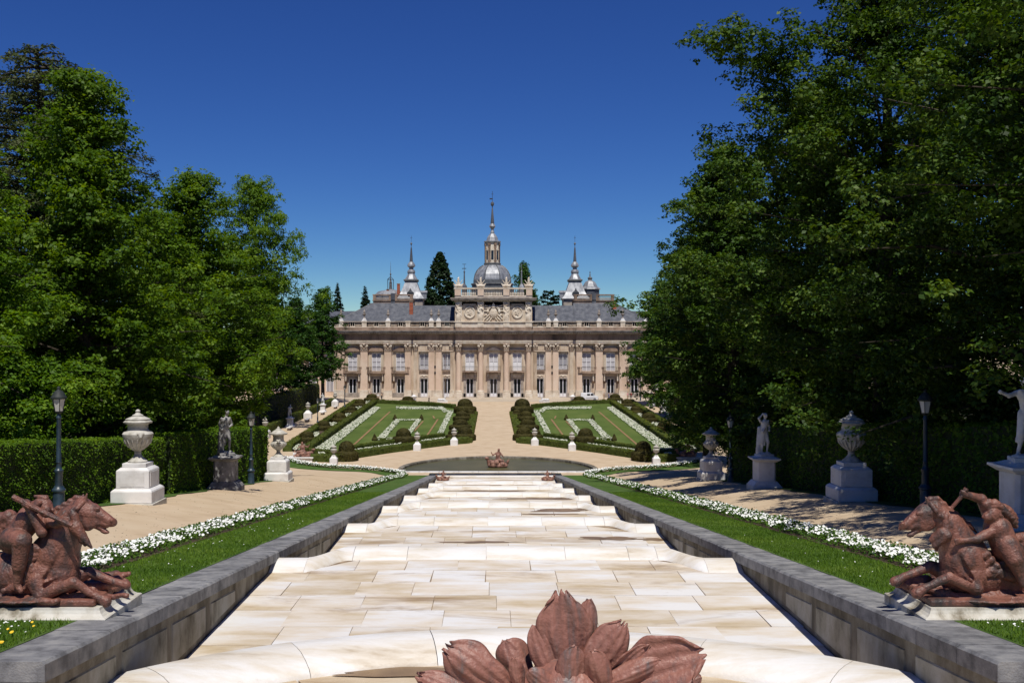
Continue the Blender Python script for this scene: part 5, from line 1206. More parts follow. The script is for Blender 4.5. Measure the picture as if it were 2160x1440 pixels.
for k in range(8):
    a = -PI / 2 + 2 * PI * k / 8; Mx = Matrix.Translation(DC) @ Matrix.Rotation(a + PI / 2, 4, 'Z')
    r = 15.2 * PX
    MB().box(-.33, .33, -r - .06, -r + .3, v(543), v(524), Mx).build('lantern_window', M['glass_dark'], ln)
    MB().box(-.48, -.33, -r - .14, -r + .2, v(545), v(523), Mx).box(.33, .48, -r - .14, -r + .2, v(545), v(523), Mx).box(-.55, .55, -r - .18, -r + .2, v(523), v(521.5), Mx).add([(-.55, -r - .15, v(521.4)), (.55, -r - .15, v(521.4)), (0, -r - .15, v(517.5)), (-.55, -r + .2, v(521.4)), (.55, -r + .2, v(521.4)), (0, -r + .2, v(517.5))], [(0, 1, 2), (3, 4, 5), (0, 1, 4, 3), (1, 2, 5, 4), (2, 0, 3, 5)], Mx).build('window_frame', M['stone_pale'], ln)
    M8 = Matrix.Translation(DC) @ Matrix.Rotation(a + PI / 2 + PI / 8, 4, 'Z')
    MB().box(-.28, .28, -k8(15.2) - .12, -k8(15.2) + .3, v(549), v(509), M8).box(-.34, .34, -k8(15.2) - .2, -k8(15.2) + .3, v(512), v(507), M8).build('corner_pier', M['stone_dark'], ln)
part(facet([(k8(15.5), v(506)), (k8(18), v(504.5)), (k8(18), v(502.5)), (k8(13), v(501)), (k8(11), v(494)), (k8(7), v(488)), (k8(4.5), v(485))], 8, DC), 'cupola', M['lead'])
part(MB().lathe([(3.2 * PX, v(485.5)), (4.5 * PX, v(483.5)), (4 * PX, v(481)), (2.5 * PX, v(477)), (4.5 * PX, v(473.5)), (6.8 * PX, v(470)), (6 * PX, v(467.5)), (4.2 * PX, v(464))], 12, DC), 'spire_base', M['lead'], smooth=True)
part(facet([(k8(4.1), v(464)), (k8(1.5), v(432)), (k8(1.2), v(430))], 8, DC), 'spire', M['slate'])
part(MB().lathe([(.12, v(430.5)), (.12, v(426)), (3 * PX, v(424.5)), (4 * PX, v(421)), (3 * PX, v(417.5)), (.1, v(416.5)), (.08, v(414))], 12, DC), 'spire_ball', M['lead_dark'], smooth=True)
def cross(cx, cy, y0, y1, w_, th): return MB().box(cx - th, cx + th, cy - th, cy + th, v(y0), v(y1)).box(cx - w_, cx + w_, cy - th * .9, cy + th * .9, v(y1 + (y0 - y1) * .3) - th, v(y1 + (y0 - y1) * .3) + th)
part(cross(DC[0], DC[1], 415, 393, .28, .05).box(DC[0] - .75, DC[0] + .1, DC[1] - .03, DC[1] + .03, v(411), v(408.5)), 'weather_cross', M['iron'])
# --- corner towers with curved lead roofs
for s_ in (-1, 1):
    c = (s_ * 183.5 * PX + (.1 if s_ < 0 else -.3), 15, 0)
    part(MB().box(c[0] - 27 * PX, c[0] + 27 * PX, 15 - 27 * PX, 15 + 27 * PX, v(672), v(627.5)), 'tower_wall', M['stone_grey'])
    def sq(prof): return MB().lathe([(r * PX * 1.414, v(y)) for r, y in prof], 4, c, a0=PI / 4)
    part(sq([(28.5, 627.6), (30.5, 626.8), (30.5, 625.5), (26, 620), (21, 611), (17, 600), (13.5, 590), (13, 588.5)]), 'tower_roof', M['lead'])
    part(sq([(13, 588.6), (15.5, 586.5), (16, 584), (15.5, 582.5)]), 'tower_eave', M['lead_dark'])
    part(MB().lathe([(15 * PX, v(582.6)), (14 * PX, v(580.5)), (10.5 * PX, v(575)), (8.5 * PX, v(571)), (8 * PX, v(569))], 8, c, a0=PI / 8), 'tower_bell_roof', M['lead'])
    part(MB().lathe([(7.6 * PX, v(569.1)), (8.8 * PX, v(567.5)), (8.8 * PX, v(565)), (7.5 * PX, v(561.5)), (5 * PX, v(560)), (4.5 * PX, v(557)), (6.5 * PX, v(555)), (9 * PX, v(553)), (8.6 * PX, v(550)), (6.5 * PX, v(546)), (3.8 * PX, v(543))], 12, c), 'tower_finial', M['lead'], smooth=True)
    part(facet([(k8(3.6), v(543.1)), (k8(1.5), v(513)), (.1, v(510))], 8, c), 'spire', M['slate'])
    part(MB().lathe([(.09, v(511)), (.09, v(506)), (1.6 * PX, v(505)), (2.3 * PX, v(503)), (1.6 * PX, v(501)), (.06, v(500))], 10, c), 'spire_ball', M['lead_dark'], smooth=True)
    part(cross(c[0], c[1], 500.5, 485, .3, .035), 'weather_cross', M['iron'])
    dm = part(MB().box(c[0] - .75, c[0] + .75, 15 - 27.5 * PX, 15 - 18 * PX, v(622), v(613)).add([(c[0] - .95, 15 - 28.5 * PX, v(613)), (c[0] + .95, 15 - 28.5 * PX, v(613)), (c[0] + .3, 15 - 28.5 * PX, v(608)), (c[0], 15 - 28.5 * PX, v(602)), (c[0] - .3, 15 - 28.5 * PX, v(608)), (c[0] - .95, 15 - 16 * PX, v(613)), (c[0] + .95, 15 - 16 * PX, v(613)), (c[0] + .3, 15 - 14 * PX, v(608)), (c[0], 15 - 13 * PX, v(604)), (c[0] - .3, 15 - 14 * PX, v(608))], [(0, 1, 2, 3, 4), (0, 1, 6, 5), (1, 2, 7, 6), (2, 3, 8, 7), (3, 4, 9, 8), (4, 0, 5, 9)]), 'dormer', M['lead_dark'])
    MB().box(c[0] - .55, c[0] + .55, 15 - 27.7 * PX, 15 - 27.5 * PX + .01, v(621.5), v(614)).build('pane', M['glass_dark'], dm)
    # side dormer towards the middle
    sx = c[0] - s_ * 26 * PX
    part(MB().box(sx - 1.0, sx + 1.0, 14.2, 15.8, v(625), v(612)).add([(sx - 1.2, 14, v(612)), (sx + 1.2, 14, v(612)), (sx - 1.2, 16, v(612)), (sx + 1.2, 16, v(612)), (sx - 1.2, 15, v(607)), (sx + 1.2, 15, v(607))], [(0, 1, 5, 4), (2, 3, 5, 4), (0, 2, 4), (1, 3, 5)]), 'dormer', M['lead'])
# needle turrets behind the attic
for xx in (-63, 60.5):
    part(MB().lathe([(5.5 * PX, v(640)), (5.5 * PX, v(606)), (6.5 * PX, v(604)), (5 * PX, v(600)), (2.2 * PX, v(596)), (1.8 * PX, v(592)), (1.2 * PX, v(573)), (1.6 * PX, v(571)), (1.8 * PX, v(569)), (.06, v(567)), (.05, v(553))], 8, (xx * PX, 6.5, 0)), 'needle_turret', M['lead'] if xx > 0 else M['slate'])
    part(MB().box(xx * PX - .6, xx * PX + .5, 6.47, 6.53, v(563.5), v(562)).box(xx * PX - .5, xx * PX + .5, 6.47, 6.53, v(554), v(553)), 'weather_vane', M['iron'])
# left: round lead roof with an iron bell cage; right: eight sided pavilion
c = ((810 - 1041) * PX, 18, 0)
part(MB().lathe([(36 * PX, v(640)), (36 * PX, v(616.5)), (37 * PX, v(616)), (28 * PX, v(608)), (12 * PX, v(604.5)), (6 * PX, v(603))], 16, c), 'round_roof', M['lead'])
cg = MB()
for k in range(4):
    a = PI / 4 + PI / 2 * k; cg.tube([(c[0] + 9 * PX * math.cos(a), c[1] + 9 * PX * math.sin(a), v(606)), (c[0] + 9 * PX * math.cos(a), c[1] + 9 * PX * math.sin(a), v(580.5))], .05, 5)
    cg.tube([(c[0] + 9 * PX * math.cos(a), c[1] + 9 * PX * math.sin(a), v(581)), (c[0], c[1], v(574))], .05, 5); a2 = a + PI / 2
    cg.tube([(c[0] + 9 * PX * math.cos(a), c[1] + 9 * PX * math.sin(a), v(581)), (c[0] + 9 * PX * math.cos(a2), c[1] + 9 * PX * math.sin(a2), v(581))], .05, 5)
part(cg, 'bell_cage', M['iron'])
part(MB().lathe([(4 * PX, v(604)), (3.2 * PX, v(598)), (3 * PX, v(588)), (1.5 * PX, v(582)), (.8 * PX, v(572)), (1.8 * PX, v(570.5)), (1.8 * PX, v(568.5)), (.6 * PX, v(566)), (.02, v(541))], 8, c), 'bell_spire', M['lead_dark'])
c = ((1258 - 1041) * PX, 18, 0)
part(facet([(k8(20), v(640)), (k8(20), v(604.5))], 8, c), 'pavilion_drum', M['slate'])
part(facet([(k8(20), v(604.6)), (k8(23), v(603)), (k8(22), v(601.5)), (k8(16), v(597)), (k8(13.5), v(591)), (k8(10), v(586)), (k8(5), v(583)), (k8(3.5), v(582))], 8, c), 'pavilion_roof', M['lead'])
part(MB().lathe([(3.4 * PX, v(582.1)), (5.5 * PX, v(579)), (5 * PX, v(577)), (2 * PX, v(575)), (1 * PX, v(572)), (1.6 * PX, v(570)), (.6 * PX, v(568)), (1.2 * PX, v(566)), (.05, v(562))], 10, c), 'pavilion_finial', M['lead_dark'], smooth=True)
def chimney(px_, y, y0, y1, w_):
    x = (px_ - 1041) * PX; o = part(MB().box(x - w_, x + w_, y - w_ * .8, y + w_ * .8, v(y0), v(y1)), 'chimney', M['brick'])
    MB().box(x - w_ - .08, x + w_ + .08, y - w_ * .8 - .08, y + w_ * .8 + .08, v(y1) - .2, v(y1) + .02).build('chimney_cap', M['stone_dark'], o)
    n = int((v(y1) - v(y0) - .3) / .34)
    for i in range(n): MB().box(x - w_ - .025, x + w_ + .025, y - w_ * .8 - .025, y + w_ * .8 + .025, v(y0) + .34 * i, v(y0) + .34 * i + .27).build('brick_course', M['brick'], o)
chimney(831, 13.5, 625, 592, .38); chimney(865.5, 3.4, 666, 635, .45); chimney(1301, 5.2, 662, 634, .45); chimney(806, 15, 640, 604, .3)
# ------------------------------------------------------------------ horses and riders of red-brown lead at the head of the cascade
def horse_group(sgn):
    """sgn -1: left group facing right. Built from points on the photo at its real distance."""
    Dm = 19.75
    def q(x, y, dy=0.0):
        d = Dm + dy; return np.array([(x - VPX) / F * d + CX, d, CZ - (y - 720) / F * d])
    u = Dm / F
    def c(a, b, r0, r1=None): return C(q(*a), q(*b), r0 * u, (r0 if r1 is None else r1) * u)
    def e(p, r, rot=None): return E(q(*p), np.array(r) * u, rot)
    Y = lambda deg: rotm('Y', deg)
    if sgn < 0:
        horse = [c((-35, 1215, .1), (105, 1206, 0), 48, 52), e((116, 1180, 0), (53, 44, 62)), e((122, 1214, -.02), (46, 44, 50)), c((-60, 1222, .15), (10, 1214, .1), 48, 48),
                 c((118, 1165, 0), (150, 1098, -.02), 48, 33), c((150, 1100, -.02), (174, 1070, -.03), 32, 21),
                 c((180, 1076, -.03), (196, 1082, -.05), 22, 19), e((186, 1090, -.05), (20, 15, 21)), c((196, 1076, -.05), (236, 1100, -.08), 15, 9), c((196, 1092, -.05), (228, 1106, -.08), 14, 8), e((238, 1102, -.08), (9, 9, 8)), c((200, 1106, -.06), (222, 1120, -.08), 8, 5), e((222, 1121, -.08), (9, 6, 4), Y(10)),
                 e((204, 1073, -.16), (7, 4, 5)), e((236, 1097, -.15), (4, 4, 4)), e((185, 1098, -.14), (20, 8, 21)),
                 c((178, 1062, -.1), (183, 1041, -.12), 7, 2), c((172, 1060, .06), (176, 1042, .08), 7, 2),
                 c((82, 1225, -.3), (88, 1255, -.42), 26, 15), c((86, 1255, -.42), (152, 1228, -.46), 15, 11), c((154, 1226, -.46), (205, 1258, -.4), 10, 7), c((205, 1258, -.4), (224, 1268, -.38), 9, 11),
                 c((130, 1225, .15), (188, 1206, .1), 24, 12), c((188, 1206, .1), (245, 1228, .05), 11, 7), c((245, 1228, .05), (266, 1233, .05), 8, 10)]
        mane = []
        for k in range(11):
            x, y = 176 - 6.2 * k, 1052 + 3.6 * k; mane += [c((x, y, -.02 + .012 * (k % 3)), (x - 16, y - 3 + 5 * (k % 2), .0), 7, 5.5), c((x - 16, y - 3 + 5 * (k % 2), .0), (x - 34, y + 8 + 3 * (k % 3), .04), 5.5, 2)]
            mane += [c((x - 2, y + 8, -.16), (x - 14, y + 20 + 4 * (k % 2), -.24), 6, 4.5), c((x - 14, y + 20 + 4 * (k % 2), -.24), (x - 30, y + 28, -.25), 4.5, 1.8)]
        fin = [c((152, 1078, -.22), (162, 1118, -.26), 7, 9), c((160, 1112, -.26), (193, 1154, -.28), 14, 3), c((152, 1105, -.24), (180, 1150, -.26), 10, 3), c((156, 1085, -.24), (172, 1140, -.27), 9, 6)]
        rider = [e((94, 1070, -.25), (17, 16, 21)), e((88, 1064, -.22), (18, 18, 17)), c((108, 1070, -.27), (112, 1076, -.28), 4, 3.4), c((104, 1082, -.26), (109, 1084, -.28), 6, 3), e((98, 1075, -.36), (8, 6, 9)), c((80, 1085, -.22), (60, 1090, -.2), 12, 14), c((64, 1092, -.18), (38, 1125, -.15), 27, 26), e((30, 1140, -.18), (32, 28, 28)),
                 c((76, 1090, -.3), (88, 1122, -.42), 13, 11), c((88, 1122, -.42), (56, 1064, -.5), 10, 7), e((55, 1061, -.5), (10, 9, 9)), c((70, 1082, -.1), (118, 1106, -.4), 12, 8), e((124, 1102, -.44), (10, 8, 9)),
                 c((26, 1135, -.3), (46, 1140, -.52), 25, 20), c((46, 1140, -.52), (40, 1195, -.5), 19, 14), c((40, 1195, -.5), (37, 1232, -.46), 12, 8), c((37, 1234, -.46), (44, 1246, -.5), 8, 5)]
        for k in range(5): rider.append(c((121 + 3 * k, 1097 + 1.5 * k, -.52), (133 + 3 * k, 1104 + 1.4 * k, -.52), 3.2, 2.6)); rider.append(c((50 + 2.6 * k, 1056 + 1.6 * k, -.57), (50 + 2.6 * k, 1064 + 1.6 * k, -.58), 3, 2.6))
        spear = [(q(27, 1047, -.55), 6), (q(88, 1078, -.56), 5.5), (q(152, 1108, -.54), 5)]
        drape = [c((20 - 22 * k, 1090 + 6 * k, .0), (-30 - 20 * k, 1110 + 25 * k, .1), 16, 8) for k in range(3)] + [c((30, 1100 + 12 * k, -.05), (-10, 1120 + 18 * k, .0), 12, 8) for k in range(3)] + [c((55, 1150 + 9 * k, -.38), (92, 1158 + 6 * k, -.32), 9, 5) for k in range(4)] + [c((60 + 6 * k, 1185 + 8 * k, -.36), (50 - 14 * k, 1240 + 2 * k, -.38), 9, 6) for k in range(4)]
        locks = [c((96 - 6 * k, 1050 + 3 * k, -.26 + .03 * (k % 3)), (74 - 7 * k, 1046 + 9 * k + (k % 2) * 6, -.26 + .04 * (k % 3)), 6.5, 3) for k in range(7)] + [c((84 - 4 * k, 1060 + 5 * k, -.38), (66 - 5 * k, 1066 + 7 * k, -.36), 5.5, 2.5) for k in range(4)]
        wx0, wx1 = -90, 222
    else:
        horse = [c((2120, 1214, .2), (2040, 1204, 0), 48, 52), e((2034, 1178, -.06), (51, 45, 54)), e((2030, 1206, -.03), (48, 44, 48)), c((2240, 1208, .4), (2120, 1214, .2), 50, 48),
                 c((2026, 1160, -.02), (1998, 1104, -.02), 44, 32), c((1998, 1104, -.02), (1970, 1074, -.03), 31, 21),
                 c((1964, 1076, -.03), (1948, 1084, -.05), 22, 19), e((1956, 1094, -.05), (20, 15, 21)), c((1950, 1078, -.05), (1912, 1104, -.09), 16, 9), c((1950, 1094, -.05), (1918, 1112, -.09), 14, 8), e((1905, 1109, -.09), (9, 9, 9)), c((1944, 1110, -.06), (1922, 1126, -.08), 8, 5), e((1921, 1127, -.08), (9, 6, 5), Y(-20)), e((1898, 1115, -.08), (4, 6, 4)),
                 e((1940, 1082, -.17), (8, 4, 5)), e((1904, 1104, -.15), (4, 4, 4)), e((1955, 1100, -.14), (19, 8, 20)),
                 c((1962, 1070, -.1), (1953, 1049, -.12), 7, 2), c((1966, 1066, .06), (1960, 1050, .08), 7, 2),
                 c((2050, 1215, -.28), (2058, 1240, -.4), 26, 14), c((2058, 1240, -.4), (2002, 1216, -.44), 14, 11), c((2002, 1216, -.44), (1950, 1240, -.4), 10, 7), c((1950, 1240, -.4), (1934, 1250, -.38), 9, 12),
                 c((2000, 1210, .15), (1962, 1194, .1), 22, 12), c((1962, 1194, .1), (1906, 1216, .05), 11, 7), c((1906, 1216, .05), (1888, 1226, .05), 8, 11)]
        mane = []
        for k in range(11):
            x, y = 1962 + 6.4 * k, 1053 + 5.4 * k; mane += [c((x, y, -.02 + .012 * (k % 3)), (x + 16, y - 2 + 5 * (k % 2), .0), 7, 5.5), c((x + 16, y - 2 + 5 * (k % 2), .0), (x + 34, y + 12 + 3 * (k % 3), .03), 5.5, 2)]
            mane += [c((x + 2, y + 10, -.16), (x + 13, y + 24 + 4 * (k % 2), -.25), 6, 4.5), c((x + 13, y + 24 + 4 * (k % 2), -.25), (x + 26, y + 38, -.25), 4.5, 1.8)]
        fin = [c((1994, 1090, -.22), (1996, 1126, -.28), 8, 8), c((1996, 1128, -.28), (1972, 1150, -.22), 12, 7), c((1986, 1122, -.26), (1966, 1138, -.2), 10, 7), c((1972, 1132, -.2), (1976, 1158, -.18), 9, 4)]
        rider = [e((2091, 1084, -.25), (17, 17, 21)), c((2078, 1084, -.34), (2074, 1090, -.36), 4, 3.4), c((2082, 1096, -.32), (2078, 1099, -.34), 6, 3.5), e((2084, 1090, -.4), (9, 6, 9)), c((2099, 1100, -.22), (2106, 1118, -.2), 12, 14), c((2104, 1114, -.2), (2120, 1150, -.2), 28, 28), e((2126, 1160, -.22), (32, 28, 26)),
                 c((2092, 1098, -.15), (2070, 1052, -.2), 14, 11), c((2070, 1052, -.2), (2036, 1042, -.3), 10, 7), e((2033, 1041, -.3), (9, 8, 8)), c((2096, 1118, -.3), (2062, 1136, -.36), 12, 9), c((2062, 1136, -.36), (2030, 1140, -.38), 8, 6), e((2026, 1140, -.38), (8, 6, 7)),
                 c((2124, 1150, -.35), (2140, 1180, -.5), 25, 18), c((2140, 1180, -.5), (2152, 1214, -.52), 17, 10), c((2152, 1214, -.52), (2158, 1232, -.56), 10, 7)]
        for k in range(4): rider.append(c((2021 + .5 * k, 1136 + 3 * k, -.42), (2014 + k, 1138 + 3 * k, -.42), 2.8, 2.2)); rider.append(c((2028 + 2.2 * k, 1035 + 2.8 * k, -.36), (2035 + 2 * k, 1037 + 3 * k, -.38), 2.8, 2.4))
        spear = [(q(2039, 1029, -.34), 5), (q(2026, 1049, -.32), 4.2), (q(2008, 1070, -.25), 4)]
        drape = [c((2080 + 10 * k, 1168 + 12 * k, -.35), (2030 + 24 * k, 1196 + 12 * k, -.3), 9, 6) for k in range(4)] + [c((2050 + 10 * k, 1222 - 5 * k, -.36), (2120 + 10 * k, 1186 + 10 * k, -.3), 9, 7) for k in range(5)] + [c((2120, 1140 + 12 * k, 0), (2175, 1130 + 14 * k, .1), 14, 9) for k in range(4)]
        locks = [e((2098 + 9 * k, 1072 + (k % 2) * 9, -.2 + .06 * k), (11, 13, 11)) for k in range(4)] + [c((2080 + 6 * k, 1064 - (k % 2) * 4, -.28), (2100 + 9 * k, 1084 + 9 * (k % 3), -.3), 9, 6) for k in range(5)] + [c((2126, 1076 + 6 * k, -.1), (2142, 1092 + 8 * k, -.05), 10, 6) for k in range(3)]
        wx0, wx1 = 1938, 2250
    base = q((110 if sgn < 0 else 2050), 1282); side = 'left' if sgn < 0 else 'right'
    t = thing('horse_sculpture', 'red brown plunging horse with %s, at the %s edge' % ('a rider levelling a spear' if sgn < 0 else 'a boy rider raising a stick', side), 'sculpture', tuple(base), group='lead horses at the head of the cascade')
    def bld(name, prims, res, k, noise, nf, seed, m=M['lead_red'], carve=None):
        V, Q = sculpt(prims, res, k, noise=noise, nf=nf, seed=seed, carve=carve); return put(name, mesh_np(name, V - base, Q, True), m, t)
    if sgn < 0:
        cv = [e((205, 1074, -.235), (6, 4, 3.4), Y(-25)), e((241, 1098, -.2), (4, 3, 3)), c((228, 1113, -.3), (246, 1113, -.1), 3.4), c((228, 1113, -.12), (244, 1114, .1), 3.4), c((183, 1107, -.24), (214, 1098, -.2), 2.2), c((212, 1086, -.24), (228, 1096, -.2), 2)]
        cv += [c((150 - 9 * k, 1150 + 6 * k, -.42 + .012 * k), (122 - 12 * k, 1215 + 2 * k, -.44), 6.5) for k in range(3)] + [c((60 - 13 * k, 1170, -.45), (52 - 13 * k, 1225, -.45), 5.5) for k in range(4)] + [c((98, 1235, -.43), (150, 1212, -.4), 6)]
    else:
        cv = [e((1939, 1082, -.24), (6, 4, 3.4), Y(25)), e((1901, 1106, -.2), (4, 3, 3)), c((1898, 1119, -.1), (1920, 1117, -.3), 3.4), c((1898, 1120, .1), (1920, 1118, -.1), 3.4), c((1958, 1112, -.24), (1930, 1102, -.2), 2.2), c((1934, 1092, -.24), (1916, 1102, -.2), 2)]
        cv += [c((1998 + 9 * k, 1150 + 6 * k, -.42 + .012 * k), (2022 + 12 * k, 1215 + 2 * k, -.44), 6.5) for k in range(3)] + [c((2080 + 13 * k, 1165, -.43), (2088 + 13 * k, 1222, -.43), 5.5) for k in range(4)] + [c((2044, 1226, -.43), (1998, 1206, -.4), 6)]
    bld('horse', horse, .017, .026, .008, 9, 1, carve=cv)
    bld('mane', mane, .014, .012, .004, 18, 2)
    bld('cheek_fin', fin, .018, .025, .006, 14, 3)
    bld('rider', rider, .016, .018, .003, 9, 4)
    bld('rider_hair', locks, .015, .014, .012, 20, 5)
    bld('drapery', drape, .018, .022, .014, 14, 6)
    sp = MB(); sp.tube([p for p, r in spear], [r * u for p, r in spear], 8); sp.v = [tuple(np.array(p) - base) for p in sp.v]; sp.build('spear' if sgn < 0 else 'stick', M['lead_red'], t, True)
    # waves and ground the group lies on
    x0, x1 = q(wx0, 1270)[0], q(wx1, 1270)[0]; g = MB(); ztop = CZ - 4.72
    wv = []
    r = random.Random(5 + sgn)
    for k in range(26):
        a = (k + r.random()) / 26; x = x0 + (x1 - x0) * a; d = 19.95 + r.uniform(-.75, .75); z = ztop + r.uniform(-.02, .10); wv.append(C((x, d, z), (x + r.uniform(.25, .6) * sgn * -1, d + r.uniform(-.2, .2), z + r.uniform(-.02, .1)), r.uniform(.05, .12), .05))
    wv += [E(((x0 + x1) / 2, 19.95, ztop - .02), (abs(x1 - x0) / 2, .9, .07))]
    xe = x1 if sgn < 0 else x0
    wv += [C((xe - .35 * -sgn, 20.3, ztop + .08), (xe + .02 * -sgn, 20.4, ztop + .1), .14, .09), C((xe - .25 * -sgn, 20.6, ztop + .1), (xe + .08 * -sgn, 20.7, ztop + .0), .1, .05)]
    bld('waves', wv, .032, .05, .03, 7, 9)
    gb = MB().box(min(x0, x1), max(x0, x1), 19.2, 20.8, ztop - .12, ztop + .01); gb.v = [tuple(np.array(p) - base) for p in gb.v]; bevel(gb.build('ground_slab', M['lead_red'], t), .04)
    # marble plinth with a hollow moulding
    xi = -7.40 * (1 if sgn < 0 else -1); xo = xi - 3.4 * (1 if sgn < 0 else -1); zt = ztop - .122; zb_ = H(8, 20.2) - .25
    pt = thing('sculpture_plinth', 'pale stained marble plinth under the %s horse sculpture' % side, 'plinth', ((xi + xo) / 2, 19.98, zb_), group='plinths of the lead horses')
    cxp = (xi + xo) / 2; prof = [(0, zb_), (0, zt - .17), (-.02, zt - .155), (-.07, zt - .14), (-.12, zt - .10), (-.155, zt - .04), (-.165, zt)]
    hx = abs(xi - xo) / 2
    def ring(ins, z): return [(-hx - ins, -1.0 - ins, z - zb_), (hx + ins, -1.0 - ins, z - zb_), (hx + ins, 1.0 + ins, z - zb_), (-hx - ins, 1.0 + ins, z - zb_)]
    MB().loft([ring(i, z) for i, z in prof]).build('moulded_block', M['plinth'], pt)
for s_ in (-1, 1): horse_group(s_)

# ------------------------------------------------------------------ leaf sculpture of the front fountain
LD = 9.6
def lq(x, y, dy=0.0): d = LD + dy; return np.array([(x - VPX) / F * d + CX, d, CZ - (y - 720) / F * d])
lb = lq(1215, 1500)
leafth = thing('leaf_fountain', 'red brown lead fountain head of big curled leaves', 'fountain', tuple(lb))
def big_leaf(tip, root, w_px, cup, curl, dt=0.0, dr=0.0, seed=1, lobes=0, roll=0.0, th=.022):
    """cupped leaf as a thick curved shell from root to tip with veins and a wavy edge"""
    a, b = lq(*root, dr), lq(*tip, dt); L_ = np.linalg.norm(b - a); ax = (b - a) / L_
    view = np.array([0, -1.0, .15]); sd_ = np.cross(ax, view); sd_ /= np.linalg.norm(sd_); nm = np.cross(sd_, ax)
    if nm @ view < 0: nm = -nm
    cr_, sr = math.cos(roll), math.sin(roll); sd_, nm = sd_ * cr_ + nm * sr, nm * cr_ - sd_ * sr
    W = w_px * LD / F; nu, nv = 27, 19; r = np.random.RandomState(seed); ph = r.uniform(0, 6.28, 3)
    V = np.zeros((nu, nv, 3)); Nf = np.zeros((nu, nv, 3))
    for i in range(nu):
        s = i / (nu - 1); s0 = s; wv = math.sqrt(max(0, 1 - (max(0, s - .60) / .402) ** 2.3)) * (.42 + .58 * min(1, s / .6) ** .9)
        wv = max(wv, .30 if lobes else .12)
        for j in range(nv):
            t = -1 + 2 * j / (nv - 1)
            s = s0 * (1 - .07 * (.5 - .5 * math.cos(3.2 * PI * t + ph[2])) * s0 ** 4 - .03 * t * t) if lobes else s0
            lob = 1 + (.10 * lobes * math.sin(s * 16 + ph[0] + (2 if t > 0 else 0)) * abs(t) ** 2)
            x = t * W / 2 * wv * lob
            ridge = .013 * math.cos(t * PI * 4.5 + .4 * math.sin(s * 5 + ph[1])) * (1 - .3 * s) * (W / .4) * wv
            z = -cup * W * (t * t) * (.4 + .6 * math.sin(PI * s)) * wv + curl * L_ * (s ** 2.2) * -1 + ridge + .015 * math.sin(7 * s + 3 * t + ph[2]) * (W / .4) + .16 * L_ * math.sin(PI * s * .8) * .5
            V[i, j] = a + ax * (s * L_ - abs(curl) * .25 * L_ * s ** 3 * 0) + sd_ * x + nm * z
    du = np.gradient(V, axis=0); dv = np.gradient(V, axis=1); nn = np.cross(du, dv); nn /= np.linalg.norm(nn, axis=2, keepdims=True) + 1e-9
    if (nn[nu // 2, nv // 2] @ nm) < 0: nn = -nn
    B = V - nn * th * (1 - .3 * np.abs(np.linspace(-1, 1, nv))[None, :, None])
    P = np.concatenate([V.reshape(-1, 3), B.reshape(-1, 3)]) - lb; n1 = nu * nv; Q = []
    idx = np.arange(n1).reshape(nu, nv); f = idx[:-1, :-1].ravel(); f = np.stack([f, f + 1, f + nv + 1, f + nv], 1); Q.append(f); Q.append(f[:, ::-1] + n1)
    edge = np.concatenate([idx[0, :], idx[1:, -1], idx[-1, -2::-1], idx[-2:0:-1, 0]]); e2 = np.roll(edge, -1); Q.append(np.stack([edge, e2, e2 + n1, edge + n1], 1)[:, ::-1])
    me = mesh_np('leaf', P, np.concatenate(Q), True); bm = bmesh.new(); bm.from_mesh(me); bmesh.ops.recalc_face_normals(bm, faces=bm.faces); bm.to_mesh(me); bm.free()
    return put('leaf', me, M['lead_leaf'], leafth)
big_leaf((1184, 1246), (1205, 1462), 118, .20, .12, -.12, 0, 1, .6)                 # tall middle leaf
big_leaf((1243, 1266), (1222, 1430), 50, .25, .1, -.02, .02, 2)                     # its narrow right lobe
big_leaf((1147, 1306), (1178, 1400), 30, .3, .1, -.02, .02, 3)
big_leaf((1131, 1325), (1185, 1468), 66, .3, .18, -.12, -.05, 4)                    # left small leaf
big_leaf((1320, 1312), (1215, 1452), 82, .22, .12, -.16, -.05, 5, .4)                     # right leaf
big_leaf((1216, 1368), (1180, 1500), 62, .32, .12, -.34, -.22, 6)                   # front lobes
big_leaf((1252, 1378), (1282, 1490), 60, .34, .12, -.36, -.2, 7)
big_leaf((1490, 1376), (1262, 1452), 124, -.16, .06, -.3, .0, 8, .7, .35)                 # broad leaf to the right
big_leaf((1374, 1360), (1272, 1440), 46, -.25, .1, -.2, -.05, 9, .5)
big_leaf((1390, 1402), (1250, 1452), 52, .42, .25, -.34, -.16, 10)
big_leaf((938, 1366), (1090, 1470), 96, .20, .16, -.15, -.05, 11, .5)                # left broad leaf
big_leaf((966, 1352), (1055, 1420), 30, .3, .1, .02, .05, 12)
big_leaf((1078, 1378), (1120, 1452), 74, .55, .5, -.1, .08, 13)                     # curled over leaf
big_leaf((1086, 1395), (1100, 1470), 34, .4, .2, -.28, -.15, 14)
big_leaf((1120, 1420), (1190, 1470), 44, .4, .2, -.36, -.22, 15)
big_leaf((880, 1430), (1030, 1490), 60, .3, .25, -.2, -.1, 16, .4)
big_leaf((1480, 1432), (1330, 1480), 56, .3, .2, -.1, .0, 17)
big_leaf((1440, 1420), (1300, 1480), 70, .3, .22, -.22, -.1, 18)
for k, (x, y, x2, y2) in enumerate(((1366, 1346, 1384, 1366), (1035, 1405, 1062, 1418))):
    mb = MB().tube([lq(x2, y2 + 16), lq(x2, y2), lq(x + 6, y - 2), lq(x, y + 8)], [.03, .032, .03, .02], 8); mb.v = [tuple(np.array(p) - lb) for p in mb.v]; mb.build('curled_stalk', M['lead_leaf'], leafth, True)
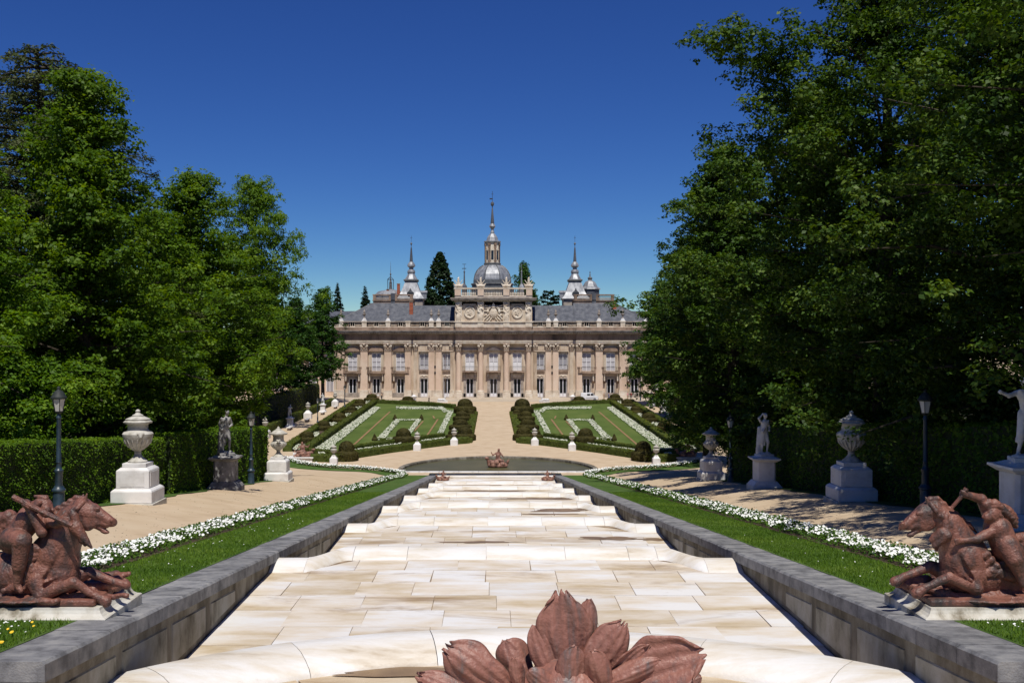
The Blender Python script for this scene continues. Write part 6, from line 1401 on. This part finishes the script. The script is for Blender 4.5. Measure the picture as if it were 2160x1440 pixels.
core = [E(lq(1200, 1475), (.36, .26, .22)), C(lq(1120, 1470), lq(1000, 1490), .16, .12), C(lq(1250, 1470), lq(1380, 1490), .17, .14), C(lq(1200, 1470), lq(1200, 1700), .42, .6), E(lq(1200, 1540), (.9, .55, .3)), C(lq(1200, 1700), (lq(1200, 1700)[0], LD, CZ - 6.2), .7, 1.1)]
core += [E(lq(1060 + 40 * k, 1478 + 8 * (k % 2), -.15), (.12, .14, .1)) for k in range(9)]
V, Q = sculpt(core, .05, .08, noise=.02, nf=5, seed=3); put('rock_core', mesh_np('rock_core', V - lb, Q, True), M['lead_leaf'], leafth)

# ------------------------------------------------------------------ small red lead groups round the pond
def small_group(loc_, label, sc, seed, mirror=1):
    r = random.Random(seed); P = [E((0, 0, .25), (1.5, .9, .4))]
    for k in range(9): a = r.uniform(0, 6.28); P.append(E((1.2 * math.cos(a), .6 * math.sin(a), r.uniform(.3, .7)), (r.uniform(.3, .5), .35, r.uniform(.25, .4))))
    P += [C((0, 0, .8), (.05 * mirror, 0, 1.5), .38, .34), C((.05 * mirror, 0, 1.5), (.1 * mirror, -.02, 1.95), .3, .2), E((.12 * mirror, -.05, 2.25), (.17, .19, .23)), C((-.2 * mirror, 0, 1.85), (-.75 * mirror, -.1, 1.6), .13, .1), C((-.75 * mirror, -.1, 1.6), (-1.0 * mirror, -.15, 2.0), .1, .07),
          C((.35 * mirror, 0, 1.85), (.8 * mirror, -.2, 1.4), .13, .09), C((.1, -.2, .95), (.75 * mirror, -.5, .9), .24, .16), C((.75 * mirror, -.5, .9), (.95 * mirror, -.5, .35), .15, .1), C((-.2, -.1, .8), (-.9 * mirror, -.35, .75), .26, .15), C((-1.3 * mirror, .1, .5), (-1.55 * mirror, 0, 1.1), .3, .18), E((-1.62 * mirror, -.1, 1.2), (.3, .2, .2)), C((1.25, .1, .5), (1.6, 0, .95), .28, .12)]
    t = thing('lead_group', label, 'sculpture', loc_, 0, 'red lead figure groups round the pond', sc); put('figures', sculpt_mesh('figures', P, .07, .08, noise=.03, nf=5, seed=seed), M['lead_old'], t)
    return t
small_group((PC[0], PC[1] + 3.6, .0), 'red lead goddess group sitting in the middle of the pond', (.85, .85, .98), 3)
for sgn in (-1, 1):
    side = 'left' if sgn < 0 else 'right'
    small_group((sgn * 6.1, 122.5, CZ - 16.15), 'small red lead creature at the %s foot of the cascade' % side, .48, 5, -sgn)
    X, d = -sgn * gp([(636, 972)])[0][0] * -1, gp([(636, 972)])[0][1]
    X = sgn * abs(X)
    pl = thing('low_plinth', 'low white plinth at the front outer corner of the %s parterre' % side, 'plinth', (X, d, H(X, d)), group='low plinths beside the parterre')
    bevel(MB().box(-1.55, 1.55, -.8, .8, -.1, .42).box(-1.7, 1.7, -.95, .95, .422, .6).build('block', M['white_marble'], pl), .03)
    small_group((X + .2 * -sgn, d, H(X, d) + .55), 'faded red lead group on the low white plinth beside the %s parterre' % side, (.85, .8, .8), 7 + sgn, sgn)
# ------------------------------------------------------------------ trees
def leaf_cloud(cl, n_leaf, ls, r, sub=20, spread=.19, up=.6, asp=.7):
    """leaves gathered in little sprays on the skin of every clump (x, y, z, radius)"""
    cl = np.array(cl); wgt = cl[:, 3] ** 2; wgt /= wgt.sum()
    ns = len(cl) * sub; ci = np.repeat(np.arange(len(cl)), sub)
    dr = r.normal(size=(ns, 3)); dr[:, 2] = np.where(r.uniform(size=ns) < .72, np.abs(dr[:, 2]), dr[:, 2]); dr /= np.linalg.norm(dr, axis=1, keepdims=True)
    sc_ = cl[ci, :3] + dr * (cl[ci, 3] * r.uniform(.55, 1.05, ns))[:, None] * np.array([1, 1, .8])
    pick = r.choice(ns, n_leaf, p=np.repeat(wgt / sub, sub))
    rad = spread * cl[ci[pick], 3]
    off = r.normal(size=(n_leaf, 3)) * rad[:, None] * np.array([.8, .8, .45])
    P = sc_[pick] + off
    Nn = dr[pick] * .5 + np.array([0, 0, up]) + off / (np.linalg.norm(off, axis=1, keepdims=True) + 1e-6) * .35 + r.normal(0, .42, (n_leaf, 3))
    return cards(P, Nn, ls, r, asp, .35)
def broad(seed, Ht, Rd, z0, nb, n_leaf, ls, prof, cr=(.9, 1.7), el=(2, 68), trunk=.5, spread=.19, extra=()):
    r = np.random.RandomState(seed); cl = [list(q) for q in extra]; mb = MB()
    lean = r.normal(0, .02, 2) * Ht
    mb.tube([(0, 0, -.4), (0, 0, 1.2), (lean[0] * .3, lean[1] * .3, Ht * .35), (lean[0] * .7, lean[1] * .7, Ht * .68), (lean[0], lean[1], Ht * .93)], [trunk * 1.35, trunk, trunk * .78, trunk * .38, .05], 10)
    for i in range(nb):
        t = (i + r.uniform(.1, .9)) / nb; az = i * 2.39996 + r.normal(0, .25); L_ = Rd * prof(t) * r.uniform(.56, 1.2)
        e = math.radians(el[0] + (el[1] - el[0]) * t ** 1.3 + r.normal(0, 7)); zt = z0 + (Ht - z0) * t
        dx, dy, dz = math.cos(az) * math.cos(e) * L_, math.sin(az) * math.cos(e) * L_, math.sin(e) * L_
        zs = max(z0 * .6, zt - dz * .85); sx, sy = lean * zs / Ht
        end = np.array([sx + dx, sy + dy, min(zs + dz, Ht * 1.0)])
        st = np.array([sx, sy, zs]); midp = (st + end) / 2 + np.array([0, 0, .08 * L_])
        mb.tube([st, midp, end * .97 + st * .03], [trunk * .30 * (1 - .6 * t), trunk * .13 * (1 - .5 * t), .012], 5)

        ncl = 3 + int(L_ / 1.5)
        for k in range(ncl):
            s = .28 + .75 * (k + r.uniform(0, .8)) / ncl
            p = st * (1 - s) ** 2 + 2 * s * (1 - s) * midp + end * s * s if s <= 1 else end + (end - midp) * (s - 1) * .6
            j = r.normal(0, .11 * L_ + .35, 3) * np.array([1, 1, .7]); rr = r.uniform(*cr) * (1.05 - .35 * s)
            cl.append([*(p + j), rr])
    for k in range(5): cl.append([lean[0] + r.normal(0, .5), lean[1] + r.normal(0, .5), Ht * r.uniform(.90, .985), r.uniform(.6, 1.0)])
    V, Q = leaf_cloud(cl, n_leaf, ls, r, spread=spread)
    return mesh_np('crown', V, Q), mb.mesh('trunk', True)
P_OVAL = lambda t: (math.sin(PI * (.14 + .80 * t)) ** .75) * (1.05 - .2 * t)
P_CONE = lambda t: (1 - t) ** .72 * .95 + .12 if t > .12 else .75 + 1.6 * t
P_FULL = lambda t: (math.sin(PI * (.2 + .74 * t)) ** .6) * (1.1 - .15 * t)
def layered(seed, Ht, Rd, z0, nb, n_leaf, ls, droop, prof, m_):
    """cedar or spruce: flat sprays of needles along nearly level branches"""
    r = np.random.RandomState(seed); P = []; N_ = []; mb = MB(); mb.tube([(0, 0, -.4), (0, 0, Ht * .5), (0, 0, Ht)], [Ht * .022, Ht * .013, .03], 8)
    lens = []
    for i in range(nb):
        t = (i + r.uniform(0, 1)) / nb; L_ = Rd * prof(t) * r.uniform(.72, 1.12); lens.append((t, L_, i * 2.39996 + r.normal(0, .3)))
    tot = sum(l ** 1.6 for _, l, _ in lens)
    for t, L_, az in lens:
        z = z0 + (Ht - z0) * t; k = max(8, int(n_leaf * L_ ** 1.6 / tot)); s = r.uniform(.1, 1, k) ** .7
        up_ = .22 - .1 * t; zz = z + L_ * (up_ * s - droop * s ** 2.2) + r.normal(0, .10 + .012 * L_, k)
        wd = .30 * L_ * (1.05 - s) ** .7 + .25; lat = r.normal(0, .55, k) * wd
        x = np.cos(az) * s * L_ - np.sin(az) * lat; y = np.sin(az) * s * L_ + np.cos(az) * lat
        P.append(np.stack([x, y, zz - .12 * np.abs(lat)], 1)); N_.append(np.tile([np.cos(az) * .25, np.sin(az) * .25, .9], (k, 1)))
        if L_ > 1.5: mb.tube([(0, 0, z - .1), (np.cos(az) * L_ * .5, np.sin(az) * L_ * .5, z + L_ * (up_ * .5 - droop * .2)), (np.cos(az) * L_ * .96, np.sin(az) * L_ * .96, z + L_ * (up_ * .96 - droop * .9))], [.10 + .01 * L_, .06, .015], 4)
    P = np.concatenate(P); N_ = np.concatenate(N_) + r.normal(0, .3, P.shape)
    V, Q = cards(P, N_, ls, r, .38, .2); return mesh_np('crown', V, Q), mb.mesh('trunk', True)
P_ROUND = lambda t: min(1.0, .6 + t) * (1.0 if t < .75 else 1 - .5 * (t - .75) / .25)
_r = np.random.RandomState(5)
BOUGH = [[-4.6 - 4.9 * a + _r.normal(0, .35), _r.normal(0, .9), 22.6 + 2.8 * a + _r.normal(0, 1.0), _r.uniform(.7, 1.35)] for a in _r.uniform(0, 1, 26)]
BOUGH += [[_r.uniform(-8.6, -3.5), _r.normal(0, 1.2), _r.uniform(15.5, 22), _r.uniform(.9, 1.5)] for _ in range(26)]
LIB = {
 'lime': broad(11, 24, 7.6, 3.6, 54, 84000, .25, P_CONE, cr=(1.0, 1.9), trunk=.45),
 'lime2': broad(12, 25, 7.2, 4.4, 50, 76000, .26, P_OVAL, cr=(1.0, 1.9), trunk=.45),
 'round': broad(21, 25, 7.8, 4.6, 50, 70000, .26, P_ROUND, cr=(1.0, 2.0), el=(0, 48), trunk=.45),
 'plane': broad(13, 31, 8.6, 2.8, 62, 165000, .205, P_FULL, cr=(1.0, 2.1), trunk=.6, el=(-4, 66)),
 'plane_bough': broad(23, 31, 8.2, 3.0, 60, 130000, .23, P_FULL, cr=(1.0, 2.1), trunk=.6, el=(-4, 66), extra=BOUGH),
 'plane2': broad(14, 29, 7.2, 2.6, 56, 84000, .27, P_OVAL, cr=(1.0, 1.9), trunk=.55, el=(-2, 66)),
 'far': broad(15, 27, 6.2, 5.6, 48, 40000, .38, P_OVAL, cr=(1.1, 1.9), trunk=.5),
 'bush': broad(16, 6.5, 2.7, .5, 26, 9000, .22, P_FULL, cr=(.5, .9), trunk=.12, spread=.3),
 'cedar': layered(17, 31, 12.5, 8, 190, 90000, .36, .22, lambda t: (1 - t) ** .5 * .92 + .10, 'cedar'),
 'spruce': layered(18, 26, 4.6, 2, 130, 34000, .62, .35, lambda t: (1 - t) ** .9 + .03, 'conifer'),
 'cedar2': layered(20, 22, 6, 4, 60, 16000, .75, .05, lambda t: (1 - t) ** .5 * .8 + .25, 'conifer'),
}
def sequoia():
    r = np.random.RandomState(19); cl = []; Ht = 42
    for i in range(700):
        t = r.uniform(0, 1) ** .85; z = 3 + 38.5 * t; a = r.uniform(0, 6.28); rr = (5.4 * min(1.08, ((1 - t) / .36) ** .72) + .12) * r.uniform(.82, 1.0); cl.append([rr * math.cos(a), rr * math.sin(a), z, 1.25 * (1.1 - .7 * t)])
    V, Q = leaf_cloud(cl, 60000, .8, r, sub=14, spread=.5, asp=.7); mb = MB().tube([(0, 0, -.4), (0, 0, 20), (0, 0, 41)], [1.3, .7, .05], 8); return mesh_np('crown', V, Q), mb.mesh('trunk', True)
LIB['sequoia'] = sequoia()
LM = dict(lime='lime_leaf', lime2='lime_leaf', plane='plane_leaf', plane_bough='plane_leaf', round='lime_leaf', plane2='plane_leaf', far='dark_leaf', bush='lime_leaf', cedar='cedar', spruce='conifer', cedar2='conifer', sequoia='conifer')
def tree(name, kind, x, d, hs, rs, rz, label, group=None, m=None, z=None):
    t = thing(name, label, 'tree', (x, d, (H(x, d) if z is None else z) - .1), rz, group, (rs, rs, hs))
    c, k = LIB[kind]; put('trunk', k, M['bark'], t); o = put('crown', c, M[m or LM[kind]], t); o['kind'] = 'stuff'; return t
gl, gr = 'trees along the left path', 'trees along the right path'
LT = [('lime_tree', 'lime', -26.4, 50, .70, .84, .3, 'yellow green tree hanging over the blue lamp post at the left edge'), ('lime_tree', 'lime', -23.7, 60, .98, 1.03, 2.0, 'tall pointed leafy tree in front of the dark cedar on the left'),
      ('lime_tree', 'lime2', -24.2, 73, .74, .85, 1.2, 'leafy tree above the very high clipped hedge block'), ('lime_tree', 'lime2', -25.4, 88, 1.0, 1.15, 3.3, 'leafy tree with a side bough against the sky, left of the lone pointed one'),
      ('plane_tree', 'round', -41.4, 183, 1.74, 1.22, 4.4, 'tall tree with several rounded tops, last big one before the palace on the left'), ('plane_tree', 'round', -27.4, 99, .80, .96, 5.2, 'leafy tree filling the gap left of the tall round topped tree'),
      ('plane_tree', 'far', -41.8, 258, 1.02, .95, .4, 'dark rounded tree touching the left end of the palace'), ('plane_tree', 'far', -44, 232, .9, 1.05, 5.4, 'rounded tree second from the palace behind the marbles of the outer left walk'), ('plane_tree', 'far', -44.6, 208, 1.0, 1.15, 2.4, 'dark tree behind the marbles of the outer left walk'), ('plane_tree', 'far', -47, 162, .92, 1.05, 1.1, 'mid green tree over the high hedge of the outer left walk'),
      ('plane_tree', 'far', -45, 150, 1.0, 1.15, 4.0, 'broad tree with low boughs at the near end of the outer left walk'), ('lime_tree', 'lime2', -33, 50, .62, 1.1, 2.2, 'leafy tree deep behind the blue lamp post'), ('lime_tree', 'lime', -36, 70, .8, 1.1, .9, 'leafy tree in the second row behind the high hedge block'),
      ('lime_tree', 'lime2', -38, 125, 1.05, 1.15, 2.9, 'leafy tree in the second row behind the tall round topped tree'), ('cedar_tree', 'cedar', -33.6, 77, 1.03, .98, .6, 'dark cedar with flat drooping sprays at the top left corner'), ('hornbeam_bush', 'bush', -22.2, 50, .98, 1.0, 1.0, 'bright young hornbeam bush behind the blue lamp post'),
      ('lime_tree', 'lime', -29, 33, .55, .9, 4.2, 'leafy tree cut by the left edge of the photo')]
for nm, kd, x, d, hs, rs, rz, lb_ in LT: tree(nm, kd, x, d, hs, rs, rz, lb_, gl if kd not in ('cedar', 'bush') else None)
RT = [('plane', 22.4, 31, .9, 1.05, 1.0, 'dark leafy tree cut by the right edge of the photo'), ('plane', 22.8, 45, 1.06, 1.12, 2.6, 'biggest leafy tree reaching above the top edge on the right'), ('plane_bough', 22.2, 61, 1.06, 1.1, 0, 'tall leafy tree with one bough reaching left against the sky'),
      ('plane2', 22.4, 76, 1.0, 1.14, .7, 'leafy tree behind the right statue with raised arm'), ('plane2', 21.0, 92, 1.0, 1.18, 3.0, 'leafy tree above the far right urn'), ('plane2', 22.4, 111, 1.04, 1.14, 5.1, 'leafy tree rising beyond the far right urn'), ('plane2', 27.6, 135, 1.06, 1.1, 1.9, 'leafy tree by the front outer corner of the right parterre'),
      ('far', 38.4, 172, 1.2, 1.3, .2, 'leafy tree over the clipped domes of the right parterre'), ('far', 39.4, 208, 1.14, 1.3, 2.2, 'leafy tree over the outer right walk near the palace'), ('far', 39.2, 247, 1.06, 1.2, 4.4, 'small looking tree before the right end of the palace'),
      ('plane', 34, 40, 1.0, 1.15, 5.0, 'leafy tree in the second row at the right edge'), ('plane', 36, 66, 1.0, 1.15, 2.1, 'leafy tree in the second row behind the nearest right urn'), ('plane2', 38, 96, 1.0, 1.2, .8, 'leafy tree in the second row behind the far right urn'), ('far', 46, 140, 1.0, 1.3, 3.0, 'leafy tree in the second row behind the right parterre corner'), ('far', 50, 190, 1.0, 1.3, 4.0, 'leafy tree in the second row of the outer right walk'),
      ('plane2', 21.6, 19, .95, 1.1, 2.0, 'leafy tree beside the camera on the right, seen by its shade on the sand')]
for kd, x, d, hs, rs, rz, lb_ in RT: tree('plane_tree', kd, x, d, hs, rs, rz, lb_, gr)
def far_tree(name, kind, px_, top, d, hw_, lab, m=None, rz=0.0):
    x = (px_ - VPX) / F * d + CX; zt = CZ + (720 - top) / F * d; hh = {'sequoia': 42, 'spruce': 26, 'cedar2': 22, 'far': 27}[kind]; rr = {'sequoia': 5.4, 'spruce': 4.6, 'cedar2': 6, 'far': 6.2}[kind]
    tree(name, kind, x, d, (zt - 1) / hh, hw_ * d / F / rr, rz, lab, 'trees behind the palace', m, 1.0)
far_tree('sequoia_tree', 'sequoia', 928, 530, 325, 33, 'broad dark sequoia between the left tower and the dome')
far_tree('spruce_tree', 'spruce', 712, 597, 330, 38, 'dark spruce left of the palace roof with a thin tip')
far_tree('spruce_tree', 'spruce', 770, 604, 335, 44, 'dark spruce just left of the roof terrace', rz=1.0)
far_tree('cedar_tree', 'cedar2', 1161, 613, 330, 40, 'small dark cedar between the attic and the right tower')
far_tree('dark_tree', 'far', 1107, 560, 328, 40, 'dark leafy tree rising behind the right end of the attic', rz=2.2)
far_tree('dark_tree', 'far', 1120, 614, 332, 34, 'lower dark tree behind the right corner of the attic', rz=4.0)
for k, (px_, top) in enumerate(((560, 640), (610, 655), (660, 662), (1390, 655), (1440, 640), (1500, 650))):
    far_tree('dark_tree', 'far', px_, top, 318, 52, 'dark tree in the wood beyond the %s end of the palace, %s' % ('left' if px_ < 1000 else 'right', ('farthest out', 'middle one', 'nearest the roof', 'nearest the roof', 'middle one', 'farthest out')[k]), rz=k * 1.3)

# ------------------------------------------------------------------ people, van, crow, bent pipe
def person_parts(pose):
    w = {'walk': (.16, .24), 'stand': (.10, .04)}[pose] if pose != 'sit' else None
    if pose == 'sit':
        legs = [(( -.1, 0, .5), (-.12, -.42, .52), (-.12, -.45, .08)), ((.1, 0, .5), (.13, -.42, .52), (.15, -.4, .08))]; hz = .5
    else:
        a, b = w; legs = [((-.09, 0, .88), (-.10, -b * .9, .48), (-.1, -b * 1.0, .07)), ((.09, 0, .88), (.10, b * .3, .47), (.1, b * 1.5, .09))]; hz = .88
    body = [C((0, 0, hz + .55), (0, -.01, hz + .66), .055, .05), E((0, -.02, hz + .77), (.075, .095, .115)), E((0, -.115, hz + .755), (.014, .02, .02))]; shirt = [E((0, 0, hz + .05), (.16, .11, .12)), C((0, 0, hz + .1), (0, 0, hz + .4), .14, .16), E((0, 0, hz + .46), (.2, .11, .10))]; tr = [E((0, 0, hz), (.165, .12, .12))]
    for s_, (h_, k_, f_) in zip((-1, 1), legs):
        body += [C(h_, k_, .08, .055), C(k_, f_, .055, .035), C(f_, (f_[0], f_[1] - .14, f_[2] - .02), .04, .035)]; tr += [C(h_, k_, .1, .075), C(k_, (f_[0], f_[1], f_[2] + .06), .075, .06)]
        sh = (s_ * .2, 0, hz + .48); el_ = (s_ * .26, .02 + s_ * .08, hz + .22); ha = (s_ * .24, -.12 - (.2 if pose == 'sit' else 0) + s_ * .05, hz + .02 + (.1 if pose == 'sit' else 0))
        body += [C(sh, el_, .045, .04), C(el_, ha, .038, .03), E(ha, (.035, .045, .05))]; shirt += [C(sh, el_, .065, .058)]
    body += [C((0, 0, hz), (0, 0, hz + .5), .12, .13)]
    hair = [E((0, .015, hz + .81), (.088, .1, .1)), E((0, .06, hz + .74), (.075, .06, .1))]
    return {n: sculpt_mesh(n, p, .028, .03) for n, p in (('body', body), ('shirt', shirt), ('trousers', tr), ('hair', hair))}
PP = {p: person_parts(p) for p in ('walk', 'stand', 'sit')}
def person(x, d, pose, sh, tr, label, rz=0.0, sc=1.0, z=None):
    t = thing('person', label, 'person', (x, d, H(x, d) if z is None else z), rz, None, sc); b = PP[pose]
    put('body', b['body'], M['skin'], t); put('shirt', b['shirt'], M[sh], t); put('trousers', b['trousers'], M[tr], t); put('hair', b['hair'], M['hair'], t)
for x, y, pose, sh, tr, rz, lab in ((905, 850, 'walk', 'cloth_dark', 'cloth_dark', -1.5, 'person in dark clothes walking on the palace terrace'), (798, 843, 'stand', 'cloth_white', 'cloth_tan', .4, 'person in a white shirt standing before the left balconied doors'), (805, 842, 'stand', 'cloth_tan', 'cloth_dark', -2.6, 'person in a tan top beside the one in white on the left'),
                                    (782, 841, 'stand', 'cloth_pink', 'cloth_dark', .8, 'person in a pink top near the far left clipped domes'), (1274, 842, 'stand', 'cloth_tan', 'cloth_tan', .2, 'person in tan standing just right of the white van'), (1284, 842, 'walk', 'cloth_blue', 'cloth_blue', 1.2, 'person in blue in the group right of the van, nearest the van'),
                                    (1291, 842, 'stand', 'cloth_white', 'cloth_blue', 2.0, 'person in white top and blue trousers in the group right of the van'), (1298, 842, 'stand', 'cloth_dark', 'cloth_blue', -1.0, 'person in a dark top at the right end of the group by the van'), (1324, 841, 'stand', 'cloth_pink', 'cloth_tan', .5, 'person in pink before the right palace doors'),
                                    (1331, 841, 'stand', 'cloth_red', 'cloth_dark', -.4, 'person in a red top before the right palace doors'), (1428, 893, 'walk', 'cloth_blue', 'cloth_dark', .1, 'person in blue walking in the shade of the outer right walk'), (1394, 868, 'walk', 'cloth_white', 'cloth_blue', .3, 'person in a pale top in the shade far along the right walk')):
    X, d = unpx(x, y); d = min(d, 272.5); X = (x - VPX) / F * d + CX; person(X, d, pose, sh, tr, lab, rz)
X, d = unpx(623, 975); person((623 - VPX) / F * 139 + CX, 138.6, 'sit', 'cloth_white', 'skin', 'person in a white shirt sitting by the faded red group on the left', .7, 1.0, H(-26, 139) + .12)

d = 266.5; vx = (1243 - VPX) / F * d + CX
van = thing('van', 'small white panel van parked on the palace terrace', 'van', (vx, d, H(vx, d)))
prof = [(.05, .3), (0, .6), (.05, 1.68), (.22, 1.88), (2.6, 1.92), (2.95, 1.84), (3.55, 1.2), (4.2, 1.04), (4.42, .8), (4.42, .36), (4.2, .26), (.2, .26)]
mb = MB(); mb.loft([[(x - 2.2, s * (.82 if z < 1.25 else .82 - .12 * (z - 1.25) / .65), z) for x, z in prof] for s in (-1, 1)]); bevel(mb.build('body', M['van_white'], van), .06, 3)
MB().add([(.3, -.80, 1.25), (1.08, -.80, 1.25), (.86, -.73, 1.72), (.3, -.73, 1.72), (.3, -.70, 1.25), (1.08, -.70, 1.25), (.86, -.66, 1.72), (.3, -.66, 1.72)], [(0, 1, 2, 3), (4, 7, 6, 5), (0, 4, 5, 1), (1, 5, 6, 2), (2, 6, 7, 3), (3, 7, 4, 0)]).build('door_window', M['glass_dark'], van).location = (0, -.05, 0)
MB().box(-.62, .12, -.795, -.6, 1.24, 1.66).build('side_window', M['glass_dark'], van).location = (0, -.035, 0)
MB().add([(.83, -.68, 1.80), (.83, .68, 1.80), (1.36, .74, 1.24), (1.36, -.74, 1.24), (.80, -.68, 1.78), (.80, .68, 1.78), (1.32, .74, 1.22), (1.32, -.74, 1.22)], [(0, 1, 2, 3), (4, 7, 6, 5), (0, 4, 5, 1), (1, 5, 6, 2), (2, 6, 7, 3), (3, 7, 4, 0)]).build('windscreen', M['glass_dark'], van).location = (.03, 0, .02)
for wx_ in (-1.45, 1.35):
    for s_ in (-1, 1):
        Mx = Matrix.Translation((wx_, s_ * .78, .31)) @ Matrix.Rotation(PI / 2, 4, 'X')
        wh = MB().lathe([(.2, -.1), (.3, -.1), (.315, -.06), (.315, .06), (.3, .1), (.2, .1)], 18, M=Mx).build('wheel', M['rubber'], van, True); MB().lathe([(.01, -.11), (.2, -.105), (.2, .105), (.01, .11)], 14, M=Mx).build('rim', M['lead'], wh)
for s_ in (-1, 1): MB().box(2.02, 2.2, s_ * .66 - .14, s_ * .66 + .14, .78, .95).build('headlight', M['glass_grey'], van)
MB().box(2.15, 2.28, -.84, .84, .3, .52).build('bumper', M['rubber'], van); MB().box(-1.0, 1.3, -.835, -.80, .5, .6).build('side_trim', M['rubber'], van)

X, d = unpx(779, 1017)
cr_ = thing('crow', 'small black crow on the sand left of the flower bed', 'bird', (X, d, H(X, d)), .5, None, 1.15)
put('body', sculpt_mesh('body', [E((0, 0, .16), (.15, .07, .075), rotm('Y', -20)), C((.1, 0, .2), (.16, 0, .26), .05, .04), E((.18, 0, .28), (.05, .04, .042)), C((.21, 0, .28), (.27, 0, .265), .018, .006), C((-.12, 0, .13), (-.28, 0, .07), .04, .02)], .016, .03), M['feather'], cr_)
for s_ in (-1, 1): MB().tube([(.01, s_ * .03, .11), (.02, s_ * .035, .05), (.01, s_ * .035, 0)], .009, 5).tube([(.0, s_ * .035, .005), (.06, s_ * .04, .005)], .007, 4).build('leg', M['feather'], cr_)
X, d = unpx(1834, 1164); z = H(X, d)
tag(MB().tube([(X, d, z), (X + .01, d, z + .16), (X - .06, d + .03, z + .34), (X - .22, d + .1, z + .46)], [.012, .012, .011, .008], 6).build('bent_pipe', M['iron']), 'thin bent pipe standing up behind the right flower bed', 'pipe')
